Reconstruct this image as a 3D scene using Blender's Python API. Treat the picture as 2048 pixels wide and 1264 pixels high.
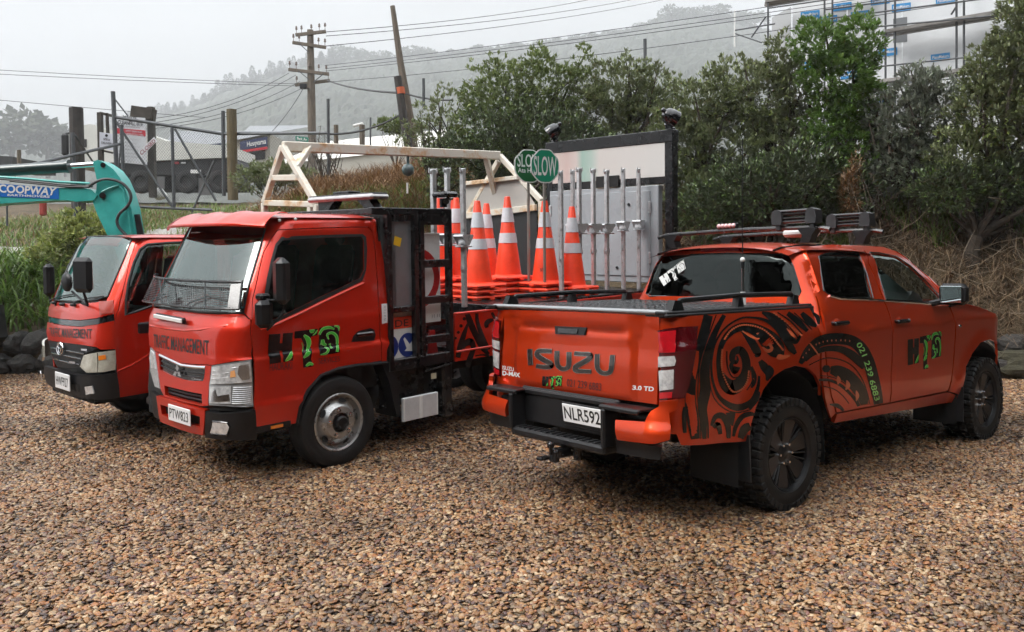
import bpy, bmesh, math, random
import numpy as np
from math import sin, cos, pi, radians, hypot, sqrt, atan2
from mathutils import Vector, Matrix, Quaternion, noise
from mathutils.geometry import tessellate_polygon
for o in list(bpy.data.objects): bpy.data.objects.remove(o)
S = bpy.context.scene
COL = S.collection
random.seed(7)
# ---------------------------------------------------------------- camera
FPX, CYP, PITCH, ROLL, CAMH = 1636.56, 553.9, 1.557, -0.389, 1.679
cd = bpy.data.cameras.new('camera'); cam = bpy.data.objects.new('camera', cd); COL.objects.link(cam)
cd.sensor_fit = 'HORIZONTAL'; cd.sensor_width = 36.0; cd.lens = FPX * 36 / 2048
cd.shift_y = -(632 - CYP) / 2048; cd.clip_start = .05; cd.clip_end = 5000
_p, _r = radians(PITCH), radians(ROLL)
C_F = np.array([0, cos(_p), -sin(_p)]); _u = np.array([0, sin(_p), cos(_p)]); _x = np.array([1., 0, 0])
C_R = cos(_r) * _x + sin(_r) * _u; C_U = -sin(_r) * _x + cos(_r) * _u
cam.matrix_world = Matrix(((C_R[0], C_U[0], -C_F[0], 0), (C_R[1], C_U[1], -C_F[1], 0), (C_R[2], C_U[2], -C_F[2], CAMH), (0, 0, 0, 1)))
S.camera = cam
S.render.resolution_x, S.render.resolution_y = 1024, 632
# ---------------------------------------------------------------- sky, sun, exposure
SUN_EL, SUN_AZ = 46, 248          # degrees; azimuth measured like a compass from +y towards +x
w = bpy.data.worlds.new('World'); S.world = w; w.use_nodes = True
nt = w.node_tree; nt.nodes.clear()
sky = nt.nodes.new('ShaderNodeTexSky'); sky.sky_type = 'NISHITA'; sky.sun_disc = False
sky.sun_elevation = radians(SUN_EL); sky.sun_rotation = radians(SUN_AZ); sky.dust_density = 4; sky.air_density = 1.2
hs = nt.nodes.new('ShaderNodeHueSaturation'); hs.inputs['Saturation'].default_value = .10; hs.inputs['Value'].default_value = 1.0
mx = nt.nodes.new('ShaderNodeMix'); mx.data_type = 'RGBA'; mx.inputs['Factor'].default_value = .72
mx.inputs[7].default_value = (7.7, 7.95, 8.25, 1)
bg = nt.nodes.new('ShaderNodeBackground'); bg.inputs['Strength'].default_value = .105
wo = nt.nodes.new('ShaderNodeOutputWorld')
nt.links.new(sky.outputs[0], hs.inputs['Color']); nt.links.new(hs.outputs[0], mx.inputs[6])
# overcast dome: brightest overhead, paler towards the horizon
tcw = nt.nodes.new('ShaderNodeTexCoord'); spz = nt.nodes.new('ShaderNodeSeparateXYZ'); nt.links.new(tcw.outputs['Generated'], spz.inputs[0])
mrz = nt.nodes.new('ShaderNodeMapRange'); mrz.inputs[1].default_value = 0; mrz.inputs[2].default_value = 1; mrz.inputs[3].default_value = .47; mrz.inputs[4].default_value = 2.7; pwz = nt.nodes.new('ShaderNodeMath'); pwz.operation = 'POWER'; pwz.use_clamp = True; pwz.inputs[1].default_value = 2.; mxz = nt.nodes.new('ShaderNodeMath'); mxz.operation = 'MAXIMUM'; mxz.inputs[1].default_value = 0.; nt.links.new(spz.outputs['Z'], mxz.inputs[0]); nt.links.new(mxz.outputs[0], pwz.inputs[0]); nt.links.new(pwz.outputs[0], mrz.inputs[0])
cl_ = nt.nodes.new('ShaderNodeTexNoise'); cl_.inputs['Scale'].default_value = 2.2; cl_.inputs['Detail'].default_value = 4; nt.links.new(tcw.outputs['Generated'], cl_.inputs['Vector'])
mrc = nt.nodes.new('ShaderNodeMapRange'); mrc.inputs[1].default_value = .3; mrc.inputs[2].default_value = .7; mrc.inputs[3].default_value = .94; mrc.inputs[4].default_value = 1.06; nt.links.new(cl_.outputs['Fac'], mrc.inputs[0])
mu1 = nt.nodes.new('ShaderNodeMath'); mu1.operation = 'MULTIPLY'; nt.links.new(mrz.outputs[0], mu1.inputs[0]); nt.links.new(mrc.outputs[0], mu1.inputs[1])
mm = nt.nodes.new('ShaderNodeMix'); mm.data_type = 'RGBA'; mm.blend_type = 'MULTIPLY'; mm.inputs['Factor'].default_value = 1
nt.links.new(mx.outputs[2], mm.inputs[6]); nt.links.new(mu1.outputs[0], mm.inputs[7]); nt.links.new(mm.outputs[2], bg.inputs['Color']); nt.links.new(bg.outputs[0], wo.inputs['Surface'])
sl = bpy.data.lights.new('sun', 'SUN'); sl.energy = 1.5; sl.angle = radians(28); sl.color = (1, .97, .93)
so = bpy.data.objects.new('sun', sl); COL.objects.link(so)
_d = Vector((sin(radians(SUN_AZ)) * cos(radians(SUN_EL)), cos(radians(SUN_AZ)) * cos(radians(SUN_EL)), sin(radians(SUN_EL))))
so.rotation_euler = _d.to_track_quat('Z', 'Y').to_euler(); so.location = _d * 60
S.view_settings.view_transform = 'Standard'; S.view_settings.look = 'None'
S.view_settings.exposure = 0.80; S.view_settings.gamma = 1; S.view_settings.use_curve_mapping = False
S.render.engine = 'CYCLES'
S.cycles.use_adaptive_sampling = True; S.cycles.adaptive_threshold = .04; S.cycles.adaptive_min_samples = 16; S.cycles.max_bounces = 6; S.cycles.diffuse_bounces = 2; S.cycles.glossy_bounces = 3; S.cycles.transmission_bounces = 3; S.cycles.volume_bounces = 1; S.cycles.transparent_max_bounces = 10; S.cycles.caustics_reflective = False; S.cycles.caustics_refractive = False

# ---------------------------------------------------------------- helpers: projection
def proj(p):
    d = np.asarray(p, float) - np.array([0, 0, CAMH]); z = d @ C_F
    return np.array([1024 + FPX * (d @ C_R) / z, CYP - FPX * (d @ C_U) / z])
def at(px, py, d):
    v = C_F * FPX + C_R * (px - 1024) - C_U * (py - CYP); s = d / v[1]
    return Vector((v[0] * s, d, CAMH + v[2] * s))
def gnd(px, py, z=0.):
    v = C_F * FPX + C_R * (px - 1024) - C_U * (py - CYP); s = (z - CAMH) / v[2]
    return Vector((v[0] * s, v[1] * s, z))
def vmat(x, y, z, yaw, pitch, roll):
    return Matrix.Translation((x, y, z)) @ Matrix.Rotation(radians(yaw), 4, 'Z') @ Matrix.Rotation(radians(pitch), 4, 'Y') @ Matrix.Rotation(radians(roll), 4, 'X')
def inv(fm, V, px, g):
    """parameters (u, v) of the surface point of map fm (in frame V) that is seen at px"""
    A = np.array(V); R = A[:3, :3]; t = A[:3, 3]
    u, v = g
    for _ in range(14):
        q = proj(R @ np.array(fm(u, v)) + t); e = np.array(px) - q
        if abs(e[0]) + abs(e[1]) < .03: break
        h = 2e-3
        ju = (proj(R @ np.array(fm(u + h, v)) + t) - q) / h; jv = (proj(R @ np.array(fm(u, v + h)) + t) - q) / h
        det = ju[0] * jv[1] - ju[1] * jv[0]
        if abs(det) < 1e-6: break
        du = (e[0] * jv[1] - e[1] * jv[0]) / det; dv = (ju[0] * e[1] - ju[1] * e[0]) / det
        m = max(abs(du), abs(dv)); k = .25 / m if m > .25 else 1
        u += du * k; v += dv * k
    return (u, v)
def TR(fm, V, pts, g):
    out = []
    for p in pts:
        g2 = inv(fm, V, p, g); out.append(g2)
    return out
def unp(V, px, ax, val):
    """pixel ray against the local plane axis ax = val of frame V"""
    A = np.array(V); R = A[:3, :3]; t = A[:3, 3]
    d = C_F * FPX + C_R * (px[0] - 1024) - C_U * (px[1] - CYP); o = R.T @ (np.array([0, 0, CAMH]) - t); d = R.T @ d
    s = (val - o[ax]) / d[ax]; return Vector(o + s * d)

# ---------------------------------------------------------------- helpers: materials
MATS = {}
def mat(name, col, rough=.5, metal=0., coat=0., coat_r=.05, var=0., vs=6., bump=0., bs=60., spec=.5, alpha=1., stretch=None, dist=.01, rvar=0., sheen=0.):
    if name in MATS: return MATS[name]
    m = bpy.data.materials.new(name); m.use_nodes = True; n = m.node_tree; b = n.nodes['Principled BSDF']
    b.inputs['Base Color'].default_value = (*col, 1); b.inputs['Roughness'].default_value = rough; b.inputs['Metallic'].default_value = metal
    b.inputs['Coat Weight'].default_value = coat; b.inputs['Coat Roughness'].default_value = coat_r; b.inputs['Specular IOR Level'].default_value = spec
    if var or bump or rvar:
        tc = n.nodes.new('ShaderNodeTexCoord'); src = tc.outputs['Object']
        if stretch:
            mp = n.nodes.new('ShaderNodeMapping'); mp.inputs['Scale'].default_value = stretch; n.links.new(src, mp.inputs['Vector']); src = mp.outputs[0]
    if var or rvar:
        t = n.nodes.new('ShaderNodeTexNoise'); t.inputs['Scale'].default_value = vs; t.inputs['Detail'].default_value = 7; t.inputs['Roughness'].default_value = .65
        n.links.new(src, t.inputs['Vector'])
    if var:
        r = n.nodes.new('ShaderNodeValToRGB'); r.color_ramp.elements[0].position = .3; r.color_ramp.elements[1].position = .7
        r.color_ramp.elements[0].color = (*[c * (1 - var) for c in col], 1); r.color_ramp.elements[1].color = (*[min(1, c * (1 + var)) for c in col], 1)
        n.links.new(t.outputs['Fac'], r.inputs[0]); n.links.new(r.outputs[0], b.inputs['Base Color'])
    if rvar:
        mr = n.nodes.new('ShaderNodeMapRange'); mr.inputs[1].default_value = .3; mr.inputs[2].default_value = .7
        mr.inputs[3].default_value = max(.02, rough - rvar); mr.inputs[4].default_value = min(1, rough + rvar)
        n.links.new(t.outputs['Fac'], mr.inputs[0]); n.links.new(mr.outputs[0], b.inputs['Roughness'])
    if bump:
        t2 = n.nodes.new('ShaderNodeTexNoise'); t2.inputs['Scale'].default_value = bs; t2.inputs['Detail'].default_value = 5
        n.links.new(src, t2.inputs['Vector']); bp = n.nodes.new('ShaderNodeBump'); bp.inputs['Strength'].default_value = bump; bp.inputs['Distance'].default_value = dist
        n.links.new(t2.outputs['Fac'], bp.inputs['Height']); n.links.new(bp.outputs[0], b.inputs['Normal'])
    MATS[name] = m; return m
def glass_mat(name, tint, gloss_r=.015, ior=1.5, film=.0):
    if name in MATS: return MATS[name]
    m = bpy.data.materials.new(name); m.use_nodes = True; n = m.node_tree; n.nodes.clear()
    tr = n.nodes.new('ShaderNodeBsdfTransparent'); tr.inputs[0].default_value = (*tint, 1)
    gl = n.nodes.new('ShaderNodeBsdfGlossy'); gl.inputs['Roughness'].default_value = gloss_r; gl.inputs[0].default_value = (.86, .98, .95, 1)
    fr = n.nodes.new('ShaderNodeFresnel'); fr.inputs[0].default_value = ior
    ad = n.nodes.new('ShaderNodeMath'); ad.operation = 'ADD'; ad.use_clamp = True; ad.inputs[1].default_value = film
    n.links.new(fr.outputs[0], ad.inputs[0])
    mx = n.nodes.new('ShaderNodeMixShader'); o = n.nodes.new('ShaderNodeOutputMaterial')
    n.links.new(ad.outputs[0], mx.inputs[0]); n.links.new(tr.outputs[0], mx.inputs[1]); n.links.new(gl.outputs[0], mx.inputs[2]); n.links.new(mx.outputs[0], o.inputs['Surface'])
    # light ripple of running water
    tc = n.nodes.new('ShaderNodeTexCoord'); mp = n.nodes.new('ShaderNodeMapping'); mp.inputs['Scale'].default_value = (30, 30, 5)
    t = n.nodes.new('ShaderNodeTexNoise'); t.inputs['Scale'].default_value = 1.; t.inputs['Detail'].default_value = 3
    bp = n.nodes.new('ShaderNodeBump'); bp.inputs['Strength'].default_value = .03; bp.inputs['Distance'].default_value = .01
    n.links.new(tc.outputs['Object'], mp.inputs[0]); n.links.new(mp.outputs[0], t.inputs['Vector']); n.links.new(t.outputs['Fac'], bp.inputs['Height']); n.links.new(bp.outputs[0], gl.inputs['Normal'])
    MATS[name] = m; return m
def leaf_mat(name, c1, c2, back=None, trans=.25, rough=.35, spec=.5):
    if name in MATS: return MATS[name]
    m = bpy.data.materials.new(name); m.use_nodes = True; n = m.node_tree; b = n.nodes['Principled BSDF']; out = n.nodes['Material Output']
    g = n.nodes.new('ShaderNodeNewGeometry'); r = n.nodes.new('ShaderNodeValToRGB')
    e = r.color_ramp.elements; e[0].position = 0; e[0].color = (*c1, 1); e[1].position = 1; e[1].color = (*c2, 1)
    k = r.color_ramp.elements.new(.55); k.color = (*[(a * .6 + d * .4) for a, d in zip(c1, c2)], 1)
    n.links.new(g.outputs['Random Per Island'], r.inputs[0]); colo = r.outputs[0]
    if back:
        mx = n.nodes.new('ShaderNodeMix'); mx.data_type = 'RGBA'; mx.inputs[7].default_value = (*back, 1)
        n.links.new(g.outputs['Backfacing'], mx.inputs['Factor']); n.links.new(colo, mx.inputs[6]); colo = mx.outputs[2]
    n.links.new(colo, b.inputs['Base Color']); b.inputs['Roughness'].default_value = rough; b.inputs['Specular IOR Level'].default_value = spec
    if trans:
        t = n.nodes.new('ShaderNodeBsdfTranslucent'); n.links.new(colo, t.inputs[0]); ms = n.nodes.new('ShaderNodeMixShader'); ms.inputs[0].default_value = trans
        n.links.new(b.outputs[0], ms.inputs[1]); n.links.new(t.outputs[0], ms.inputs[2]); n.links.new(ms.outputs[0], out.inputs['Surface'])
    MATS[name] = m; return m

# ---------------------------------------------------------------- helpers: objects
def link(name, me, m, parent=None, kind=None):
    o = bpy.data.objects.new(name, me); COL.objects.link(o)
    if m is not None: me.materials.append(m)
    if parent is not None: o.parent = parent
    if kind: o['kind'] = kind
    return o
def tag(o, label=None, cat=None, group=None, kind=None):
    if label: o['label'] = label
    if cat: o['category'] = cat
    if group: o['group'] = group
    if kind: o['kind'] = kind
    return o
def thing(name, label, cat, M=None, group=None):
    o = bpy.data.objects.new(name, None); COL.objects.link(o); o.empty_display_size = .2
    if M is not None: o.matrix_world = M if isinstance(M, Matrix) else Matrix.Translation(M)
    return tag(o, label, cat, group)
def dup(root, M=None, label=None, parent=None):
    r = root.copy(); COL.objects.link(r)
    if parent is not None: r.parent = parent
    if M is not None: r.matrix_world = M if isinstance(M, Matrix) else Matrix.Translation(M)
    if label: r['label'] = label
    for ch in list(root.children): dup(ch, None, None, r)
    return r

class MB:
    def __init__(s): s.v = []; s.f = []
    def add(s, vs, fs):
        k = len(s.v); s.v += [tuple(p) for p in vs]; s.f += [tuple(i + k for i in f) for f in fs]; return s
    def box(s, c, d, R=None, b=0.):
        hx, hy, hz = d[0] / 2, d[1] / 2, d[2] / 2
        if b <= 0:
            vs = [(x, y, z) for x in (-hx, hx) for y in (-hy, hy) for z in (-hz, hz)]
            fs = [(0, 1, 3, 2), (4, 6, 7, 5), (0, 4, 5, 1), (2, 3, 7, 6), (0, 2, 6, 4), (1, 5, 7, 3)]
        else:
            b = min(b, hx * .98, hy * .98, hz * .98); vs = []; ix = {}
            for sx in (-1, 1):
                for sy in (-1, 1):
                    for sz in (-1, 1):
                        for a in range(3):
                            p = [sx * hx, sy * hy, sz * hz]
                            for q in range(3):
                                if q != a: p[q] -= (sx, sy, sz)[q] * b
                            ix[(sx, sy, sz, a)] = len(vs); vs.append(tuple(p))
            fs = []
            for a in range(3):
                o1, o2 = [q for q in range(3) if q != a]
                for sg in (-1, 1):
                    l = []
                    for s1, s2 in ((-1, -1), (1, -1), (1, 1), (-1, 1)):
                        k = [0, 0, 0]; k[a] = sg; k[o1] = s1; k[o2] = s2; l.append(ix[(*k, a)])
                    fs.append(tuple(l))
            for a in range(3):
                o1, o2 = [q for q in range(3) if q != a]
                for s1 in (-1, 1):
                    for s2 in (-1, 1):
                        k0 = [0, 0, 0]; k0[a] = -1; k0[o1] = s1; k0[o2] = s2; k1 = list(k0); k1[a] = 1
                        fs.append((ix[(*k0, o1)], ix[(*k1, o1)], ix[(*k1, o2)], ix[(*k0, o2)]))
            for sx in (-1, 1):
                for sy in (-1, 1):
                    for sz in (-1, 1): fs.append(tuple(ix[(sx, sy, sz, a)] for a in range(3)))
            # orient outwards (convex about origin)
            g = []
            for f in fs:
                P = [Vector(vs[i]) for i in f]; nn = (P[1] - P[0]).cross(P[2] - P[0]); cc = sum(P, Vector()) / len(P)
                g.append(f if nn.dot(cc) > 0 else tuple(reversed(f)))
            fs = g
        c = Vector(c)
        vs = [(R @ Vector(p) if R is not None else Vector(p)) + c for p in vs]
        return s.add(vs, fs)
    def bar(s, p0, p1, w, h=None, b=0., up=(0, 0, 1)):
        p0, p1 = Vector(p0), Vector(p1); d = p1 - p0; L = d.length; x = d.normalized(); up = Vector(up)
        if abs(x.dot(up)) > .98: up = Vector((0, 1, 0))
        y = up.cross(x).normalized(); z = x.cross(y)
        R = Matrix((x, y, z)).transposed()
        return s.box((p0 + p1) / 2, (L, w, h or w), R, b)
    def cyl(s, p0, p1, r0, r1=None, n=12, caps=True):
        p0, p1 = Vector(p0), Vector(p1); r1 = r0 if r1 is None else r1
        x = (p1 - p0).normalized(); a = Vector((0, 0, 1)) if abs(x.z) < .9 else Vector((1, 0, 0)); y = x.cross(a).normalized(); z = x.cross(y)
        vs = []
        for p, r in ((p0, r0), (p1, r1)):
            for i in range(n): t = 2 * pi * i / n; vs.append(p + y * (r * cos(t)) + z * (r * sin(t)))
        fs = [(i, (i + 1) % n, n + (i + 1) % n, n + i) for i in range(n)]
        if caps: fs += [tuple(reversed(range(n))), tuple(range(n, 2 * n))]
        return s.add(vs, fs)
    def tube(s, pts, r, n=6, caps=True):
        pts = [Vector(p) for p in pts]; m = len(pts); rs = r if isinstance(r, (list, tuple)) else [r] * m
        vs = []; prev = None
        for i, p in enumerate(pts):
            d = (pts[min(i + 1, m - 1)] - pts[max(i - 1, 0)]).normalized()
            if prev is None:
                a = Vector((0, 0, 1)) if abs(d.z) < .9 else Vector((1, 0, 0)); y = d.cross(a).normalized()
            else: y = (prev - d * prev.dot(d)).normalized()
            prev = y; z = d.cross(y)
            for k in range(n): t = 2 * pi * k / n; vs.append(p + (y * cos(t) + z * sin(t)) * rs[i])
        fs = [(i * n + k, i * n + (k + 1) % n, (i + 1) * n + (k + 1) % n, (i + 1) * n + k) for i in range(m - 1) for k in range(n)]
        if caps: fs += [tuple(reversed(range(n))), tuple(range((m - 1) * n, m * n))]
        return s.add(vs, fs)
    def lathe(s, prof, o=(0, 0, 0), ax=(0, 0, 1), n=24, close=False):
        o = Vector(o); x = Vector(ax).normalized(); a = Vector((0, 0, 1)) if abs(x.z) < .9 else Vector((1, 0, 0)); y = x.cross(a).normalized(); z = x.cross(y)
        vs = [o + x * h + (y * cos(2 * pi * k / n) + z * sin(2 * pi * k / n)) * r for r, h in prof for k in range(n)]
        m = len(prof); fs = [(i * n + k, i * n + (k + 1) % n, (i + 1) * n + (k + 1) % n, (i + 1) * n + k) for i in range(m - 1) for k in range(n)]
        return s.add(vs, fs)
    def grid(s, fn, us, vs_):
        k = len(us); P = [fn(u, v) for v in vs_ for u in us]
        return s.add(P, [(j * k + i, j * k + i + 1, (j + 1) * k + i + 1, (j + 1) * k + i) for j in range(len(vs_) - 1) for i in range(k - 1)])
    def prism(s, poly, fn, d0, d1):
        """poly of 2-D points; fn(a, b, depth) -> point; closed solid between two depths"""
        n = len(poly); vs = [fn(a, b, d0) for a, b in poly] + [fn(a, b, d1) for a, b in poly]
        ts = tessellate_polygon([[Vector((a, b, 0)) for a, b in poly]])
        fs = [tuple(t) for t in ts] + [tuple(i + n for i in reversed(t)) for t in ts] + [(i, (i + 1) % n, n + (i + 1) % n, n + i) for i in range(n)]
        return s.add(vs, fs)
    def ball(s, c, r, n=10, m=7, sq=(1, 1, 1)):
        c = Vector(c); vs = []; fs = []
        for j in range(m + 1):
            for i in range(n):
                a = 2 * pi * i / n; b = pi * j / m
                vs.append(c + Vector((sin(b) * cos(a) * sq[0], sin(b) * sin(a) * sq[1], cos(b) * sq[2])) * r)
        for j in range(m):
            for i in range(n): fs.append((j * n + i, (j + 1) * n + i, (j + 1) * n + (i + 1) % n, j * n + (i + 1) % n))
        return s.add(vs, fs)
    def mesh(s, name, smooth=35, fix=True):
        me = bpy.data.meshes.new(name); me.from_pydata([tuple(p) for p in s.v], [], s.f)
        if fix:
            bm = bmesh.new(); bm.from_mesh(me); bmesh.ops.recalc_face_normals(bm, faces=bm.faces[:]); bm.to_mesh(me); bm.free()
        if smooth:
            me.shade_smooth(); me.set_sharp_from_angle(angle=radians(smooth))
        return me
    def build(s, name, m, parent=None, smooth=35, kind=None, fix=True):
        return link(name, s.mesh(name, smooth, fix), m, parent, kind)

def skin_geo(loops, fm, step=.07, rim=0., off=0., out=None, uvcuts=(1, 1)):
    """planar polygon (with holes) in (u, v), cut along a grid, carried onto surface fm; analytic normals; optional folded rim"""
    tl = [[Vector((a, b, 0)) for a, b in L] for L in loops]; flat = [p for L in tl for p in L]
    bm = bmesh.new(); bv = [bm.verts.new(p) for p in flat]
    for t in tessellate_polygon(tl):
        try: bm.faces.new([bv[i] for i in t])
        except ValueError: pass
    for ax in (0, 1):
        if not uvcuts[ax]: continue
        st = step * uvcuts[ax]
        lo = min(p[ax] for p in flat); hi = max(p[ax] for p in flat); k = math.ceil(lo / st + 1e-6)
        while k * st < hi - 1e-5:
            co = [0, 0, 0]; no = [0, 0, 0]; co[ax] = k * st; no[ax] = 1
            bmesh.ops.bisect_plane(bm, geom=bm.verts[:] + bm.edges[:] + bm.faces[:], dist=1e-6, plane_co=co, plane_no=no); k += 1
    bm.verts.index_update(); P = []; N = []
    h = 1e-3
    for v in bm.verts:
        u, q = v.co.x, v.co.y
        p = Vector(fm(u, q)); du = Vector(fm(u + h, q)) - Vector(fm(u - h, q)); dv = Vector(fm(u, q + h)) - Vector(fm(u, q - h))
        n = du.cross(dv)
        n = n.normalized() if n.length > 1e-12 else Vector((0, 0, 1))
        P.append(p); N.append(n)
    sgn = 1
    if out is not None and len(N) and sum(n.dot(Vector(out)) for n in N) < 0: sgn = -1
    N = [n * sgn for n in N]; P = [p + n * off for p, n in zip(P, N)]
    F = []
    for f in bm.faces:
        ids = [v.index for v in f.verts]; a, b, c = (P[i] for i in ids[:3]); 
        nn = (b - a).cross(c - a)
        F.append(tuple(ids) if nn.dot(N[ids[0]]) >= 0 else tuple(reversed(ids)))
    if rim:
        for e in bm.edges:
            if len(e.link_faces) == 1:
                i, j = e.verts[0].index, e.verts[1].index
                cf = e.link_faces[0].calc_center_median(); 
                k = len(P); a, b = P[i], P[j]
                q = [a, b, b - N[j] * rim, a - N[i] * rim]; fn = (q[1] - q[0]).cross(q[3] - q[0]); fn = fn.normalized() if fn.length > 0 else N[i]
                inside = Vector(fm(cf.x, cf.y)) - (a + b) / 2
                if fn.dot(inside) > 0: fn = -fn; ids = (k + 3, k + 2, k + 1, k)
                else: ids = (k, k + 1, k + 2, k + 3)
                P += q; N += [fn] * 4; F.append(ids)
    bm.free()
    return P, F, N
def mesh_n(name, P, F, N):
    me = bpy.data.meshes.new(name); me.from_pydata([tuple(p) for p in P], [], F); me.shade_smooth()
    try: me.normals_split_custom_set_from_vertices([tuple(n) for n in N])
    except Exception as ex: print('normals', name, ex)
    return me
def skin(name, loops, fm, m, parent, step=.07, rim=0., off=0., out=None, cuts=(1, 1)):
    if not isinstance(loops[0][0], (list, tuple, Vector)): loops = [loops]
    P, F, N = skin_geo(loops, fm, step, rim, off, out, cuts)
    return link(name, mesh_n(name, P, F, N), m, parent)
def skins(name, polys, fm, m, parent, step=.07, off=0., out=None, jitter=2e-4):
    """many separate patches (a print) in one mesh"""
    P, F, N = [], [], []
    for k, L in enumerate(polys):
        if not isinstance(L[0][0], (list, tuple, Vector)): L = [L]
        p, f, n = skin_geo(L, fm, step, 0., off + k * jitter, out)
        b = len(P); P += p; N += n; F += [tuple(i + b for i in q) for q in f]
    return link(name, mesh_n(name, P, F, N), m, parent)

def cr(pts, k=6):
    """Catmull-Rom through tuples of any length"""
    out = []; n = len(pts)
    for i in range(n - 1):
        p0, p1, p2, p3 = pts[max(i - 1, 0)], pts[i], pts[i + 1], pts[min(i + 2, n - 1)]
        for j in range(k):
            t = j / k
            out.append(tuple(.5 * (2 * b + (c - a) * t + (2 * a - 5 * b + 4 * c - d) * t * t + (3 * b - a - 3 * c + d) * t ** 3) for a, b, c, d in zip(p0, p1, p2, p3)))
    out.append(tuple(pts[-1])); return out
def stroke(pts, k=6):
    """(x, y, width) path -> left and right edges"""
    q = cr(pts, k); L, R = [], []
    for i, (x, y, wd) in enumerate(q):
        a, b = q[max(i - 1, 0)], q[min(i + 1, len(q) - 1)]; dx, dy = b[0] - a[0], b[1] - a[1]; l = hypot(dx, dy) or 1
        L.append((x - dy / l * wd / 2, y + dx / l * wd / 2)); R.append((x + dy / l * wd / 2, y - dx / l * wd / 2))
    return L + R[::-1]
def strips(name, strokes, conv, fm, m, parent, off, out, k=6, jitter=2e-4, dots=()):
    """flat print made of strokes: conv maps drawing points to (u, v) of fm"""
    P, F, N = [], [], []
    def em(poly_quads, o):
        for q in poly_quads:
            b = len(P)
            for (u, v) in q:
                h = 1e-3; p = Vector(fm(u, v)); n = (Vector(fm(u + h, v)) - Vector(fm(u - h, v))).cross(Vector(fm(u, v + h)) - Vector(fm(u, v - h))).normalized()
                if n.dot(Vector(out)) < 0: n = -n
                P.append(p + n * o); N.append(n)
            ids = tuple(range(b, b + len(q))); nn = (P[b + 1] - P[b]).cross(P[b + 2] - P[b])
            F.append(ids if nn.dot(N[b]) >= 0 else tuple(reversed(ids)))
    for j, st in enumerate(strokes):
        e = stroke(st, k); n = len(e) // 2; e = [conv(p) for p in e]
        em([(e[i], e[i + 1], e[2 * n - 2 - i], e[2 * n - 1 - i]) for i in range(n - 1)], off + (j % 6) * jitter)
    for (x, y, r) in dots:
        em([[conv((x + r * cos(a * pi / 4), y + r * sin(a * pi / 4))) for a in range(8)]], off + .0014)
    return link(name, mesh_n(name, P, F, N), m, parent, 'stuff')
_txt = {}
def text_polys(s, bold=.0):
    """flat glyph triangles of the built-in font: list of triangles in text units (cap height about .69), width"""
    key = (s, bold)
    if key in _txt: return _txt[key]
    c = bpy.data.curves.new('t', 'FONT'); c.body = s; c.fill_mode = 'FRONT'; c.resolution_u = 3; c.offset = bold
    o = bpy.data.objects.new('t', c); COL.objects.link(o)
    dg = bpy.context.evaluated_depsgraph_get(); dg.update(); me = bpy.data.meshes.new_from_object(o.evaluated_get(dg))
    me.calc_loop_triangles()
    tr = [[(me.vertices[i].co.x, me.vertices[i].co.y) for i in t.vertices] for t in me.loop_triangles]
    xs = [p[0] for t in tr for p in t] or [0, 1]
    bpy.data.objects.remove(o); bpy.data.curves.remove(c)
    _txt[key] = (tr, min(xs), max(xs)); return _txt[key]
def lettering(name, s, fn, m, parent, x0, x1, y0, h, bold=.0, out=None, off=.0, shear=0., fit=True):
    """letters laid from x0 to x1 (drawing units) with baseline y0 and cap height h; fn(x, y, lift) -> point"""
    tr, a, b = text_polys(s, bold); sx = (x1 - x0) / (b - a) if fit else h / .69; sy = h / .69; V = []; Fc = []
    for t in tr:
        k = len(V)
        V += [fn(x0 + (x - a) * sx + shear * y * sy, y0 + y * sy, off) for x, y in t]; Fc.append((k, k + 1, k + 2))
    me = bpy.data.meshes.new(name); me.from_pydata([tuple(p) for p in V], [], Fc)
    bm = bmesh.new(); bm.from_mesh(me); bmesh.ops.remove_doubles(bm, verts=bm.verts, dist=1e-5)
    if out is not None:
        for f in bm.faces:
            f.normal_update()
            if f.normal.dot(Vector(out)) < 0: f.normal_flip()
    bm.to_mesh(me); bm.free()
    return link(name, me, m, parent)
def on(fm, out):
    """drawing function on a surface map with lift along its normal"""
    def f(u, v, o):
        h = 1e-3; p = Vector(fm(u, v)); n = (Vector(fm(u + h, v)) - Vector(fm(u - h, v))).cross(Vector(fm(u, v + h)) - Vector(fm(u, v - h))).normalized()
        if n.dot(Vector(out)) < 0: n = -n
        return p + n * o
    return f
def table(xs, ys, sig):
    """smoothed piecewise-linear function"""
    g = np.linspace(xs[0] - .2, xs[-1] + .2, 1200); y = np.interp(g, xs, ys); d = g[1] - g[0]
    k = np.exp(-.5 * (np.arange(-60, 61) * d / sig) ** 2); k /= k.sum(); y = np.convolve(np.pad(y, 60, 'edge'), k, 'valid')
    g0, n = g[0], len(g)
    def f(x):
        t = (x - g0) / d
        if t <= 0: return float(y[0])
        if t >= n - 1: return float(y[-1])
        i = int(t); return float(y[i] + (y[i + 1] - y[i]) * (t - i))
    return f
def sstep(a, b, x):
    t = min(1, max(0, (x - a) / (b - a))); return t * t * (3 - 2 * t)

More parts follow.
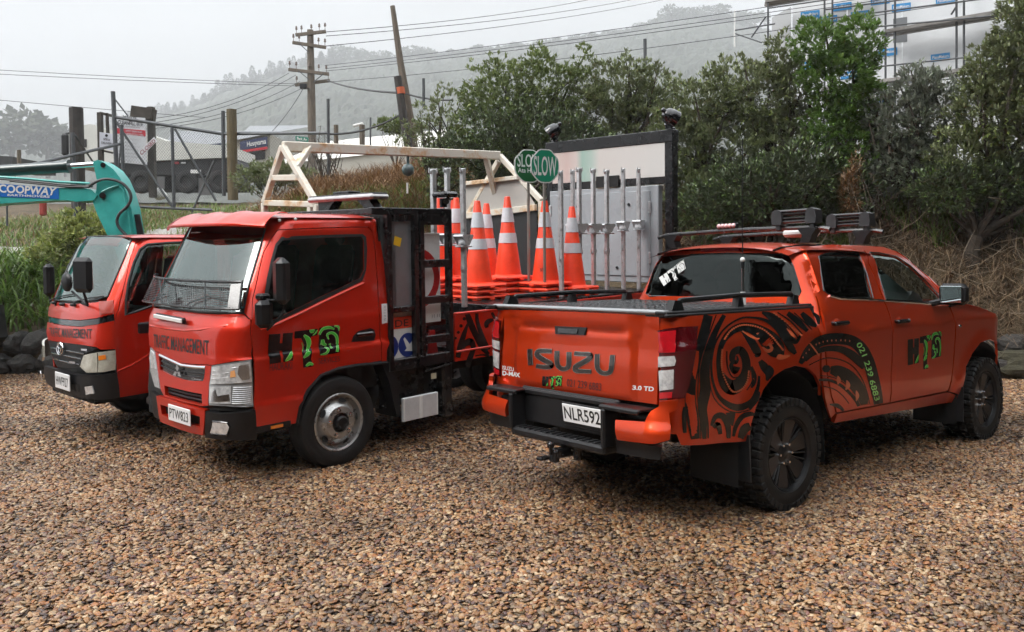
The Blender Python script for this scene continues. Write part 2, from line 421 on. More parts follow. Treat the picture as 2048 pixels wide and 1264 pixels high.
# ---------------------------------------------------------------- shared materials
def paint(name, col, metal, dirt=(.10, .06, .035)):
    m = mat(name, col, rough=.36, metal=metal, coat=.8, coat_r=.02, spec=.3)
    n = m.node_tree; b = n.nodes['Principled BSDF']
    tc = n.nodes.new('ShaderNodeTexCoord'); mp = n.nodes.new('ShaderNodeMapping'); mp.inputs['Scale'].default_value = (9, 9, 2.2)
    t = n.nodes.new('ShaderNodeTexNoise'); t.inputs['Scale'].default_value = 1.6; t.inputs['Detail'].default_value = 8; t.inputs['Roughness'].default_value = .7
    n.links.new(tc.outputs['Object'], mp.inputs[0]); n.links.new(mp.outputs[0], t.inputs['Vector'])
    mr = n.nodes.new('ShaderNodeMapRange'); mr.inputs[1].default_value = .52; mr.inputs[2].default_value = .80; mr.inputs[3].default_value = 0; mr.inputs[4].default_value = .14
    n.links.new(t.outputs['Fac'], mr.inputs[0])
    mx = n.nodes.new('ShaderNodeMix'); mx.data_type = 'RGBA'; mx.inputs[6].default_value = (*col, 1); mx.inputs[7].default_value = (*dirt, 1)
    n.links.new(mr.outputs[0], mx.inputs['Factor']); n.links.new(mx.outputs[2], b.inputs['Base Color'])
    m2 = n.nodes.new('ShaderNodeMapRange'); m2.inputs[1].default_value = .4; m2.inputs[2].default_value = .75; m2.inputs[3].default_value = .015; m2.inputs[4].default_value = .07
    n.links.new(t.outputs['Fac'], m2.inputs[0]); n.links.new(m2.outputs[0], b.inputs['Coat Roughness'])
    t2 = n.nodes.new('ShaderNodeTexNoise'); t2.inputs['Scale'].default_value = 170; t2.inputs['Detail'].default_value = 2
    n.links.new(tc.outputs['Object'], t2.inputs['Vector']); bp = n.nodes.new('ShaderNodeBump'); bp.inputs['Strength'].default_value = .05; bp.inputs['Distance'].default_value = .001
    n.links.new(t2.outputs['Fac'], bp.inputs['Height']); n.links.new(bp.outputs[0], b.inputs['Coat Normal'])
    return m
PAINT_P = paint('orange_pearl_paint', (.64, .045, .003), .66)
PAINT_F = paint('red_orange_paint', (.62, .020, .002), .50)
BLK = mat('black_plastic', (.008, .008, .009), rough=.40, spec=.35, var=.3, vs=20, bump=.15, bs=220, dist=.003)
BLKG = mat('black_gloss', (.006, .006, .007), rough=.12, coat=.5)
BLKS = mat('black_painted_steel', (.007, .007, .008), rough=.30, spec=.4, coat=.15, rvar=.12, vs=9)
VOIDM = mat('dark_underside', (.006, .006, .006), rough=.8)
RUB = mat('tyre_rubber', (.011, .011, .011), rough=.6, spec=.35, var=.35, vs=14, bump=.3, bs=90, dist=.004)
CHR = mat('chrome', (.80, .80, .82), rough=.10, metal=1.)
STEEL = mat('galvanised_steel', (.62, .63, .64), rough=.34, metal=.6, var=.18, vs=22, rvar=.1)
ALU = mat('silver_wheel_paint', (.42, .42, .41), rough=.3, metal=.7, var=.18, vs=9, rvar=.1)
WHT = mat('white_paint', (.74, .74, .72), rough=.35, var=.06, vs=12)
GLASS = glass_mat('tinted_glass', (.008, .010, .010), film=.0)
GLASSL = glass_mat('windscreen_glass', (.42, .52, .50), film=.14)
GLASSM = glass_mat('side_glass', (.30, .34, .33), film=.02)
LENSC = mat('clear_lens', (.72, .73, .73), rough=.08, coat=1., metal=.45, var=.45, vs=22)
LENSR = mat('red_lens', (.42, .006, .012), rough=.08, coat=1., var=.25, vs=18)
LENSRD = mat('dark_red_lens', (.07, .002, .004), rough=.06, coat=1.)
LENSA = mat('amber_lens', (.75, .20, .02), rough=.1, coat=1.)
INT = mat('cab_interior', (.030, .030, .032), rough=.8)
SEAT = mat('seat_fabric', (.05, .05, .055), rough=.95, var=.3, vs=30)
PLATEW = mat('plate_white', (.80, .80, .80), rough=.35, coat=.3)
INK = mat('black_ink', (.010, .010, .010), rough=.4)
VINYL = mat('black_vinyl', (.006, .006, .006), rough=.25, spec=.35, coat=.15, coat_r=.06)
GRN = mat('green_vinyl', (.06, .52, .055), rough=.25, coat=.5)
GRNL = mat('light_green_vinyl', (.30, .75, .20), rough=.25, coat=.5)
# ================================================================ ground and terrain
TOEX = [-30, -12, -9, -6, -4, -2.4, -.5, .8, 2, 4, 6.5, 9, 30]; TOEY = [11.2, 11.5, 11.7, 11.9, 13.0, 13.5, 13.6, 13.2, 12.4, 11.4, 10.8, 10.2, 9.0]
toe = lambda x: float(np.interp(x, TOEX, TOEY))
PROF = [(-6.2, [0, .12, 1.0, 2.0, 3.2, 5.2, 7.5, 10, 15, 25, 60, 140], [0, .55, 1.15, 1.60, 1.80, 1.95, 2.35, 2.60, 3.45, 3.9, 5.5, 7]),
        (-4.2, [0, .4, 1.2, 2.2, 3.6, 5, 6.5, 10, 15, 25, 60, 140], [0, .5, 1.5, 2.3, 2.8, 3.1, 3.2, 3.3, 3.6, 4.0, 5.5, 7]),
        (-2.0, [0, .4, 1.2, 2.2, 3.6, 5, 6.5, 10, 15, 25, 60, 140], [0, .5, 1.6, 2.5, 3.2, 3.55, 3.7, 3.8, 4.0, 4.2, 5.5, 7]),
        (3.0, [0, .4, 1.0, 2.0, 3.0, 5, 6.5, 10, 15, 25, 60, 140], [0, .5, 1.2, 2.1, 2.7, 3.0, 3.1, 3.2, 3.4, 3.8, 5.5, 7]),
        (7.0, [0, .15, 1.0, 2.0, 3.0, 5, 6.5, 10, 15, 25, 60, 140], [0, .40, 1.2, 2.1, 2.8, 3.2, 3.3, 3.4, 3.5, 3.8, 5.5, 7])]
def terr(x, y):
    t = y - toe(x)
    if t <= 0: return -.02
    P = PROF; hs_ = [float(np.interp(t, p[1], p[2])) for p in P]; h = float(np.interp(x, [p[0] for p in P], hs_))
    n = noise.noise(Vector((x * .9, y * .9, 0))) * .10 + noise.noise(Vector((x * 2.7, y * 2.7, 5))) * .05
    return h + n * min(1, t * .6)
# gravel yard
GP = [(0.279, 0.138, 0.056), (0.345, 0.185, 0.079), (0.205, 0.098, 0.04), (0.395, 0.236, 0.115), (0.099, 0.055, 0.032), (0.451, 0.315, 0.174), (0.073, 0.051, 0.041), (0.328, 0.13, 0.043), (0.197, 0.141, 0.102), (0.082, 0.061, 0.056), (0.296, 0.158, 0.075), (0.493, 0.37, 0.237), (0.18, 0.078, 0.056), (0.042, 0.032, 0.032)]
def pebble_mat(name, cell):
    m = bpy.data.materials.new(name); m.use_nodes = True; n = m.node_tree; b = n.nodes['Principled BSDF']; b.inputs['Roughness'].default_value = .34; b.inputs['Specular IOR Level'].default_value = .42
    r = n.nodes.new('ShaderNodeValToRGB'); r.color_ramp.interpolation = 'LINEAR'; e = r.color_ramp.elements
    for i, c in enumerate(GP):
        k = e[i] if i < 2 else e.new(i / (len(GP) - 1)); k.position = i / (len(GP) - 1); k.color = (*c, 1)
    tc = n.nodes.new('ShaderNodeTexCoord')
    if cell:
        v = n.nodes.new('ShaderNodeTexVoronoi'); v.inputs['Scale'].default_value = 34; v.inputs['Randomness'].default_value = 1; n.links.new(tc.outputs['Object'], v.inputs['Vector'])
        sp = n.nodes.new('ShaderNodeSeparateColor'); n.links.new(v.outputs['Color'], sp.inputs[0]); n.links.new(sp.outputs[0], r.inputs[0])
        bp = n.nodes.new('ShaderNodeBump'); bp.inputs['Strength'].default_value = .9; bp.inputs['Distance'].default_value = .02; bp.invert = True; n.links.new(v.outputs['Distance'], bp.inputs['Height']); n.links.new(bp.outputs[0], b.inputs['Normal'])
        mx = n.nodes.new('ShaderNodeMix'); mx.data_type = 'RGBA'; mx.blend_type = 'MULTIPLY'; mx.inputs['Factor'].default_value = 1; mr = n.nodes.new('ShaderNodeMapRange'); mr.inputs[1].default_value = .2; mr.inputs[2].default_value = .75; mr.inputs[3].default_value = .5; mr.inputs[4].default_value = .06  # darker towards cell edges: shade in the gaps between stones, put into the colour
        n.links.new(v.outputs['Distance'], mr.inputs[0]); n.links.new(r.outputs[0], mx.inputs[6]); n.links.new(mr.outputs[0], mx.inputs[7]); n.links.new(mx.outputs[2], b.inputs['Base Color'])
    else:
        oi = n.nodes.new('ShaderNodeObjectInfo'); t = n.nodes.new('ShaderNodeTexNoise'); t.inputs['Scale'].default_value = 120; t.inputs['Detail'].default_value = 3; n.links.new(tc.outputs['Object'], t.inputs['Vector'])
        n.links.new(oi.outputs['Random'], r.inputs[0]); hv = n.nodes.new('ShaderNodeHueSaturation'); mr = n.nodes.new('ShaderNodeMapRange'); mr.inputs[1].default_value = .3; mr.inputs[2].default_value = .7; mr.inputs[3].default_value = .75; mr.inputs[4].default_value = 1.25
        n.links.new(t.outputs['Fac'], mr.inputs[0]); gp = n.nodes.new('ShaderNodeNewGeometry'); t3 = n.nodes.new('ShaderNodeTexNoise'); t3.inputs['Scale'].default_value = .9; t3.inputs['Detail'].default_value = 5; n.links.new(gp.outputs['Position'], t3.inputs['Vector']); m3 = n.nodes.new('ShaderNodeMapRange'); m3.inputs[1].default_value = .35; m3.inputs[2].default_value = .65; m3.inputs[3].default_value = .62; m3.inputs[4].default_value = 1.22; n.links.new(t3.outputs['Fac'], m3.inputs[0]); mk = n.nodes.new('ShaderNodeMath'); mk.operation = 'MULTIPLY'; n.links.new(mr.outputs[0], mk.inputs[0]); n.links.new(m3.outputs[0], mk.inputs[1]); n.links.new(mk.outputs[0], hv.inputs['Value']); n.links.new(r.outputs[0], hv.inputs['Color']); n.links.new(hv.outputs[0], b.inputs['Base Color'])
    return m
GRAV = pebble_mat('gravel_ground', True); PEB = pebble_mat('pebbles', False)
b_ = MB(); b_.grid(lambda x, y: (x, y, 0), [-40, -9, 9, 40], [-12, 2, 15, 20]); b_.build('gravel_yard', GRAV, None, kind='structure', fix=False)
# pebbles: real stones scattered by geometry nodes
pcol = bpy.data.collections.new('pebble_shapes')
rng = random.Random(3)
for k in range(7):
    bm = bmesh.new(); bmesh.ops.create_icosphere(bm, subdivisions=2, radius=1)
    sx, sy, sz = rng.uniform(.95, 1.45), rng.uniform(.65, 1.0), rng.uniform(.30, .52)
    for v in bm.verts:
        d = 1 + .34 * noise.noise(v.co * 1.5 + Vector((k * 7, 0, 0))); v.co = Vector((v.co.x * sx * d, v.co.y * sy * d, v.co.z * sz * d))
    me = bpy.data.meshes.new('pebble'); bm.to_mesh(me); bm.free(); me.shade_smooth(); me.materials.append(PEB); o = bpy.data.objects.new('pebble', me); pcol.objects.link(o)
def scatter(name, poly, dens, s0, s1, seed, z):
    b_ = MB(); b_.add([(x, y, z) for x, y in poly], [tuple(range(len(poly)))]); o = b_.build(name, PEB, None, kind='stuff', fix=False, smooth=0)
    g = bpy.data.node_groups.new(name, 'GeometryNodeTree'); g.interface.new_socket('Geometry', in_out='INPUT', socket_type='NodeSocketGeometry'); g.interface.new_socket('Geometry', in_out='OUTPUT', socket_type='NodeSocketGeometry')
    N = g.nodes; gi, go = N.new('NodeGroupInput'), N.new('NodeGroupOutput'); d = N.new('GeometryNodeDistributePointsOnFaces'); d.inputs['Density'].default_value = dens; d.inputs['Seed'].default_value = seed
    ci = N.new('GeometryNodeCollectionInfo'); ci.inputs[0].default_value = pcol; ci.inputs['Separate Children'].default_value = True; ci.inputs['Reset Children'].default_value = True
    ip = N.new('GeometryNodeInstanceOnPoints'); ip.inputs['Pick Instance'].default_value = True
    rr = N.new('FunctionNodeRandomValue'); rr.data_type = 'FLOAT_VECTOR'; rr.inputs[0].default_value = (-.5, -.5, 0); rr.inputs[1].default_value = (.5, .5, 6.28)
    rs = N.new('FunctionNodeRandomValue'); rs.data_type = 'FLOAT'; rs.inputs[2].default_value = s0; rs.inputs[3].default_value = s1
    g.links.new(gi.outputs[0], d.inputs['Mesh']); g.links.new(d.outputs['Points'], ip.inputs['Points']); g.links.new(ci.outputs[0], ip.inputs['Instance']); g.links.new(rr.outputs[0], ip.inputs['Rotation']); g.links.new(rs.outputs[1], ip.inputs['Scale']); g.links.new(ip.outputs[0], go.inputs[0])
    md = o.modifiers.new('scatter', 'NODES'); md.node_group = g; return tag(o, label='loose wet brown pebbles covering the yard', cat='gravel')
scatter('pebbles_near', [(-3.6, 2.6), (3.6, 2.6), (5.9, 6.9), (-5.9, 6.9)], 2500, .0078, .019, 1, .005)
scatter('pebbles_far', [(-5.9, 6.9), (5.9, 6.9), (9.5, 11.4), (6.5, 11), (0, 13.4), (-6.5, 12.2), (-9.5, 11.8)], 1200, .0095, .022, 2, .005)
# bank and rising ground behind the yard
xs = list(np.concatenate([np.linspace(-60, -14, 12), np.linspace(-13.5, 14, 111), np.linspace(15, 70, 12)])); ts = [-.3, 0, .06, .12, .2, .4, .7, 1, 1.4, 1.8, 2.3, 2.8, 3.4, 4, 4.8, 5.6, 6.5, 8, 10, 12.5, 16, 20, 26, 34, 44, 60, 90, 140]
SOIL = mat('bank_soil', (.085, .060, .032), rough=.9, var=.5, vs=2.2, bump=.6, bs=9, dist=.08)
b_ = MB(); b_.grid(lambda x, t: (x, toe(x) + t, terr(x, toe(x) + t) if t > 0 else -.05), xs, ts); b_.build('bank', SOIL, None, kind='structure', fix=False, smooth=60)
GRASSG = mat('far_grass', (.11, .15, .035), rough=.9, var=.4, vs=1.2, bump=.5, bs=14, dist=.05)
def drape(name, path, wid, m, lift, kind='structure', n=6):
    q = cr(path, 8); b_ = MB(); P = []
    for i, (x, y) in enumerate(q):
        a, c = q[max(0, i - 1)], q[min(len(q) - 1, i + 1)]; dx, dy = c[0] - a[0], c[1] - a[1]; l = hypot(dx, dy); nx, ny = -dy / l, dx / l
        for k in range(n + 1): s = (k / n - .5) * wid; xx, yy = x + nx * s, y + ny * s; P.append((xx, yy, terr(xx, yy) + lift))
    b_.add(P, [(i * (n + 1) + k, i * (n + 1) + k + 1, (i + 1) * (n + 1) + k + 1, (i + 1) * (n + 1) + k) for i in range(len(q) - 1) for k in range(n)]); return b_.build(name, m, None, kind=kind, fix=False, smooth=60)
drape('driveway', [(-14, 14.4), (-10.8, 14.8), (-9.2, 15.4), (-8.2, 16.8), (-7.4, 18.6), (-7.1, 21), (-7.0, 26), (-7, 34)], 1.9, mat('wet_driveway', (.34, .32, .30), rough=.35, var=.25, vs=3, bump=.2, bs=30), .035)
# ================================================================ hill
RX = [-900, -300, 0, 150, 200, 300, 370, 440, 500, 560, 620, 700, 760, 830, 900, 960, 1040, 1120, 1200, 1260, 1330, 1400, 1450, 1500, 1560, 1700, 2048, 2500, 3200]
RY = [330, 305, 290, 268, 252, 230, 214, 184, 162, 140, 122, 116, 118, 112, 106, 98, 90, 82, 70, 58, 36, 30, 36, 50, 64, 90, 140, 200, 260]
HB = mat('bush_hill', (.040, .047, .034), rough=.95, var=.45, vs=.06)
DH0, DH1 = 240., 700.
def hill(px, t):
    top = at(px, float(np.interp(px, RX, RY)), DH1); base = at(px, 330, DH0); zb = 8.
    k = t ** .8; y = DH0 + (DH1 - DH0) * t; x = base.x + (top.x - base.x) * t; z = zb + (top.z - zb) * k
    n = noise.noise(Vector((x * .045, y * .045, 3))) * 6.0 + abs(noise.noise(Vector((x * .14, y * .14, 1)))) * 5.2 + noise.noise(Vector((x * .35, y * .35, 9))) * 4.0
    return (x, y, z + n * (.4 + .6 * t) - 4.8)
b_ = MB(); b_.grid(hill, [-900 + i * 4100 / 640 for i in range(641)], [i / 100 for i in range(101)] + [1.05, 1.15]); b_.build('hill', HB, None, kind='structure', fix=False, smooth=0)
# ================================================================ leaves and trees
def leaf_mesh(name, C, D, NRM, L, W, bend=.15):
    """numpy arrays: centres, directions, normals (N,3), lengths, widths -> folded diamond leaves"""
    n = len(C); D = D / np.linalg.norm(D, axis=1, keepdims=True); S_ = np.cross(D, NRM); S_ /= np.maximum(1e-6, np.linalg.norm(S_, axis=1, keepdims=True)); U = np.cross(S_, D)
    L = L[:, None]; W = W[:, None]; V = np.empty((n, 4, 3)); V[:, 0] = C; V[:, 1] = C + D * L * .48 + S_ * W * .5 + U * W * bend; V[:, 2] = C + D * L; V[:, 3] = C + D * L * .48 - S_ * W * .5 + U * W * bend
    me = bpy.data.meshes.new(name); me.vertices.add(n * 4); me.vertices.foreach_set('co', V.ravel()); idx = (np.arange(n) * 4)[:, None] + np.array([[0, 1, 2, 0, 2, 3]]); me.loops.add(n * 6); me.loops.foreach_set('vertex_index', idx.ravel().astype(np.int32)); me.polygons.add(n * 2); me.polygons.foreach_set('loop_start', np.arange(0, n * 6, 3, dtype=np.int32)); me.update(calc_edges=True); return me
R_ = np.random.default_rng(11)
def rand_dirs(n): v = R_.normal(size=(n, 3)); return v / np.linalg.norm(v, axis=1, keepdims=True)
def rosettes(T, OUT, per, L, W, up=.35, spread=.9):
    """leaf clusters at twig tips T pointing along OUT"""
    n = len(T); C = np.repeat(T, per, 0) + R_.normal(size=(n * per, 3)) * L * .25; d = np.repeat(OUT, per, 0) + rand_dirs(n * per) * spread; d[:, 2] += up * .4; nr = rand_dirs(n * per) * .5 + np.array([0, 0, 1.])
    return C, d, nr, L * R_.uniform(.7, 1.25, n * per), W * R_.uniform(.75, 1.2, n * per)
BARK = mat('bark', (.055, .042, .03), rough=.9, var=.4, vs=9, bump=.6, bs=30, dist=.02)
def tree(name, label, base, blobs, ntw, per, L, W, lm, cat='tree', group=None, limbs=14, trunk_r=.10, spread=.9, bark=None, shell=.55):
    """blobs: (dx, dy, dz, rx, ry, rz) ellipsoids relative to base that make up the crown"""
    t = thing(name, label, cat, Vector(base), group); vol = np.array([b[3] * b[4] * b[5] for b in blobs]) ** .75; pr = vol / vol.sum(); T, O = [], []
    for b, p in zip(blobs, pr):
        n = int(ntw * p) + 1; d = rand_dirs(n); r = np.maximum(R_.uniform(0, 1, n) ** (1 / 3.), R_.uniform(shell, 1, n) * (R_.uniform(0, 1, n) < .7)); r = r * (1 + .16 * np.sin(d[:, 0] * 5 + d[:, 2] * 7 + b[0] * 3) + R_.normal(size=n) * .06)
        T.append(d * r[:, None] * np.array(b[3:6]) + np.array(b[:3])); O.append(d + np.array([0, 0, .3]))
    T = np.concatenate(T); O = np.concatenate(O); C, d, nr, l, w_ = rosettes(T, O, per, L, W, spread=spread); link('crown', leaf_mesh('crown', C, d, nr, l, w_), lm, t)
    b_ = MB(); hub = np.array([b[:3] for b in blobs]).mean(0); z0 = max(.25, hub[2] * .35); fork = Vector((hub[0] * .3, hub[1] * .3, z0))
    b_.tube([(0, 0, -.3), (fork.x * .4, fork.y * .4, z0 * .5), fork], [trunk_r * 1.25, trunk_r, trunk_r * .85], 7)
    for i in R_.choice(len(T), limbs, replace=False):
        e = Vector(T[i]); m_ = fork.lerp(e, .5) + Vector(R_.normal(size=3) * .12 * e.length) * .6; b_.tube([fork, fork.lerp(m_, .6), m_, m_.lerp(e, .6) + Vector((0, 0, .05)), e], [trunk_r * .55, trunk_r * .42, trunk_r * .30, trunk_r * .18, trunk_r * .08], 5)
    b_.build('trunk', bark or BARK, t); return t
GRY = leaf_mat('grey_green_leaf', (.070, .098, .022), (.20, .245, .068), back=(.25, .28, .15), trans=.12, rough=.30)
OLV = leaf_mat('olive_leaf', (.085, .125, .024), (.24, .29, .07), back=(.20, .25, .10), trans=.2)
GRE = leaf_mat('fresh_green_leaf', (.050, .110, .016), (.15, .26, .045), back=(.15, .25, .06), trans=.28)
DRK = leaf_mat('dark_green_leaf', (.042, .076, .018), (.115, .165, .04), back=(.10, .12, .07), trans=.12, rough=.28)
PAL = leaf_mat('pale_grey_leaf', (.075, .10, .055), (.18, .21, .13), back=(.26, .28, .23), trans=.12, rough=.35)
def on_t(px, d, sink=0.): x = at(px, 500, d).x; return (x, d, terr(x, d) - sink)
def crown_to(px, d, py): b = on_t(px, d); return at(px, py, d).z - b[2]
# the hedge of trees along the bank; top rows traced from the photograph
def htree(name, label, px, d, spec, *a, **k):
    b = on_t(px, d); bl = []
    for cpx, cpy, rpx, rpy in spec: c = at(cpx, cpy, d); bl.append((c.x - b[0], 0, c.z - b[2], rpx * d / FPX, rpx * d / FPX * .75, rpy * d / FPX))
    return tree(name, label, b, bl, *a, **k)
G_ = 'trees on the bank behind the vehicles'
htree('bank_tree', 'sparse greyish tree with bare twigs left of the hedge, beside the leaning pole', 870, 15.6, [(880, 250, 60, 70), (850, 290, 50, 55), (915, 320, 60, 60)], 620, 8, .075, .030, GRY, group=G_, limbs=40, trunk_r=.06)
htree('bank_tree', 'light green rounded tree with upright shoots above the white rack', 1010, 15.2, [(1000, 190, 75, 70), (1080, 170, 75, 62), (1150, 195, 60, 60), (985, 250, 85, 80), (1080, 260, 90, 80), (1168, 125, 20, 36), (1080, 120, 26, 30), (990, 130, 18, 30)], 2300, 9, .080, .034, OLV, group=G_, limbs=26)
htree('bank_tree', 'dark dense tree low behind the SLOW paddles', 1040, 14.4, [(1030, 300, 120, 85), (1130, 300, 90, 75), (930, 340, 80, 70), (1080, 380, 110, 70)], 2000, 9, .085, .036, DRK, group=G_, limbs=14)
htree('bank_tree', 'grey-green tree above the black framed board', 1240, 15.0, [(1240, 180, 70, 62), (1300, 190, 55, 60), (1200, 230, 70, 60), (1290, 260, 90, 80)], 1700, 9, .085, .034, GRY, group=G_, limbs=22)
htree('bank_tree', 'dull green tree between the board and the scaffold', 1400, 14.2, [(1400, 220, 75, 70), (1460, 190, 60, 72), (1370, 290, 80, 80), (1450, 310, 95, 90), (1420, 400, 100, 80)], 2600, 9, .085, .036, GRY, group=G_, limbs=24)
htree('bank_tree', 'tall grey shrub tree against the end of the scaffold', 1560, 13.8, [(1560, 130, 34, 60), (1530, 200, 60, 80), (1590, 200, 45, 80), (1560, 290, 70, 75)], 1700, 9, .080, .032, GRY, group=G_, limbs=26)
htree('bank_tree', 'bright green tree with two leafy heads in front of the scaffold', 1690, 13.2, [(1640, 95, 55, 58), (1720, 90, 48, 62), (1680, 160, 75, 65), (1720, 220, 55, 60), (1670, 250, 60, 60), (1690, 300, 70, 60)], 1700, 9, .092, .042, GRE, group=G_, limbs=16)
htree('bank_tree', 'dark green undergrowth tree behind the pickup cab', 1560, 12.9, [(1500, 390, 100, 70), (1600, 370, 95, 85), (1680, 380, 70, 70), (1420, 420, 80, 55)], 2200, 9, .080, .036, DRK, group=G_, limbs=12)
htree('bank_tree', 'pale silvery shrub tree right of the bright green tree', 1830, 12.9, [(1835, 175, 48, 42), (1800, 250, 70, 70), (1870, 230, 60, 80), (1820, 330, 85, 65), (1780, 300, 40, 60)], 1700, 9, .082, .034, PAL, group=G_, limbs=34)
htree('bank_tree', 'tall grey-green tree filling the top right corner', 1990, 12.3, [(2030, 50, 40, 60), (1985, 150, 56, 66), (2030, 150, 70, 90), (1980, 230, 80, 80), (2050, 280, 70, 80), (1930, 320, 70, 65), (2080, 80, 60, 90)], 2500, 9, .082, .034, GRY, group=G_, limbs=44, trunk_r=.06)
htree('bank_tree', 'dark leafy shrub low on the right of the bank', 1940, 12.1, [(1900, 380, 80, 50), (1990, 370, 70, 55), (2060, 360, 60, 60)], 1000, 9, .075, .032, DRK, group=G_, limbs=18)
BRN = leaf_mat('rusty_leaf', (.12, .06, .022), (.24, .13, .055), trans=.1)
htree('dead_shrub', 'rusty brown dead shrub standing up behind the ski rack', 1700, 12.2, [(1700, 390, 16, 52), (1712, 340, 8, 36)], 150, 8, .085, .012, BRN, cat='shrub', limbs=10, trunk_r=.02)
htree('yellow_green_bush', 'yellow-green leafy bush above the stone wall, left of the older truck', 160, 13.2, [(160, 470, 55, 38), (200, 500, 60, 45), (120, 510, 60, 38), (180, 545, 70, 40), (150, 440, 26, 22)], 1000, 9, .075, .042, leaf_mat('yellow_green_leaf', (.16, .20, .04), (.44, .46, .16), trans=.3), cat='bush', limbs=16, trunk_r=.04)
# strap-leaved clump and grasses
def blades(name, pts, L, W, m, lean=.5, seg=3, label=None, cat=None, kind='stuff', droop=.8, parent=None):
    n = len(pts); P = np.array(pts); a = R_.uniform(0, 2 * pi, n); ln = L * R_.uniform(.6, 1.25, n); le = lean * R_.uniform(.4, 1.4, n); wd = W * R_.uniform(.7, 1.3, n)
    dx, dy = np.cos(a), np.sin(a); V = np.empty((n, (seg + 1) * 2, 3))
    for k in range(seg + 1):
        t = k / seg; h = ln * (t - droop * .5 * t * t * le); o = ln * le * t * t; w_ = wd * (1 - t) ** .6 * .5 + 1e-4
        c = P + np.stack([dx * o, dy * o, h], 1); sd = np.stack([-dy * w_, dx * w_, np.zeros(n)], 1); V[:, 2 * k] = c - sd; V[:, 2 * k + 1] = c + sd
    idx = []
    for k in range(seg): idx += [2 * k, 2 * k + 1, 2 * k + 3, 2 * k + 2]
    m_ = (seg + 1) * 2; I = (np.arange(n) * m_)[:, None] + np.array([idx]); me = bpy.data.meshes.new(name); me.vertices.add(n * m_); me.vertices.foreach_set('co', V.ravel()); me.loops.add(n * seg * 4); me.loops.foreach_set('vertex_index', I.ravel().astype(np.int32)); me.polygons.add(n * seg); me.polygons.foreach_set('loop_start', np.arange(0, n * seg * 4, 4, dtype=np.int32)); me.update(calc_edges=True)
    return tag(link(name, me, m, parent, kind), label, cat)
def spots(n, x0, x1, t0, t1, f=None):
    out = []
    while len(out) < n:
        x = R_.uniform(x0, x1); t = R_.uniform(t0, t1); y = toe(x) + t
        if f is None or f(x, y): out.append((x, y, terr(x, y) - .01))
    return out
GB = leaf_mat('grass_blade', (.07, .14, .02), (.22, .30, .06), trans=.3); GD = leaf_mat('dry_grass_blade', (.16, .10, .045), (.40, .28, .14), trans=.15, rough=.6); GS = leaf_mat('strap_leaf', (.065, .13, .02), (.19, .28, .06), trans=.3, rough=.3)
GV = leaf_mat('dead_vine', (.10, .058, .030), (.27, .185, .105), trans=.05, rough=.7)
road = lambda x, y: not (-12 < x < -6.2 and abs(np.interp(x, [-14, -10.8, -9.2, -8.2, -7.4, -7.1], [14.4, 14.8, 15.4, 16.8, 18.6, 21]) - y) < 1.0)
blades('strap_leaf_clump', spots(1500, -9.6, -6.3, .15, 1.7), .75, .035, GS, 1.0, 5, 'lush strap-leaved plants along the stone wall at left', 'plants', droop=1.0)
blades('verge_grass', spots(11000, -13, -4.9, 1.6, 13, road), .28, .022, GB, .8, 3, 'rough green grass on the slope by the gate', 'grass')
blades('verge_dry_grass', spots(2600, -13, -4.6, 2.0, 11, road), .38, .018, GD, .8, 3, 'straw-coloured grass among the green', 'grass')
blades('bank_dry_grass', spots(15000, -5.2, .6, 1.0, 6.5), .50, .016, leaf_mat('russet_grass', (.14, .065, .025), (.36, .22, .10), trans=.12, rough=.7), 1.1, 4, 'russet dead grass and bracken on the bank behind the trucks', 'grass')
blades('bank_green_grass', spots(7000, -5.5, 1.0, .3, 3.2), .40, .020, GB, .8, 3, 'green grass at the foot of the bank', 'grass')
blades('right_bank_dry_grass', spots(24000, 2.0, 10.5, .2, 4.5), .40, .014, GV, 1.5, 5, 'tangled dead grass and vines on the right-hand bank', 'dead grass', droop=1.6)
blades('right_bank_green_grass', spots(4200, 4.5, 12, .5, 3.6, lambda x, y: noise.noise(Vector((x * .8, y * .8, 2))) > .05), .50, .018, GB, 1.0, 4, 'green grass tufts on the right-hand bank', 'grass')
tw = MB()
for k in range(360):
    x = R_.uniform(3.2, 11); y = toe(x) + R_.uniform(.3, 3.8); p = Vector((x, y, terr(x, y) + R_.uniform(.02, .30))); d = Vector((R_.normal(), R_.normal() * .6, R_.normal() * .5 + .15)).normalized(); L = R_.uniform(.4, 1.3); q = d.cross(Vector(R_.normal(size=3))).normalized() * L * .18
    tw.tube([p, p + d * L * .35 + q, p + d * L * .7 + q * .8, p + d * L], [.005, .0042, .0034, .0015], 3, False)
tw.build('dead_vine_stems', mat('pale_twig', (.26, .205, .145), .8, var=.3, vs=5), None, kind='stuff', fix=False)
tag(bpy.data.objects['dead_vine_stems'], 'pale dead stems trailing over the right-hand bank', 'stems')
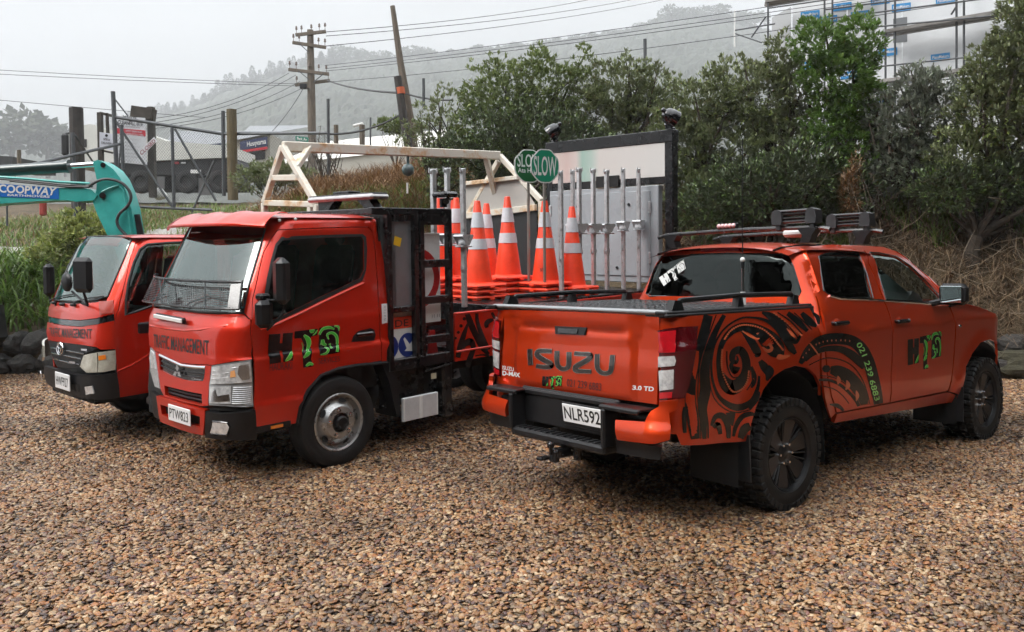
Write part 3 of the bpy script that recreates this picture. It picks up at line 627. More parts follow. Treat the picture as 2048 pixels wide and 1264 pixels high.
# stone edging
ROCK = mat('dark_basalt', (.055, .050, .046), rough=.6, var=.5, vs=7, bump=.8, bs=24, dist=.03); MOSS = mat('mossy_rock', (.055, .050, .028), rough=.8, var=.5, vs=6, bump=.7, bs=26, dist=.03)
def rock_mesh(k, r):
    bm = bmesh.new(); bmesh.ops.create_icosphere(bm, subdivisions=3, radius=1)
    for v in bm.verts: v.co *= 1 + .34 * noise.noise(v.co * 1.1 + Vector((k * 5.3, 1, 2))) + .18 * noise.noise(v.co * 2.7 + Vector((k, 0, 0))) + .06 * noise.noise(v.co * 7 + Vector((k, 3, 0)))
    me = bpy.data.meshes.new('rock'); bm.to_mesh(me); bm.free(); return me
RM = [rock_mesh(k, 1) for k in range(5)]
for m_ in RM: m_.materials.append(ROCK)
def rock_row(name, label, spec):
    t = thing(name, label, 'stone wall', Vector((spec[0][0], spec[0][1], 0)))
    inv_m = t.matrix_world.inverted()
    for i, (x, y, z, sx, sy, sz) in enumerate(spec): o = link('rock', RM[i % 5], None, t); o.location = Vector((x, y, z)) - t.location; o.scale = (sx, sy, sz); o.rotation_euler = (R_.uniform(-.3, .3), R_.uniform(-.3, .3), R_.uniform(0, 6))
    return t
sp = []
for x in np.arange(-10.5, -4.6, .34):
    for r in range(2): xx = x + R_.uniform(-.06, .06) + r * .17; sp.append((xx, toe(xx) + .06 + r * .10, .13 + r * .30, R_.uniform(.17, .25), R_.uniform(.16, .2), R_.uniform(.14, .2)))
rock_row('basalt_wall', 'low dark basalt boulder wall at the left edge of the yard', sp)
sp = []
for x in np.arange(5.2, 9.5, .42):
    for r in range(2): xx = x + R_.uniform(-.08, .08) + r * .2; sp.append((xx, toe(xx) + .03 + r * .14, .12 + r * .30, R_.uniform(.2, .3), R_.uniform(.16, .22), R_.uniform(.14, .2)))
rock_row('boulder_edging', 'dark boulder edging at the foot of the bank beyond the pickup', sp)
mr_ = rock_mesh(9, 1); mr_.materials.append(MOSS); o_ = link('mossy_boulder', mr_, None); o_.location = (6.75, 10.72, .20); o_.scale = (.45, .18, .20); o_.rotation_euler = (0, 0, -.2); tag(o_, 'mossy brown boulder at the foot of the bank beyond the pickup front wheel', 'boulder')
b_ = MB(); c_ = gnd(2040, 1262); b_.box((c_.x + .22, c_.y - .08, .03), (.55, .10, .10), Matrix.Rotation(radians(36), 3, 'Z'), .012); o_ = b_.build('timber_sleeper', mat('weathered_timber', (.26, .16, .07), .7, var=.4, vs=6, stretch=(1, 8, 8), bump=.4, bs=40), None); tag(o_, 'brown timber edging at the bottom right corner', 'timber')
# ================================================================ far trees
FAR1 = leaf_mat('far_conifer', (.020, .032, .018), (.045, .06, .032), trans=.05, rough=.8); FAR2 = leaf_mat('far_broadleaf', (.03, .042, .022), (.07, .085, .045), trans=.1, rough=.8)
def conifer_mesh(k):
    n = 420; h = R_.uniform(0, 1, n) ** .8; r = (1 - h) * .30 * (1 + .35 * np.sin(h * 38)) + .015; a = R_.uniform(0, 2 * pi, n); r = r * R_.uniform(.3, 1.15, n)
    C = np.stack([np.cos(a) * r, np.sin(a) * r, h * 1.0], 1); d = np.stack([np.cos(a), np.sin(a), R_.uniform(-.5, .3, n)], 1); return leaf_mesh('crown', C, d, rand_dirs(n) * .5 + np.array([0, 0, 1.]), .10 * R_.uniform(.6, 1.3, n) * (1.1 - h * .6), .07 * R_.uniform(.6, 1.2, n))
def round_mesh(k):
    n = 520; c = rand_dirs(9) * np.array([.34, .34, .22]) + np.array([0, 0, .66]); i = R_.integers(0, 9, n); d = rand_dirs(n); C = c[i] + d * np.array([.20, .20, .15]) * R_.uniform(.5, 1.1, n)[:, None]; return leaf_mesh('crown', C, d, rand_dirs(n), .11 * R_.uniform(.6, 1.3, n), .09 * R_.uniform(.6, 1.2, n))
CM = [conifer_mesh(k) for k in range(4)]; RM2 = [round_mesh(k) for k in range(4)]
for m_ in CM: m_.materials.append(FAR1)
for m_ in RM2: m_.materials.append(FAR2)
tb = MB(); tb.tube([(0, 0, -.1), (.01, 0, .3), (0, .01, .7)], [.03, .022, .01], 6); TB = tb.mesh('trunk'); TB.materials.append(BARK)
tb = MB(); tb.tube([(0, 0, -.1), (.01, 0, .25), (0, .01, .5)], [.035, .03, .022], 6)
for a in range(5): tb.tube([(0, .01, .45), (.12 * cos(a * 1.3), .12 * sin(a * 1.3), .58), (.26 * cos(a * 1.3), .26 * sin(a * 1.3), .70)], [.02, .014, .006], 5)
TB2 = tb.mesh('trunk'); TB2.materials.append(BARK)
def far_tree(px, ytop, ybase, d, kind, label, group, wide=1.):
    b = at(px, ybase, d); h = (ybase - ytop) * d / FPX; t = thing('pine_tree' if kind == 'c' else 'hill_tree', label, 'tree', Matrix.Translation(b) @ Matrix.Rotation(R_.uniform(0, 6), 4, 'Z') @ Matrix.Diagonal((h * wide, h * wide, h, 1)), group)
    link('crown', (CM if kind == 'c' else RM2)[int(R_.integers(0, 4))], None, t); link('trunk', TB if kind == 'c' else TB2, None, t)
for k, (px, yt) in enumerate([(208, 232), (232, 226), (258, 222), (285, 214), (318, 206), (336, 204), (362, 202), (386, 190), (410, 186), (436, 160), (452, 150), (462, 146), (486, 148), (505, 132), (520, 140), (540, 122), (560, 122), (588, 112), (604, 116), (622, 104), (640, 108), (660, 104)]):
    yb = float(np.interp(px, RX, RY)) + 22
    far_tree(px, yt, yb, 690, 'c', 'hazy conifer on the hill slope, %s' % ['tallest of a small clump', 'slender one', 'half lost in mist', 'against the pale sky'][k % 4] + ' number %d from the left' % (k + 1) if False else 'hazy pine %s on the misty hill ridge' % ['first from the left', 'second from the left', 'third from the left', 'fourth from the left', 'fifth from the left', 'sixth from the left', 'seventh from the left', 'eighth from the left', 'ninth from the left', 'tenth from the left', 'eleventh from the left', 'twelfth from the left', 'thirteenth from the left', 'fourteenth from the left', 'fifteenth from the left', 'sixteenth from the left', 'seventeenth from the left', 'eighteenth from the left', 'nineteenth from the left', 'twentieth from the left', 'second to last from the left', 'nearest the utility pole'][k], 'pines on the hill ridge', 1.0)
def far_mass(name, label, items, meshes, m):
    Vs = []
    for px, yt, yb, d, wide in items:
        me = meshes[int(R_.integers(0, 4))]; a = np.empty(len(me.vertices) * 3); me.vertices.foreach_get('co', a); a = a.reshape(-1, 3); h = (yb - yt) * d / FPX; t = R_.uniform(0, 6); c, q = cos(t), sin(t); b0 = at(px, yb, d)
        Vs.append(np.stack([(a[:, 0] * c - a[:, 1] * q) * h * wide + b0.x, (a[:, 0] * q + a[:, 1] * c) * h * wide + b0.y, a[:, 2] * h + b0.z], 1))
    V = np.concatenate(Vs); n = len(V) // 4; me = bpy.data.meshes.new(name); me.vertices.add(n * 4); me.vertices.foreach_set('co', V.ravel()); idx = (np.arange(n) * 4)[:, None] + np.array([[0, 1, 2, 0, 2, 3]]); me.loops.add(n * 6); me.loops.foreach_set('vertex_index', idx.ravel().astype(np.int32)); me.polygons.add(n * 2); me.polygons.foreach_set('loop_start', np.arange(0, n * 6, 3, dtype=np.int32)); me.update(calc_edges=True)
    return tag(link(name, me, m, None, 'stuff'), label, 'wood')
it = []
for k in range(60): px = 205 + k * 7.9 + R_.uniform(-5, 5); yr = float(np.interp(px, RX, RY)); it.append((px, yr - R_.uniform(2, 20), yr + 20, 680, 1.25))
far_mass('ridge_pine_wood', 'hazy pine wood along the left slope of the hill', it, CM, FAR1); it = []
for k in range(70): px = 640 + k * 12.3 + R_.uniform(-6, 6); yr = float(np.interp(px, RX, RY)); it.append((px, yr - R_.uniform(0, 7), yr + 14, 690, 1.5))
far_mass('hilltop_bush', 'hazy low bush along the hilltop', it, RM2, FAR2)
for k, (px, yt, wd, lab) in enumerate([(690, 92, 1.6, 'rounded hazy tree on the ridge just right of the utility pole'), (733, 100, 1.4, 'small rounded ridge tree left of the leaning pole'), (770, 104, 1.3, 'low ridge tree behind the leaning pole'), (822, 92, 1.5, 'rounded ridge tree right of the leaning pole'), (855, 96, 1.5, 'second ridge tree right of the leaning pole'), (1345, 14, 1.6, 'tree at the left end of the hilltop'), (1375, 16, 1.5, 'hilltop tree second from its left end'), (1405, 12, 1.5, 'hilltop tree at the summit'), (1440, 14, 1.7, 'wide hilltop tree right of the summit'), (1480, 22, 1.2, 'thin tree on the hilltop near the scaffold'), (1510, 24, 1.4, 'rightmost tree on the hilltop')]):
    far_tree(px, yt, float(np.interp(px, RX, RY)) + 14, 695, 'r', lab, 'rounded trees on the hill ridge', wd)
for px, yt, yb, d, wd, lab in ((25, 222, 345, 300, 1.35, 'big misty gum tree at the far left edge'), (96, 232, 345, 310, 1.25, 'big misty gum tree second from the left edge'), (130, 262, 345, 320, 1.0, 'smaller misty gum tree left of the black post'), (-45, 240, 350, 290, 1.3, 'misty gum tree cut by the left edge')): far_tree(px, yt, yb, d, 'r', lab, 'misty gum trees at left', wd)
# ================================================================ utility poles and wires
WOOD = mat('weathered_pole', (.13, .105, .08), rough=.85, var=.35, vs=3, stretch=(6, 6, .7), bump=.4, bs=20, dist=.02); WOODD = mat('dark_post', (.035, .030, .027), rough=.8, var=.4, vs=4, bump=.4, bs=20); GALV = mat('dull_steel', (.085, .09, .095), rough=.5, metal=.5, var=.2, vs=9)
PORC = mat('insulator', (.16, .12, .10), .25, coat=.5)
DP = 34.
up_ = thing('utility_pole', 'weathered power pole with four crossarms and insulators', 'utility pole', Matrix.Identity(4))
pb, pt = at(625, 330, DP), at(620.5, 60, DP); b_ = MB(); b_.tube([pb + Vector((0, 0, -1)), pb.lerp(pt, .5), pt], [.19, .165, .13], 12); b_.build('pole', WOOD, up_)
for (x0, y0, x1, y1, off) in ((591, 70, 652, 63, -.15), (585, 85, 652, 95, -.15), (577, 139, 655, 148, -.15), (590, 170, 660, 161, .15)):
    b_ = MB(); a_, c_ = at(x0, y0, DP + off), at(x1, y1, DP + off); b_.bar(a_, c_, .10, .13, .01); arm = b_.build('crossarm', WOOD, up_)
    for k in ((.03, .2, .52, .78, .97) if y0 != 170 else (.05, .95)): q = a_.lerp(c_, k); b_ = MB(); b_.lathe([(.012, 0), (.012, .14), (.045, .15), (.05, .20), (.035, .22), (.045, .26), (.02, .30), (0, .30)], q + Vector((0, 0, .06)), (0, 0, 1), 8); b_.build('insulator', PORC, arm)
for a_, c_ in (((596, 85), (618, 105)), ((596, 141), (619, 160)), ((648, 147), (626, 165)), ((605, 170), (621, 180))): b_ = MB(); b_.bar(at(*a_, DP - .2), at(*c_, DP - .15), .03, .03); b_.build('arm_brace', GALV, up_)
b_ = MB(); b_.box(at(607, 173, DP - .3), (.28, .2, .22), None, .03); b_.build('cable_junction', BLK, up_)
lp_ = thing('leaning_pole', 'tall bare timber pole leaning to the left of the hedge', 'pole', Matrix.Identity(4)); b_ = MB(); D2 = 20.; b_.tube([at(832, 330, D2), at(820, 240, D2), at(800, 120, D2), at(785, 12, D2)], [.115, .11, .082, .060], 10); b_.build('pole', WOOD, lp_)
b_ = MB(); b_.tube([at(818, 300, D2 - .3), at(806, 230, D2 - .3), at(795, 153, D2 - .3)], [.10, .10, .09], 8); b_.build('stub_post', WOODD, lp_); b_ = MB(); b_.tube([at(800, 175, D2 - .3), at(802, 188, D2 - .3)], [.105, .105], 8); b_.build('orange_band', mat('faded_orange', (.5, .10, .03), .6), lp_)
def wire(p, q, sag, lab, r=.012, n=14):
    b_ = MB(); p, q = Vector(p), Vector(q); b_.tube([p.lerp(q, i / n) + Vector((0, 0, -sag * 4 * (i / n) * (1 - i / n))) for i in range(n + 1)], r, 4); o = b_.build('overhead_wire', mat('wire', (.035, .036, .038), .6), None, fix=False); tag(o, lab, 'wire', 'overhead wires')
WL = [((-1100, 54), (594, 168), 30, .25, 'upper wire from the left edge to the pole'), ((-1100, 70), (594, 172), 30, .25, 'second wire from the left edge to the pole'), ((-1100, 90), (410, 235), 26, .1, 'faint wire above the gate from the left edge'),
      ((300, 238), (578, 146), 27, .3, 'steep service wire left of the pole, topmost'), ((300, 246), (592, 150), 27, .3, 'steep service wire left of the pole, second'), ((310, 252), (600, 163), 27, .3, 'steep service wire left of the pole, third'), ((240, 260), (605, 176), 26, .4, 'long low service wire reaching the fence'),
      ((650, 131), (2300, -110), 20, .2, 'top wire of the four crossing the hill'), ((652, 137), (2300, -94), 20, .2, 'second wire of the four crossing the hill'), ((652, 142), (2300, -84), 20, .2, 'third wire of the four crossing the hill'), ((655, 164), (2300, -58), 20, .3, 'lowest wire of the four crossing the hill'),
      ((650, 64), (1230, -12), 60, .3, 'high thin wire to the top edge, left one'), ((652, 72), (1300, -8), 60, .3, 'high thin wire to the top edge, middle one'), ((652, 92), (1360, -8), 60, .3, 'high thin wire to the top edge, right one')]
for p, q, d2, sg, lab in WL:
    dq = (d2 if q[0] > 660 else DP - .2); dp = (DP - .2 if q[0] > 660 else d2); wire(at(*p, dp), at(*q, dq), sg, lab, .010 if d2 != 60 else .014)
wire(at(655, 161, DP - .2), at(808, 186, 20), .1, 'thick black cable from the pole to the leaning pole', .028); wire(at(808, 186, 20), at(905, 200, 17), .05, 'thick black cable from the leaning pole into the hedge', .02); wire(at(660, 268, 18.5), at(812, 222, 20), .15, 'dark cable sloping above the white roof', .024); wire(at(607, 176, DP - .3), at(545, 262, 28), .1, 'stay wire dropping left from the pole', .016)
# ================================================================ fence, gate and signs
def bar_thing(name, label, cat, pts, r, m_, n=8, group=None):
    b_ = MB(); b_.tube([Vector(p) for p in pts], r, n); o = b_.build(name, m_, None); return tag(o, label, cat, group)
GD_ = 20.5
bar_thing('timber_post', 'tall black timber gate post at the left', 'post', [at(158, 445, GD_), at(152, 216, GD_)], [.17, .165], WOODD, 10, 'timber gate posts'); bar_thing('timber_post', 'brown round timber gate post right of the gate', 'post', [at(466, 400, GD_ - .6), at(463, 219, GD_ - .6)], [.125, .12], mat('brown_post', (.11, .085, .045), .85, var=.35, vs=3, stretch=(6, 6, .7), bump=.3, bs=20), 12, 'timber gate posts')
gate_ = thing('mesh_gate', 'grey pipe gate with chain-link mesh and diagonal braces', 'gate', Matrix.Identity(4)); GZ = GD_ - .3
GPT = [('gate_post', (226, 183), (238, 450), .055), ('gate_post', (446, 222), (448, 392), .05), ('gate_stile', (344, 252), (348, 415), .042), ('top_rail', (228, 234), (446, 268), .04), ('bottom_rail', (236, 412), (424, 420), .035), ('brace', (230, 240), (345, 414), .03), ('brace', (350, 258), (432, 402), .03), ('brace', (228, 196), (256, 232), .018), ('brace', (428, 322), (384, 425), .025), ('top_rail', (446, 266), (560, 266), .035)]
for nm, p, q, r in GPT: b_ = MB(); b_.cyl(at(*p, GZ), at(*q, GZ), r, n=8); b_.build(nm, GALV, gate_)
b_ = MB()
def mesh_panel(q, nx, nz, r, B):
    f = lambda s, t: at((q[3][0] * (1 - s) + q[2][0] * s) * (1 - t) + (q[0][0] * (1 - s) + q[1][0] * s) * t, (q[3][1] * (1 - s) + q[2][1] * s) * (1 - t) + (q[0][1] * (1 - s) + q[1][1] * s) * t, GZ)
    for k in range(-nz, nx):
        for sg in (0, 1):
            s0, t0, s1, t1 = k / nx, 0., (k + nz) / nx, 1.
            if s0 < 0: t0 = -s0 * nx / nz; s0 = 0
            if s1 > 1: t1 = t0 + (1 - s0) * nx / nz; s1 = 1
            if sg: t0, t1 = 1 - t0, 1 - t1
            B.cyl(f(s0, t0), f(s1, t1), r, n=3, caps=False)
mesh_panel([(232, 240), (445, 270), (445, 395), (240, 412)], 40, 24, .0032, b_); mesh_panel([(448, 270), (656, 268), (656, 345), (448, 385)], 38, 15, .003, b_); b_.build('chain_link', GALV, gate_, kind='stuff', fix=False)
g2 = thing('open_gate', 'second pipe gate leaf swung open at the left', 'gate', Matrix.Identity(4))
for nm, p, q, r, d1, d2 in (('top_rail', (58, 331), (240, 288), .035, 17, 20), ('stile', (145, 265), (152, 440), .045, 18.5, 18.5), ('stile', (243, 250), (248, 400), .045, 20, 20), ('brace', (150, 270), (190, 330), .02, 18.5, 19.2), ('brace', (236, 345), (246, 250), .02, 20, 20), ('bottom_rail', (152, 440), (236, 432), .03, 18.5, 20)): b_ = MB(); b_.cyl(at(*p, d1), at(*q, d2), r, n=8); b_.build(nm, GALV, g2)
for px, y0, y1, d, r, lab in ((656, 198, 395, 18.5, .035, 'steel fence post in front of the utility pole'), (847, 157, 215, 17, .03, 'thin steel fence post at the left of the hedge'), (1290, 78, 130, 17, .035, 'thin steel post above the hedge'), (38, 300, 345, 24, .06, 'short grey post at the far left'), (672, 250, 300, 21, .06, 'short timber fence post beside the bare bush'), (724, 250, 290, 21, .07, 'short timber fence post below the white roof'), (14, 405, 452, 17, .02, 'thin dark stake in the grass at the left')): bar_thing('fence_post', lab, 'post', [at(px + (y1 - y0) * .01, y1, d), at(px, y0, d)], r, GALV if r < .055 else WOOD, 8, 'fence posts')
b_ = MB(); b_.cyl(at(448, 268, GD_ - .3), at(656, 266, 18.5), .035, n=8); o_ = b_.build('fence_rail', GALV, None); tag(o_, 'dark pipe rail from the gate to the steel post', 'rail')
SD = GD_ + .6
def board(name, label, q, d, m_, th=.02, cat='sign', grp=None):
    t = thing(name, label, cat, Matrix.Identity(4)); b_ = MB(); b_.prism([(p[0], p[1]) for p in q], lambda a, c, k: at(a, c, d) + Vector((0, k, 0)), 0, th); b_.build('board', m_, t); return t
def bt(parent, s, q, d, m_, bold=0.): return lettering('print', s, (lambda a, c, o: at((q[3][0] * (1 - a) + q[2][0] * a) * (1 - c) + (q[0][0] * (1 - a) + q[1][0] * a) * c, (q[3][1] * (1 - a) + q[2][1] * a) * (1 - c) + (q[0][1] * (1 - a) + q[1][1] * a) * c, d) + Vector((0, -.006, 0))), m_, parent, 0, 1, 0, 1, bold, (0, -1, 0))
fr = thing('notice_board_frame', 'dark timber frame holding the site notice boards', 'frame', Matrix.Identity(4))
for p, q, r in (((200, 225), (204, 400), .12), ((302, 214), (306, 395), .16), ((200, 226), (226, 232), .07), ((214, 226), (216, 275), .07), ((266, 224), (308, 230), .30), ((200, 300), (226, 306), .05)): b_ = MB(); b_.bar(at(*p, SD + .2), at(*q, SD + .2), r, r, .01); b_.build('timber', mat('dark_timber', (.045, .038, .030), .8, var=.4, vs=5), fr)
SW = mat('sign_white', (.66, .67, .70), .4, var=.05, vs=4); SR = mat('sign_red', (.55, .02, .04), .4)
t = board('site_notice', 'large white site notice with a red band behind the gate', [(232, 231), (290, 236), (294, 330), (234, 324)], SD, SW)
bt(t, 'PRIVATE', [(246, 231.5), (273, 234.5), (273, 240), (246, 237)], SD, INK, .02); bt(t, 'CLEANFILL SITE', [(236, 240), (286, 245), (286, 252.5), (236, 247.5)], SD, INK, .02); bt(t, 'NO UNAUTHORISED ENTRY', [(246, 251), (280, 254), (280, 256.5), (246, 253.5)], SD, INK)
b_ = MB(); b_.prism([(233, 256), (291, 261), (291.5, 273), (233.5, 267)], lambda a, c, k: at(a, c, SD) + Vector((0, k, 0)), -.004, 0); rb_ = b_.build('red_band', SR, t); bt(t, 'SAFETY OPERATIONS', [(252, 260), (284, 263), (284, 266), (252, 263)], SD - .006, SW, .02); bt(t, 'IN PROGRESS AT ALL TIMES', [(240, 265), (287, 269), (287, 271.5), (240, 267.5)], SD - .006, SW, .02)
for k in range(7): bt(t, ['ALL VISITORS MUST REPORT', 'TO THE SITE OFFICE', 'HARD HATS MUST BE WORN', 'HIGH VISIBILITY VESTS', 'WATCH FOR TRUCKS', 'NO CHILDREN ON SITE', 'THANK YOU'][k], [(238, 275 + k * 7), (238 + [44, 36, 42, 40, 34, 38, 24][k], 279 + k * 7), (238 + [44, 36, 42, 40, 34, 38, 24][k], 281.5 + k * 7), (238, 277.5 + k * 7)], SD, mat('grey_ink', (.25, .25, .27), .5))
t = board('delivery_notice', 'small white delivery notice left of the large site notice', [(199, 264), (228, 268), (228, 301), (199, 297)], SD, mat('sign_lilac', (.60, .61, .68), .4)); bt(t, 'SITE &', [(207, 276), (220, 278), (220, 282), (207, 280)], SD, INK, .02); bt(t, 'DELIVERY', [(203, 283), (226, 286), (226, 290), (203, 287)], SD, INK, .02); b_ = MB(); p_ = at(213, 271, SD); b_.cyl(p_ + Vector((0, -.006, 0)), p_, .035, n=14); b_.build('round_symbol', INK, t)
t = board('closed_sign', 'white tilted CLOSED sign tied to the gate', [(276, 305), (308, 274), (314, 282), (282, 314)], GZ - .06, SW, .01); bt(t, 'CLOSED', [(279, 304), (308, 277), (312, 283), (283, 311)], GZ - .07, mat('closed_red', (.20, .02, .03), .4), .02)
# ================================================================ tipper truck behind the gate
TW = mat('truck_white', (.62, .62, .58), .4, var=.08, vs=2); TD_ = 27.
tp = thing('tipper_truck', 'white tipper truck parked behind the chain-link gate', 'truck', Matrix.Identity(4))
def pslab(par, nm, q, d0, d1, m_): b_ = MB(); b_.prism(q, lambda a, c, k: at(a, c, TD_) + Vector((0, k, 0)), d0, d1); return b_.build(nm, m_, par)
pslab(tp, 'cab', [(163, 258), (192, 252), (204, 254), (206, 335), (160, 338)], -.4, 1.8, TW); pslab(tp, 'cab_window', [(181, 282), (186, 282), (186, 298), (181, 298)], -.42, -.40, INT)
pslab(tp, 'tipper_body', [(204, 262), (300, 268), (345, 286), (472, 296), (474, 318), (204, 330)], -.5, 2.0, TW); pslab(tp, 'dark_tray', [(206, 331), (474, 319), (480, 330), (470, 352), (206, 352)], -.35, 1.9, mat('dark_chassis', (.02, .02, .022), .6))
pslab(tp, 'chassis', [(206, 353), (470, 353), (470, 378), (206, 378)], 0, 1.6, VOIDM)
for px in (230, 283, 375, 440):
    c_ = at(px, 364, TD_ - .3); b_ = MB(); b_.lathe([(.20, -.12), (.30, -.13), (.37, -.10), (.38, 0), (.37, .10), (.30, .13), (.20, .12), (.16, .08), (0, .06)], c_, (0, -1, 0), 24); b_.build('wheel', RUB, tp)
for q, m_ in (([(355, 326), (368, 326), (368, 331), (355, 331)], LENSR), ([(372, 327), (381, 327), (381, 330), (372, 330)], LENSC), ([(391, 342), (411, 342), (411, 349), (391, 349)], PLATEW)): pslab(tp, 'rear_lamp' if m_ is not PLATEW else 'number_plate', q, -.42, -.38, m_)
pslab(tp, 'mud_flap', [(405, 358), (432, 358), (432, 392), (405, 392)], -.35, -.33, mat('grey_flap', (.12, .12, .12), .7)); pslab(tp, 'mud_flap', [(313, 355), (338, 355), (338, 380), (313, 380)], -.35, -.33, MATS['grey_flap'])
b_ = MB(); b_.box(at(130, 289, TD_ - .6), (.24, .14, .70), None, .06); mo = b_.build('door_mirror', BLK, tp); b_ = MB(); b_.tube([at(131, 268, TD_ - .6), at(140, 266, TD_ - .5), at(162, 262, TD_ - .2)], .04, 6); b_.build('mirror_arm', BLK, mo)
b_ = MB(); b_.prism([(-20, 310), (24, 313), (24, 336), (-20, 336)], lambda a, c, k: at(a, c, 26) + Vector((0, k, 0)), 0, 2.5); o_ = b_.build('dark_container', mat('dark_container_paint', (.03, .032, .034), .6, var=.3, vs=3), None); tag(o_, 'dark container at the far left edge', 'container')
b_ = MB(); c_ = at(318, 388, 21.5); b_.ball(c_, .16, 12, 8, (1.0, .8, 1.05)); b_.ball(c_ + Vector((.12, 0, -.04)), .10, 10, 6); o_ = b_.build('white_sack', WHT, None); tag(o_, 'white sack on the grass behind the gate', 'sack')
b_ = MB(); c_ = at(86, 415, 20); b_.box(c_, (.14, .14, .40), None, .03); b_.ball(c_ + Vector((0, 0, .2)), .08); o_ = b_.build('red_hydrant', mat('hydrant_red', (.30, .03, .02), .6), None); tag(o_, 'red marker in the grass under the excavator arm', 'marker')
# ================================================================ buildings across the road
BD = 46.
def bslab(par, nm, q, d, th, m_): b_ = MB(); b_.prism(q, lambda a, c, k: at(a, c, d) + Vector((0, k, 0)), 0, th); return b_.build(nm, m_, par)
ROOFG = mat('grey_roof', (.20, .21, .22), .6, var=.08, vs=.6); WALLC = mat('cream_wall', (.50, .48, .42), .8, var=.06, vs=1)
bl = thing('workshop_building', 'low grey-roofed workshop with dark blue I-MECH fascia', 'building', Matrix.Identity(4))
bslab(bl, 'wall', [(330, 296), (470, 288), (470, 340), (330, 340)], BD, 8, WALLC)
b_ = MB(); b_.add([at(326, 297, BD - .5), at(474, 286, BD - .5), at(560, 262, BD + 9), at(345, 262, BD + 9)], [(0, 1, 2, 3)]); b_.build('roof', ROOFG, bl, fix=False)
f_ = bslab(bl, 'fascia', [(345, 293), (472, 284), (472, 300), (345, 308)], BD - .3, .2, mat('pale_fascia', (.55, .60, .55), .6)); s_ = bslab(bl, 'sign', [(390, 292), (442, 286), (442, 300), (390, 305)], BD - .36, .05, mat('navy_sign', (.02, .03, .09), .5)); bt(s_, 'I-MECH', [(402, 292.5), (430, 289), (430, 298), (402, 301.5)], BD - .37, WHT, .02)
b2 = thing('dealer_building', 'shop with navy and red fascia sign left of the utility pole', 'building', Matrix.Identity(4)); bslab(b2, 'wall', [(470, 280), (540, 268), (540, 340), (470, 340)], BD - 2, 8, WALLC)
b_ = MB(); b_.add([at(466, 281, BD - 2.4), at(545, 266, BD - 2.4), at(640, 250, BD + 8), at(500, 252, BD + 8)], [(0, 1, 2, 3)]); b_.build('roof', ROOFG, b2, fix=False)
s_ = bslab(b2, 'sign', [(480, 283), (534, 273), (534, 292), (480, 300)], BD - 2.4, .1, MATS['navy_sign']); bt(s_, 'Husqvarna', [(494, 284), (532, 277), (532, 287), (494, 293)], BD - 2.45, WHT, .02); bslab(b2, 'red_stripe', [(480, 301), (534, 293), (534, 298), (480, 306)], BD - 2.4, .1, SR); bslab(b2, 'doorway', [(484, 307), (530, 300), (530, 318), (484, 322)], BD - 2.05, .04, INT)
b3 = thing('white_roof_shed', 'long shed with a pale roof rising to the right behind the bank', 'building', Matrix.Identity(4)); WR = mat('white_roof', (.62, .60, .55), .55, var=.08, vs=.8)
b_ = MB(); b_.add([at(540, 330, BD - 8), at(860, 296, BD - 8), at(900, 258, BD + 2), at(660, 282, BD + 2)], [(0, 1, 2, 3)]); b_.build('roof', WR, b3, fix=False); bslab(b3, 'wall', [(540, 330), (860, 296), (860, 350), (540, 350)], BD - 7.9, 6, WALLC)
st = thing('street_sign', 'green street name sign on a short post by the utility pole', 'street sign', Matrix.Identity(4)); bslab(st, 'blade', [(591, 272), (617, 275), (616, 284), (591, 281)], 26, .03, mat('street_green', (.01, .22, .14), .4)); bt(st, 'Park Av', [(594, 274), (614, 276.5), (614, 282), (594, 279.5)], 25.99, WHT, .03); b_ = MB(); b_.cyl(at(604, 284, 26.02), at(604, 340, 26.02), .03); b_.build('post', GALV, st)
sl_ = thing('street_light', 'small street light on a bracket above the pale roof', 'street light', Matrix.Identity(4)); b_ = MB(); b_.tube([at(741, 235, 34), at(741, 300, 34)], .04, 6); b_.build('post', GALV, sl_); b_ = MB(); b_.bar(at(706, 252, 34), at(727, 247, 34), .16, .10, .03); b_.build('lamp_head', WHT, sl_)
# bare bush by the pole
b_ = MB(); c_ = Vector(on_t(655, 18.8))
for k in range(46):
    e = c_ + Vector((R_.normal() * .30, R_.normal() * .3, abs(R_.normal()) * .35 + .55)); m_ = c_.lerp(e, .5) + Vector(R_.normal(size=3) * .15); b_.tube([c_, m_, e, e + Vector(R_.normal(size=3) * .2)], [.016, .011, .006, .003], 4, False)
o_ = b_.build('bare_bush', BARK, None, fix=False); tag(o_, 'leafless twiggy bush at the foot of the utility pole', 'bush')
htree('bank_shrub', 'dull green shrub on the bank crest under the shop signs', 540, 18.2, [(540, 350, 45, 28), (500, 360, 35, 24), (590, 352, 36, 22)], 420, 8, .09, .035, GRY, cat='shrub', limbs=20, trunk_r=.03)
htree('bank_shrub', 'yellowish shrub on the crest right of the street light', 790, 24, [(790, 252, 34, 14), (815, 258, 30, 14)], 240, 8, .12, .05, OLV, cat='shrub', limbs=10, trunk_r=.03)
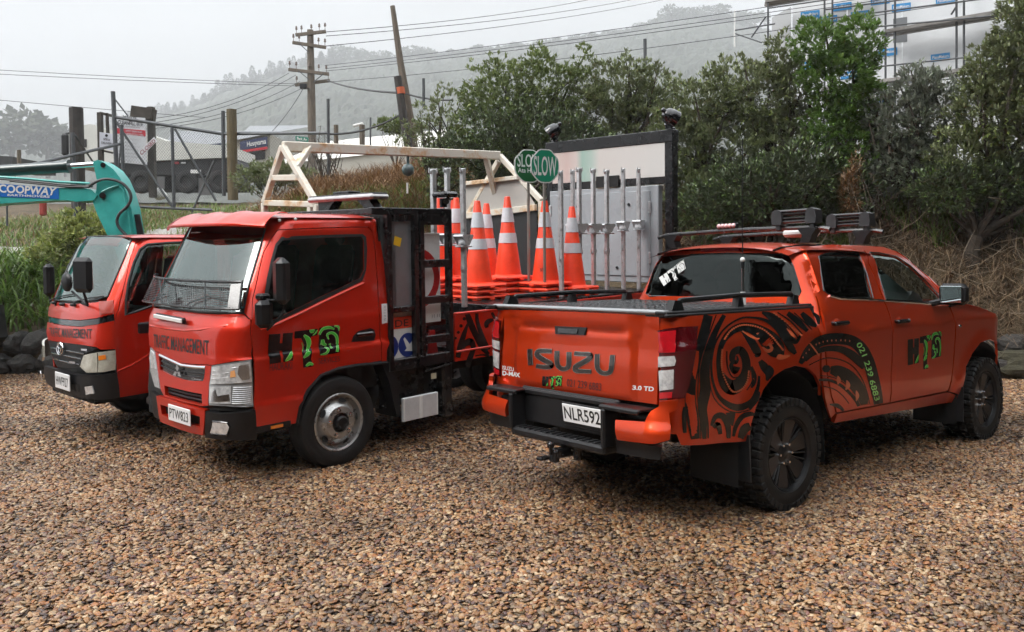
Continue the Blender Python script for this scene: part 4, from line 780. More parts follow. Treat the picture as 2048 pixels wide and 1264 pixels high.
# ================================================================ scaffolded building
def wallp(px, py): d = 27. - (px - 1530) * 6.5 / 518.; return at(px, py, d)
sb = thing('wrapped_building', 'new building wrapped in white sheeting with blue printed labels', 'building', Matrix.Identity(4)); WRAP = mat('white_building_wrap', (.66, .68, .70), .45, var=.06, vs=1.2, bump=.3, bs=3, dist=.05)
def wq(nm, q, m_, par, off=0., th=None):
    b_ = MB(); P = [wallp(*p) + Vector((-.25, -1, 0)).normalized() * off for p in q]; b_.add(P, [tuple(range(len(P)))]); return b_.build(nm, m_, par, fix=False)
for k in range(5):
    x0, x1 = 1585 + k * 110, 1585 + (k + 1) * 110 - 1.5; wq('wrap_sheet', [(x0, 8 - k * 34), (x1, 8 - (k + 1) * 34), (x1, 330), (x0, 330)], WRAP, sb, .0)
wq('end_wall', [(1545, 30), (1584, 8), (1584, 330), (1545, 330)], mat('grey_wall_end', (.42, .43, .44), .7), sb, -.3)
BLB = mat('blue_label', (.02, .24, .55), .45)
for x, y in ((1684, 14), (1802, 15), (1720, 30), (1655, 40), (1620, 30), (1760, 2), (1890, 2), (1775, 105), (1880, 115), (1770, 205), (1620, 130), (1700, 150)):
    s_ = wq('printed_label', [(x - 19, y - 5), (x + 19, y - 10), (x + 19, y + 5), (x - 19, y + 10)], BLB, sb, .03); lettering('label_print', 'PlaceMakers', (lambda a, c, o, x=x, y=y: wallp(x - 16 + 32 * a, y + 4 - 4 * a - 6 * c) + Vector((-.01, -.045, 0))), WHT, s_, 0, 1, 0, 1, .01, (0, -1, 0))
for k, (x, y) in enumerate(((1668, 118), (1800, 60))): wq('window_opening', [(x - 14, y - 22), (x + 14, y - 26), (x + 14, y + 24), (x - 14, y + 26)], mat('dim_opening', (.16, .17, .18), .3), sb, .02)
sc = thing('scaffold', 'galvanised scaffold with plank decks in front of the wrapped building', 'scaffold', Matrix.Identity(4))
sw = lambda px, py, o=1.1: wallp(px, py) + Vector((-.25, -1, 0)).normalized() * o
for px in (1468, 1532, 1640, 1655, 1756, 1774, 1890, 1904, 2010, 2040): b_ = MB(); b_.cyl(sw(px, -90 if px > 1600 else (40 if px < 1500 else -40)), sw(px, 340 if px > 1500 else 110), .03 if px > 1500 else .028, n=8); b_.build('standard', GALV if px > 1500 else WHT, sc)
for (x0, y0, x1, y1) in ((1532, 2, 1720, -22), (1532, 36, 2048, -32), (1640, 40, 2048, -8), (1640, 58, 2048, 10), (1640, 82, 2048, 48), (1468, 78, 1545, 66), (1468, 84, 1520, 102), (1500, 92, 1528, 52), (1640, 160, 2048, 120), (1640, 195, 2048, 160), (1880, 52, 1890, 36)): b_ = MB(); b_.cyl(sw(x0, y0), sw(x1, y1), .024, n=6); b_.build('ledger', GALV, sc)
PLK = mat('grey_planks', (.20, .19, .18), .7, var=.3, vs=3)
for (x0, y0, x1, y1, t) in ((1530, 22, 1730, -14, 9), (1760, 82, 1960, 50, 8), (1640, 192, 1960, 150, 8), (1960, 50, 2048, 38, 8)):
    for k in range(3): b_ = MB(); b_.bar(sw(x0, y0, 1.05 - k * .24), sw(x1, y1, 1.05 - k * .24), .22, .06 if k else t * .012, .005); b_.build('plank', PLK, sc)
# ================================================================ behind the camera: unseen bush screen added to darken reflections and block sky light
b_ = MB()
def bush_screen(a, h):
    r = 18 + 3 * noise.noise(Vector((a * 3, h, 0))) - h * .35; n = noise.noise(Vector((a * 9, h * .8, 4))); return (sin(a) * (r + n), -cos(a) * (r + n) * .75 + 1, h * (1 + .22 * noise.noise(Vector((a * 5, 0, 7)))) * (1 + .75 * sstep(.1, .9, a) - .45 * sstep(1.6, 2.2, a)))
b_.grid(bush_screen, [-1.75 + i * 4.35 / 120 for i in range(121)], [0, .6, 1.3, 2.2, 3.2, 4.4, 5.8, 7.2, 8.4, 9.4]); o_ = b_.build('unseen_bush_screen', mat('bush_screen_dark', (.013, .018, .008), .9, var=.6, vs=1.5, bump=.8, bs=4, dist=.2), None, kind='stuff', fix=False, smooth=0); tag(o_, 'unseen dark bush screen added behind the camera to dim reflections and side light', 'bush')
# ================================================================ rain haze
b_ = MB(); b_.box((0, 330, 104), (1900, 840, 216)); hz_ = b_.build('haze', None, None, smooth=0, kind='stuff')
hm = bpy.data.materials.new('rain_haze'); hm.use_nodes = True; hm.node_tree.nodes.clear(); ho = hm.node_tree.nodes.new('ShaderNodeOutputMaterial'); hv = hm.node_tree.nodes.new('ShaderNodeVolumePrincipled'); hv.inputs['Color'].default_value = (.93, .95, .97, 1); hv.inputs['Density'].default_value = .0009; hv.inputs['Anisotropy'].default_value = .2
hm.node_tree.links.new(hv.outputs[0], ho.inputs['Volume']); hz_.data.materials.append(hm); tag(hz_, 'pale rain haze filling the air', 'haze')
# ================================================================ shared vehicle helpers
def inv_px(fm, V, g):
    R = [tuple(r) for r in V.to_3x3()]; t = tuple(V.translation)
    cr_, cu_, cf_ = tuple(C_R), tuple(C_U), tuple(C_F)
    def pj(p):
        x = R[0][0] * p[0] + R[0][1] * p[1] + R[0][2] * p[2] + t[0]; y = R[1][0] * p[0] + R[1][1] * p[1] + R[1][2] * p[2] + t[1]; z = R[2][0] * p[0] + R[2][1] * p[1] + R[2][2] * p[2] + t[2] - CAMH
        w_ = x * cf_[0] + y * cf_[1] + z * cf_[2]
        return 1024 + FPX * (x * cr_[0] + y * cr_[1] + z * cr_[2]) / w_, CYP - FPX * (x * cu_[0] + y * cu_[1] + z * cu_[2]) / w_
    def f(px, g=g):
        u, v = g
        for _ in range(25):
            a = pj(fm(u, v)); ex, ey = px[0] - a[0], px[1] - a[1]
            if abs(ex) + abs(ey) < .02: break
            h = 1e-3; b = pj(fm(u + h, v)); c = pj(fm(u, v + h))
            jx, jy, kx, ky = (b[0] - a[0]) / h, (b[1] - a[1]) / h, (c[0] - a[0]) / h, (c[1] - a[1]) / h
            det = jx * ky - jy * kx
            if abs(det) < 1e-6: break
            du, dv = (ex * ky - ey * kx) / det, (jx * ey - jy * ex) / det
            m_ = max(abs(du), abs(dv)); s_ = .12 / m_ if m_ > .12 else 1
            u += du * s_; v += dv * s_
        return (u, v)
    return f
def quad_fn(fm, V, g, quad, out):
    """(s, t) in the unit square -> point of surface fm seen inside the four traced corners (top-left, top-right, bottom-right, bottom-left)"""
    iv = inv_px(fm, V, g); c = [iv(p) for p in quad]; lift = on(fm, out)
    def f(s, t, o):
        u = (c[3][0] * (1 - s) + c[2][0] * s) * (1 - t) + (c[0][0] * (1 - s) + c[1][0] * s) * t
        v = (c[3][1] * (1 - s) + c[2][1] * s) * (1 - t) + (c[0][1] * (1 - s) + c[1][1] * s) * t
        return lift(u, v, o)
    return f
def quad_uv(fm, V, g, quad):
    iv = inv_px(fm, V, g); c = [iv(p) for p in quad]
    def f(p):
        s, t = p
        return ((c[3][0] * (1 - s) + c[2][0] * s) * (1 - t) + (c[0][0] * (1 - s) + c[1][0] * s) * t, (c[3][1] * (1 - s) + c[2][1] * s) * (1 - t) + (c[0][1] * (1 - s) + c[1][1] * s) * t)
    return f
HTS_H = [[(285, 455), (440, 452), (440, 590), (475, 590), (475, 450), (615, 447), (615, 850), (475, 862), (475, 700), (440, 700), (440, 866), (285, 876)]]
HTS_T = [[(640, 430), (975, 405), (975, 500), (885, 520), (872, 620), (892, 720), (870, 850), (912, 960), (760, 968), (752, 840), (745, 740), (790, 640), (740, 535), (640, 535)]]
HTS_S = [[(1000, 395), (1120, 372), (1308, 365), (1312, 780), (1205, 792), (1000, 806), (1004, 600)]]
HTS_G = [[(500, 850, 22), (560, 800, 60), (612, 715, 14)], [(775, 490, 30), (840, 560, 75), (855, 650, 60), (820, 740, 34)], [(762, 822, 26), (815, 775, 62), (865, 742, 28)],
         [(800, 950, 34), (850, 915, 52), (902, 936, 34)], [(850, 420, 14), (890, 440, 60), (930, 420, 20)], [(752, 600, 10), (772, 680, 14), (752, 735, 10)], [(905, 505, 10), (945, 470, 26), (972, 425, 12)],
         [(1003, 495, 34), (1050, 415, 48), (1150, 395, 46), (1230, 425, 16)], [(1225, 378, 26), (1290, 392, 34), (1303, 450, 20)],
         [(1150, 575, 18), (1125, 500, 36), (1200, 480, 44), (1270, 540, 46), (1285, 660, 44), (1262, 770, 44)], [(1035, 650, 22), (1058, 570, 36), (1075, 640, 54), (1125, 655, 20)],
         [(1010, 795, 16), (1090, 782, 38), (1132, 725, 38), (1085, 690, 26)], [(1168, 640, 30), (1192, 715, 38)]]
def hts(parent, fm, V, g, quad, out, off=.0016, white=None, name='company_logo'):
    """the three-letter company mark; quad = traced corners of its box"""
    conv0 = quad_uv(fm, V, g, quad); cv = lambda p: conv0(((p[0] - 285) / 1027., 1 - (p[1] - 365) / 603.))
    skins(name, [[cv(p) for p in q] for q in HTS_H + HTS_T + HTS_S], fm, white or VINYL, parent, step=.025, off=off, out=out)
    if white:
        strips('logo_swirl', [[(x, y, w_ * .45) for x, y, w_ in s_] for s_ in HTS_G], cv, fm, INK, parent, off + .0012, out, 4)
    else:
        strips('logo_swirl_edge', HTS_G, cv, fm, GRNL, parent, off + .0012, out, 5)
        strips('logo_swirl', [[(x, y, max(6, w_ - 18)) for x, y, w_ in s_] for s_ in HTS_G], cv, fm, GRN, parent, off + .0030, out, 5)
def wheel_z(V, x, y, R):
    A = V.to_3x3(); return (R - V.translation.z - A[2][0] * x - A[2][1] * y) / A[2][2]

# ================================================================ pickup
PV = vmat(1.231, 6.013, .005, 39.143, .655, -1.079)
pick = thing('pickup_truck', 'orange double-cab pickup truck with black swirl graphics, parked with its tailgate towards the camera', 'pickup truck', PV)
PWa = table([.36, .50, .60, .75, 1.0, 1.105, 1.128, 1.27, 1.34, 1.40, 1.62, 1.685, 1.74], [.80, .862, .886, .900, .917, .923, .906, .868, .83, .795, .70, .645, .53], .009)
PWb = table([.36, .50, .60, .75, 1.0, 1.105, 1.128, 1.27, 1.34, 1.40, 1.62, 1.685, 1.74], [.80, .862, .886, .900, .917, .923, .906, .868, .83, .795, .70, .645, .53], .035)
def PW(z):
    k = sstep(1.16, 1.26, z); return PWa(z) if k <= 0 else (PWb(z) if k >= 1 else PWa(z) * (1 - k) + PWb(z) * k)
PRX, PRC = -.945, .135
def pk_side(u, z, s=-1):
    w_ = PW(z)
    for cx in (0, 3.125):
        r = hypot(u - cx, z - .385)
        if r < .66 and z < 1.2: w_ += .022 * (1 - sstep(.48, .64, r))
    if u < PRX:
        t = (PRX - u) / PRC
        if t < pi / 2: return (PRX - PRC * sin(t), s * (w_ - PRC * (1 - cos(t))), z)
        return (PRX - PRC, s * (w_ - PRC - (t - pi / 2) * PRC), z)
    if u > 3.30:
        rf = .50; t = (u - 3.30) / rf
        if t < 1.25: return (3.30 + rf * sin(t), s * (w_ - rf * (1 - cos(t))), z)
        return (3.30 + rf * sin(1.25) + (u - 3.30 - 1.25 * rf) * cos(1.25), s * (w_ - rf * (1 - cos(1.25)) - (u - 3.30 - 1.25 * rf) * sin(1.25)), z)
    return (u, s * w_, z)
CRC = .15
def pk_cab(u, z, s=-1):
    w_ = PW(z); X = .43 + .16 * (z - 1.33) + .10 * max(0, z - 1.62)
    if z > 1.25 and u > 1.2: w_ -= .10 * ((u - 1.2) / 1.1) ** 2 * min(1, (z - 1.25) / .35)
    x0 = X + CRC
    if u < x0:
        t = (x0 - u) / CRC
        if t < pi / 2: return (x0 - CRC * sin(t), s * (w_ - CRC * (1 - cos(t))), z)
        yy = w_ - CRC - (t - pi / 2) * CRC; k = 1 - (yy / (w_ - CRC)) ** 2
        return (X - .035 * k, s * yy, z)
    return (u, s * w_, z)
def mir(L): return [(u, v) for u, v in L]
OUTR, OUTL, OUTB = (0, -1, 0), (0, 1, 0), (-1, 0, 0)
iS = inv_px(pk_side, PV, (.5, 1.)); iC = inv_px(pk_cab, PV, (1.0, 1.5))
tr = lambda iv, pts, g=None: [iv(p, g) if g else iv(p) for p in pts]
# --- outlines traced on the side surface
arch_r = tr(iS, [(1645, 790), (1641, 772), (1632, 751), (1616, 736), (1592, 731), (1569, 738), (1545, 754), (1526, 780), (1512, 814), (1502, 848)])
bed_top = [(x, 1.292 + .008 * (x + 1.1)) for x in (-1.185, -1.08, -1.0, -.94, -.5, 0, .335)]
bed = [(-1.185, .60), (-1.185, 1.0)] + bed_top + [(.37, 1.2), (.378, 1.0)] + [(min(a, .372), b) for a, b in arch_r] + tr(iS, [(1498, 882), (1400, 890), (1362, 890)]) + [(-1.06, .60)]
rdoor = tr(iC, [(1611, 502), (1621, 495), (1661, 491), (1721, 493)], (1.0, 1.6)) + tr(iC, [(1736, 526), (1753, 563), (1769, 607)], (1.1, 1.4)) + tr(iS, [(1780, 635), (1784, 671), (1783, 723), (1781, 751), (1779, 805), (1674, 825)], (1.3, .9)) + tr(iS, [(1664, 792), (1656, 750), (1651, 690), (1648, 633)], (.5, .9)) + tr(iC, [(1635, 598), (1619, 552)], (.7, 1.4))
rwin = tr(iC, [(1637, 513), (1648, 508), (1677, 505), (1716, 505), (1734, 549), (1746, 596), (1679, 595.5), (1658, 589), (1647, 582), (1642, 549)], (.9, 1.5))
fdoor = tr(iC, [(1723, 493), (1767, 496), (1793, 505), (1820, 524), (1855, 554), (1881, 582), (1893, 609)], (1.6, 1.5)) + tr(iS, [(1899, 616), (1906, 632), (1909, 681), (1905, 735), (1896, 781), (1781, 804.5)], (2.2, .9)) + tr(iS, [(1783, 751), (1785, 723), (1786, 671), (1782, 635)], (1.3, .9)) + tr(iC, [(1771, 607), (1755, 563), (1738, 526)], (1.1, 1.4))
fwin = tr(iC, [(1739, 505), (1758, 506), (1793, 513), (1820, 531), (1850, 560), (1879, 592), (1881, 606), (1771, 599), (1758, 552)], (1.5, 1.5))
fen = tr(iS, [(1901, 614), (1927, 606), (1958, 614), (1990, 627), (2001, 652), (2009, 681), (2013, 711), (2013, 742), (2005, 766), (2011, 748), (2006, 711), (1996, 688), (1980, 678), (1961, 685), (1945, 706), (1932, 733), (1919, 790), (1898, 783), (1907, 735), (1911, 681), (1908, 632)], (2.9, .95))
sill = tr(iS, [(1674, 828), (1897, 785), (1918, 793), (1915, 803), (1668, 846)], (1.3, .5))
for s in (-1, 1):
    o = (0, s, 0); fs = lambda u, v, s=s: pk_side(u, v, s); fc = lambda u, v, s=s: pk_cab(u, v, s)
    skin('bed_side', bed, fs, PAINT_P, pick, .06, .02, 0, o)
    d1 = skin('rear_door', [rdoor, rwin], fc if False else (lambda u, v, s=s: pk_side(u, v, s) if v < 1.25 else pk_cab(u, v, s)), PAINT_P, pick, .06, .02, 0, o)
    skin('window', rwin, fc, GLASS, d1, .08, 0, -.008, o)
    d2 = skin('front_door', [fdoor, fwin], (lambda u, v, s=s: pk_side(u, v, s) if v < 1.25 else pk_cab(u, v, s)), PAINT_P, pick, .06, .02, 0, o)
    skin('window', fwin, fc, GLASSM if s < 0 else GLASS, d2, .08, 0, -.008, o)
    for nm, par, W_ in (('window_trim', d1, rwin), ('window_trim', d2, fwin)):
        n_ = len(W_); b_ = MB(); L_ = on(fc, o); b_.tube([L_(u, v, .0) for u, v in W_ + W_[:1]], .007, 5, False); b_.build(nm, BLKG, par)
    skin('front_fender', fen, fs, PAINT_P, pick, .06, .02, 0, o)
    skin('sill', sill, fs, PAINT_P, pick, .08, .03, 0, o)
    # belt strip below the windows
    lf = on(fc, o); b_ = MB(); b_.tube([lf(*iC(p, (1.2, 1.32)), .004) for p in ((1658, 592), (1680, 598), (1746, 600), (1771, 602), (1830, 606), (1884, 610))], .008, 5); b_.build('belt_strip', CHR if s < 0 else BLKG, pick)
    # door handles
    for q, d_ in (((1676, 646), d1), ((1800, 642), d2)):
        u, v = iS(q, (1.2, 1.05)); p = on(fs, o)(u, v, .0); b_ = MB(); b_.box(p + Vector((0, s * .028, 0)), (.20, .028, .032), None, .012); b_.box(p + Vector((-.07, s * .010, 0)), (.04, .03, .028), None, .006); b_.box(p + Vector((.07, s * .010, 0)), (.04, .03, .028), None, .006); b_.build('door_handle', BLKG, d_)
        b_ = MB(); b_.ball(p + Vector((0, s * -.012, -.012)), .07, 14, 8, (1, .28, .62)); b_.build('handle_recess', PAINT_P, d_)
    # inner dark shell behind gaps and wheel housings
    b_ = MB()
    b_.grid(lambda x, z, s=s: (x, s * (min(PW(z), .915) - .045), z), [-.9, -.7, -.52], [.55, .9, 1.28]); b_.grid(lambda x, z, s=s: (x, s * (min(PW(z), .915) - .045), z), [.50, 1.0, 1.6, 2.2, 2.62], [.50, .9, 1.2, 1.27])
    b_.grid(lambda x, z, s=s: (x, s * (PW(z) - .045), z), [-.52, 0, .52], [.93, 1.1, 1.28]); b_.grid(lambda x, z, s=s: (x, s * (PW(z) - .05), z), [2.62, 3.1, 3.4], [.95, 1.05])
    b_.build('inner_panel', VOIDM, pick, fix=False)
    for cx in (0, 3.125):
        b_ = MB(); n_ = 18
        pr = [(cx + .50 * cos(pi * k / n_), .385 + .50 * sin(pi * k / n_)) for k in range(n_ + 1)]
        pr = [(cx + .5, .2)] + pr + [(cx - .5, .2)]
        b_.add([(x, s * .87, z) for x, z in pr] + [(x, s * .50, z) for x, z in pr], [(i, i + 1, n_ + 4 + i, n_ + 3 + i) for i in range(n_ + 2)] + [tuple(range(n_ + 3, 2 * n_ + 6))])
        b_.build('wheel_housing', VOIDM, pick)
# cab sides, pillars, roof
roof_line = tr(iC, [(1613, 497), (1622, 489), (1645, 487), (1700, 487), (1734, 489), (1767, 494), (1793, 503), (1828, 530), (1864, 558), (1888, 582)], (1.2, 1.66))
cabs = [(.30, 1.27)] + [(.255, 1.45), (.275, 1.60), (.36, 1.70)] + [(a, min(b, 1.70)) for a, b in roof_line[1:]] + tr(iC, [(1897, 612)], (2.3, 1.27)) + tr(iC, [(1893, 607), (1881, 580), (1855, 552), (1820, 522), (1793, 503.5), (1767, 494.6), (1721, 491.5), (1661, 489.5), (1620, 493.5), (1609, 502), (1617, 552), (1633, 598)], (1.2, 1.5)) + [(.60, 1.12), (.56, .95), (.52, .95), (.44, 1.12)]
quarter = [(-.02 + .31, 1.0), (.30, 1.27), (.255, 1.45)]
for s in (-1, 1):
    fc = lambda u, v, s=s: (pk_side(u, v, s) if v < 1.2 else pk_cab(u, v, s))
    # C-pillar and rear quarter
    cp = [(.395, .80), (.395, 1.20), (.40, 1.30), (.24, 1.345)] 
cpil = tr(iC, [(1602, 590), (1602, 583), (1587, 534), (1577, 512), (1576, 505)], (.35, 1.5))
cpil = [(.10, 1.30)] + cpil
top_ = [(cpil[-1][0], 1.70), (.45, 1.70), (.60, 1.695)] + [(a, min(b, 1.70)) for a, b in roof_line[1:]]
seam_ = tr(iC, [(1897, 612), (1893, 606), (1881, 579.5), (1855, 551.5), (1820, 521.5), (1793, 502.8), (1767, 494), (1721, 491), (1661, 489), (1620, 493), (1608.5, 502), (1617, 552), (1633, 598)], (1.2, 1.5))
side_o = cpil + top_ + seam_ + tr(iS, [(1645, 633), (1648.5, 690), (1653.5, 750), (1661.5, 792), (1671, 827), (1662, 836), (1655, 815), (1650, 795), (1647, 770)], (.5, .9)) + [(.395, .95), (.395, 1.27)]
for s in (-1, 1):
    fc = lambda u, v, s=s: tuple(a_ + (c_ - a_) * sstep(1.10, 1.27, v) for a_, c_ in zip(pk_side(u, v, s), pk_cab(u, v, s)))
    skin('cab_side', side_o, fc, PAINT_P, pick, .025, .015, 0, (-.5, s, 0))
# rear window wall (uses the cab map continued across the back)
half = cpil[1:]      # right edge of the rear window
wc = lambda z: pk_cab(.3, z)[1]
def cab_back(y, z):
    w_ = PW(z); X = .43 + .16 * (z - 1.33) + .10 * max(0, z - 1.62); k = 1 - (min(1, abs(y) / (w_ - CRC))) ** 2
    if abs(y) > w_ - CRC:
        t = min(1.5, (abs(y) - (w_ - CRC)) / CRC); t = math.asin(min(.999, t)); return (X + CRC * (1 - cos(t)), y, z)
    return (X - .035 * k, y, z)
iB = inv_px(cab_back, PV, (0, 1.5))
rw = tr(iB, [(1324, 513), (1390, 508.5), (1456, 506.6), (1520, 508), (1568, 510), (1577, 514), (1587, 534), (1602, 583), (1598, 594), (1450, 593), (1300, 592.5), (1293, 587), (1308, 541)])
rw_in = rw
ytop = [y for y, z in rw]
wall = [(-.80, 1.24), (.80, 1.24), (.80, 1.40), (.745, 1.52), (.70, 1.62), (.655, 1.685), (.60, 1.705), (-.60, 1.705), (-.655, 1.685), (-.70, 1.62), (-.745, 1.52), (-.80, 1.40)]
bw = skin('rear_cab_wall', [wall, rw_in], cab_back, PAINT_P, pick, .06, .015, .004, OUTB)
rwo = skin('rear_window', rw, cab_back, GLASS, pick, .08, 0, -.004, OUTB)
b_ = MB(); L_ = on(cab_back, OUTB); b_.tube([L_(y, z, .004) for y, z in rw + rw[:1]], .006, 5, False); b_.build('window_seal', BLKG, rwo)
hts(rwo, cab_back, PV, (.4, 1.5), [(1316, 552), (1368, 519), (1374, 545), (1330, 576)], OUTB, .002, WHT, 'window_sticker')
# roof
zr = table([.40, .50, .7, 1.2, 1.45, 1.60, 1.80], [1.715, 1.745, 1.765, 1.765, 1.755, 1.735, 1.66], .05)
def roof(x, y):
    w_ = .665; return (x, y, zr(x) - .062 * abs(y / w_) ** 3.2 - .012 * (y / w_) ** 2)
b_ = MB(); b_.grid(roof, [.405 + i * 1.20 / 24 for i in range(25)], [-.66 + i * 1.32 / 24 for i in range(25)]); b_.build('roof', PAINT_P, pick, smooth=60)
for s in (-1, 1):
    b_ = MB(); b_.tube([Vector(roof(x, s * .54)) + Vector((0, 0, .003)) for x in (.41, .5, .8, 1.2, 1.55)], .011, 6); b_.build('roof_gutter', BLKG, pick)
# windscreen and bonnet
def wscr(y, t): 
    z = 1.73 - .50 * t; x = 1.56 + .86 * t - .16 * (y / .75) ** 2 * (.7 + .3 * t); return (x, y * (.80 + .2 * t), z - .03 * (y / .7) ** 2 * (1 - t))
b_ = MB(); b_.grid(wscr, [-.78 + i * .13 for i in range(13)], [i / 8 for i in range(9)]); b_.build('windscreen', GLASSL, pick, smooth=60)
hz = iS((1927, 607), (2.6, 1.2)); hz2 = iS((1990, 627), (3.4, 1.1))
def hood(x, y):
    t = (x - 2.25) / 1.7; e = hz[1] + (hz2[1] - hz[1]) * min(1.2, max(0, (x - hz[0]) / (hz2[0] - hz[0]))); w_ = abs(pk_side(min(x, 3.55), 1.13)[1]) - (0 if x < 3.55 else (x - 3.55) * .25)
    return (x, y * w_, e + .055 * (1 - abs(y) ** 2.4) - .10 * max(0, t - .85))
b_ = MB(); b_.grid(hood, [2.25 + i * 1.62 / 20 for i in range(21)], [-1 + i / 8 for i in range(17)]); b_.build('bonnet', PAINT_P, pick, smooth=60)
b_ = MB(); b_.box((3.70, 0, .88), (.16, 1.05, .40), None, .05); b_.build('grille', BLK, pick)
b_ = MB(); b_.box((3.72, 0, .57), (.26, 1.50, .26), None, .09); b_.build('front_bumper', PAINT_P, pick)
for s in (-1, 1):
    b_ = MB(); b_.box((3.62, s * .60, .98), (.18, .30, .15), None, .05); b_.build('headlight', LENSC, pick)
# --- tailgate
def gate(y, z):
    a = abs(y); d = .020 * sstep(1.188, 1.222, z + .030 * (a / .5) ** 2 * (a < .62)) * (1 - sstep(.50, .66, a)) + .006 * sstep(1.22, 1.25, z)
    d += .016 * (1 - sstep(.525, .575, a + .10 * max(0, z - 1.06))) * (1 - sstep(1.12, 1.20, z)) * sstep(.74, .80, z)
    d += .012 * (1 - sstep(.95, 1.10, z))
    return (-1.083 - d, y, z)
iG = inv_px(gate, PV, (0, 1.))
gt = tr(iG, [(1007, 619), (1160, 624), (1318, 631), (1314, 809), (1160, 788), (1004.5, 774)])
tg = skin('tailgate', gt, gate, PAINT_P, pick, .035, .03, 0, OUTB)
b_ = MB(); 
for z0 in (.72, 1.0): pass
b_.box((-1.05, 0, 1.0), (.03, 1.44, .54), None); b_.build('tailgate_inner', VOIDM, tg)
Lg = on(gate, OUTB)
iG0 = inv_px(lambda y, z: (-1.105, y, z), PV, (0, 1.))
cvp = lambda p: iG0((960 + p[0] * .3164, 560 + p[1] * .3164))
ISU = [[(318, 436, 24), (322, 480, 24), (327, 538, 24)], [(458, 450, 20), (410, 448, 22), (372, 452, 24), (368, 474, 26), (410, 505, 26), (450, 525, 26), (452, 546, 24), (410, 549, 22), (362, 543, 20)],
       [(490, 448, 24), (492, 500, 24), (498, 538, 24), (522, 560, 22), (552, 558, 22), (568, 535, 24), (566, 455, 24)], [(600, 464, 20), (650, 468, 20), (695, 472, 24), (698, 494, 26), (655, 522, 26), (612, 548, 26), (614, 571, 24), (660, 576, 20), (712, 578, 20)],
       [(744, 468, 24), (746, 520, 24), (752, 560, 24), (776, 585, 22), (812, 588, 22), (836, 565, 24), (840, 474, 24)]]
strips('maker_lettering_edge', [[(x, y, w_ + 9) for x, y, w_ in q] for q in ISU], cvp, gate, mat('pale_chrome', (.45, .40, .36), .25, .8), tg, .004, OUTB, 4)
strips('maker_lettering', ISU, cvp, gate, mat('dark_chrome', (.10, .09, .085), .2, .85, var=.5, vs=14), tg, .0075, OUTB, 4)
q = quad_fn(gate, PV, (.6, .9), [(1005.5, 731), (1028, 735), (1028, 742.5), (1005.5, 738.5)], OUTB); lettering('badge', 'ISUZU', q, WHT, tg, 0, 1, 0, 1, .01, OUTB, .003)
q = quad_fn(gate, PV, (.6, .9), [(1005.5, 741.5), (1041, 746), (1041, 754.5), (1005.5, 750)], OUTB); lettering('badge', 'D-MAX', q, WHT, tg, 0, 1, 0, 1, .03, OUTB, .003)
q = quad_fn(gate, PV, (-.6, .9), [(1265, 771), (1309, 774), (1308, 782.5), (1264.5, 779)], OUTB); lettering('badge', '3.0 TD', q, WHT, tg, 0, 1, 0, 1, .03, OUTB, .003)
q = quad_fn(gate, PV, (0, .9), [(1134.5, 757.5), (1204, 767), (1203, 782), (1134, 772)], OUTB); lettering('phone_number', '021 239 6883', q, mat('dark_red_print', (.045, .012, .014), .35), tg, 0, 1, 0, 1, .005, OUTB, .003)
hts(tg, gate, PV, (.2, .9), [(1086, 748), (1125, 752), (1125, 780), (1086, 776)], OUTB, .0025)
hq = [iG(p) for p in ((1112, 652), (1175, 655), (1171, 670), (1113, 668))]
b_ = MB(); b_.prism(hq, lambda a, c, d: Vector(gate(a, c)) + Vector((-d, 0, 0)), -.01, .012); h_ = b_.build('tailgate_handle', BLK, tg)
hq2 = [iG(p) for p in ((1121, 656), (1160, 658), (1158, 667), (1121, 665.5))]
b_ = MB(); b_.prism(hq2, lambda a, c, d: Vector(gate(a, c)) + Vector((-d, 0, 0)), .012, .022); b_.build('grip', BLKG, h_)
# tail lights
tl = tr(iS, [(1317.5, 661), (1336, 657), (1360, 654.5), (1393, 653), (1390, 700), (1384, 737), (1377, 768), (1369, 795), (1345, 799), (1321, 800)], (-1.0, 1.))
tparts = [('tail_lens', LENSR, [(1320, 664), (1352, 661), (1351, 704), (1320, 705)]), ('indicator_lens', LENSC, [(1320, 713), (1350, 711), (1353, 721), (1350, 731), (1320, 734)]), ('reversing_lens', LENSC, [(1321, 741), (1349, 738), (1348, 777), (1323, 781)]), ('reflector', LENSR, [(1322, 785), (1346, 783), (1345, 795), (1323, 797)])]
for s in (-1, 1):
    fs = lambda u, v, s=s: pk_side(u, v, s); o = (-1, s * .5, 0)
    t_ = skin('tail_light', tl, fs, LENSRD, pick, .03, .02, .012, o)
    for nm, m_, q in tparts: skin(nm, tr(iS, q, (-1.08, 1.)), fs, m_, t_, .03, .006, .018, o)
    q = tr(iS, [(1322, 704), (1380, 700), (1377, 712), (1322, 713)], (-1.0, 1.)); skin('lens_bar', q, fs, LENSRD, t_, .03, .004, .016, o)
# --- rear bumper
def bump(u, z, s=-1):
    w_ = (.895 if s < 0 else .868) + .02 * sstep(.74, .60, z); rc = .17; x0 = -1.03; bul = .035 * math.exp(-((z - .60) / .075) ** 2) - .02 * sstep(.70, .80, z)
    if u >= x0: return (u, s * (w_ + bul * .3), z)
    t = (x0 - u) / rc
    if t < pi / 2: return (x0 - (rc + bul) * sin(t), s * (w_ - rc + (rc + bul * .5) * cos(t)), z)
    return (x0 - rc - bul, s * (w_ - rc - (t - pi / 2) * rc), z)
iU = inv_px(bump, PV, (-1.2, .65))
bc = tr(iU, [(1232, 840), (1262, 842), (1291, 844), (1294, 836), (1303, 822), (1318, 813), (1319, 803), (1356, 799), (1354, 818), (1338, 826), (1341, 853), (1339, 879), (1309, 887), (1236, 879)])
bside = [(-1.16, .76), (-.86, .76), (-.86, .50), (-1.14, .50)]
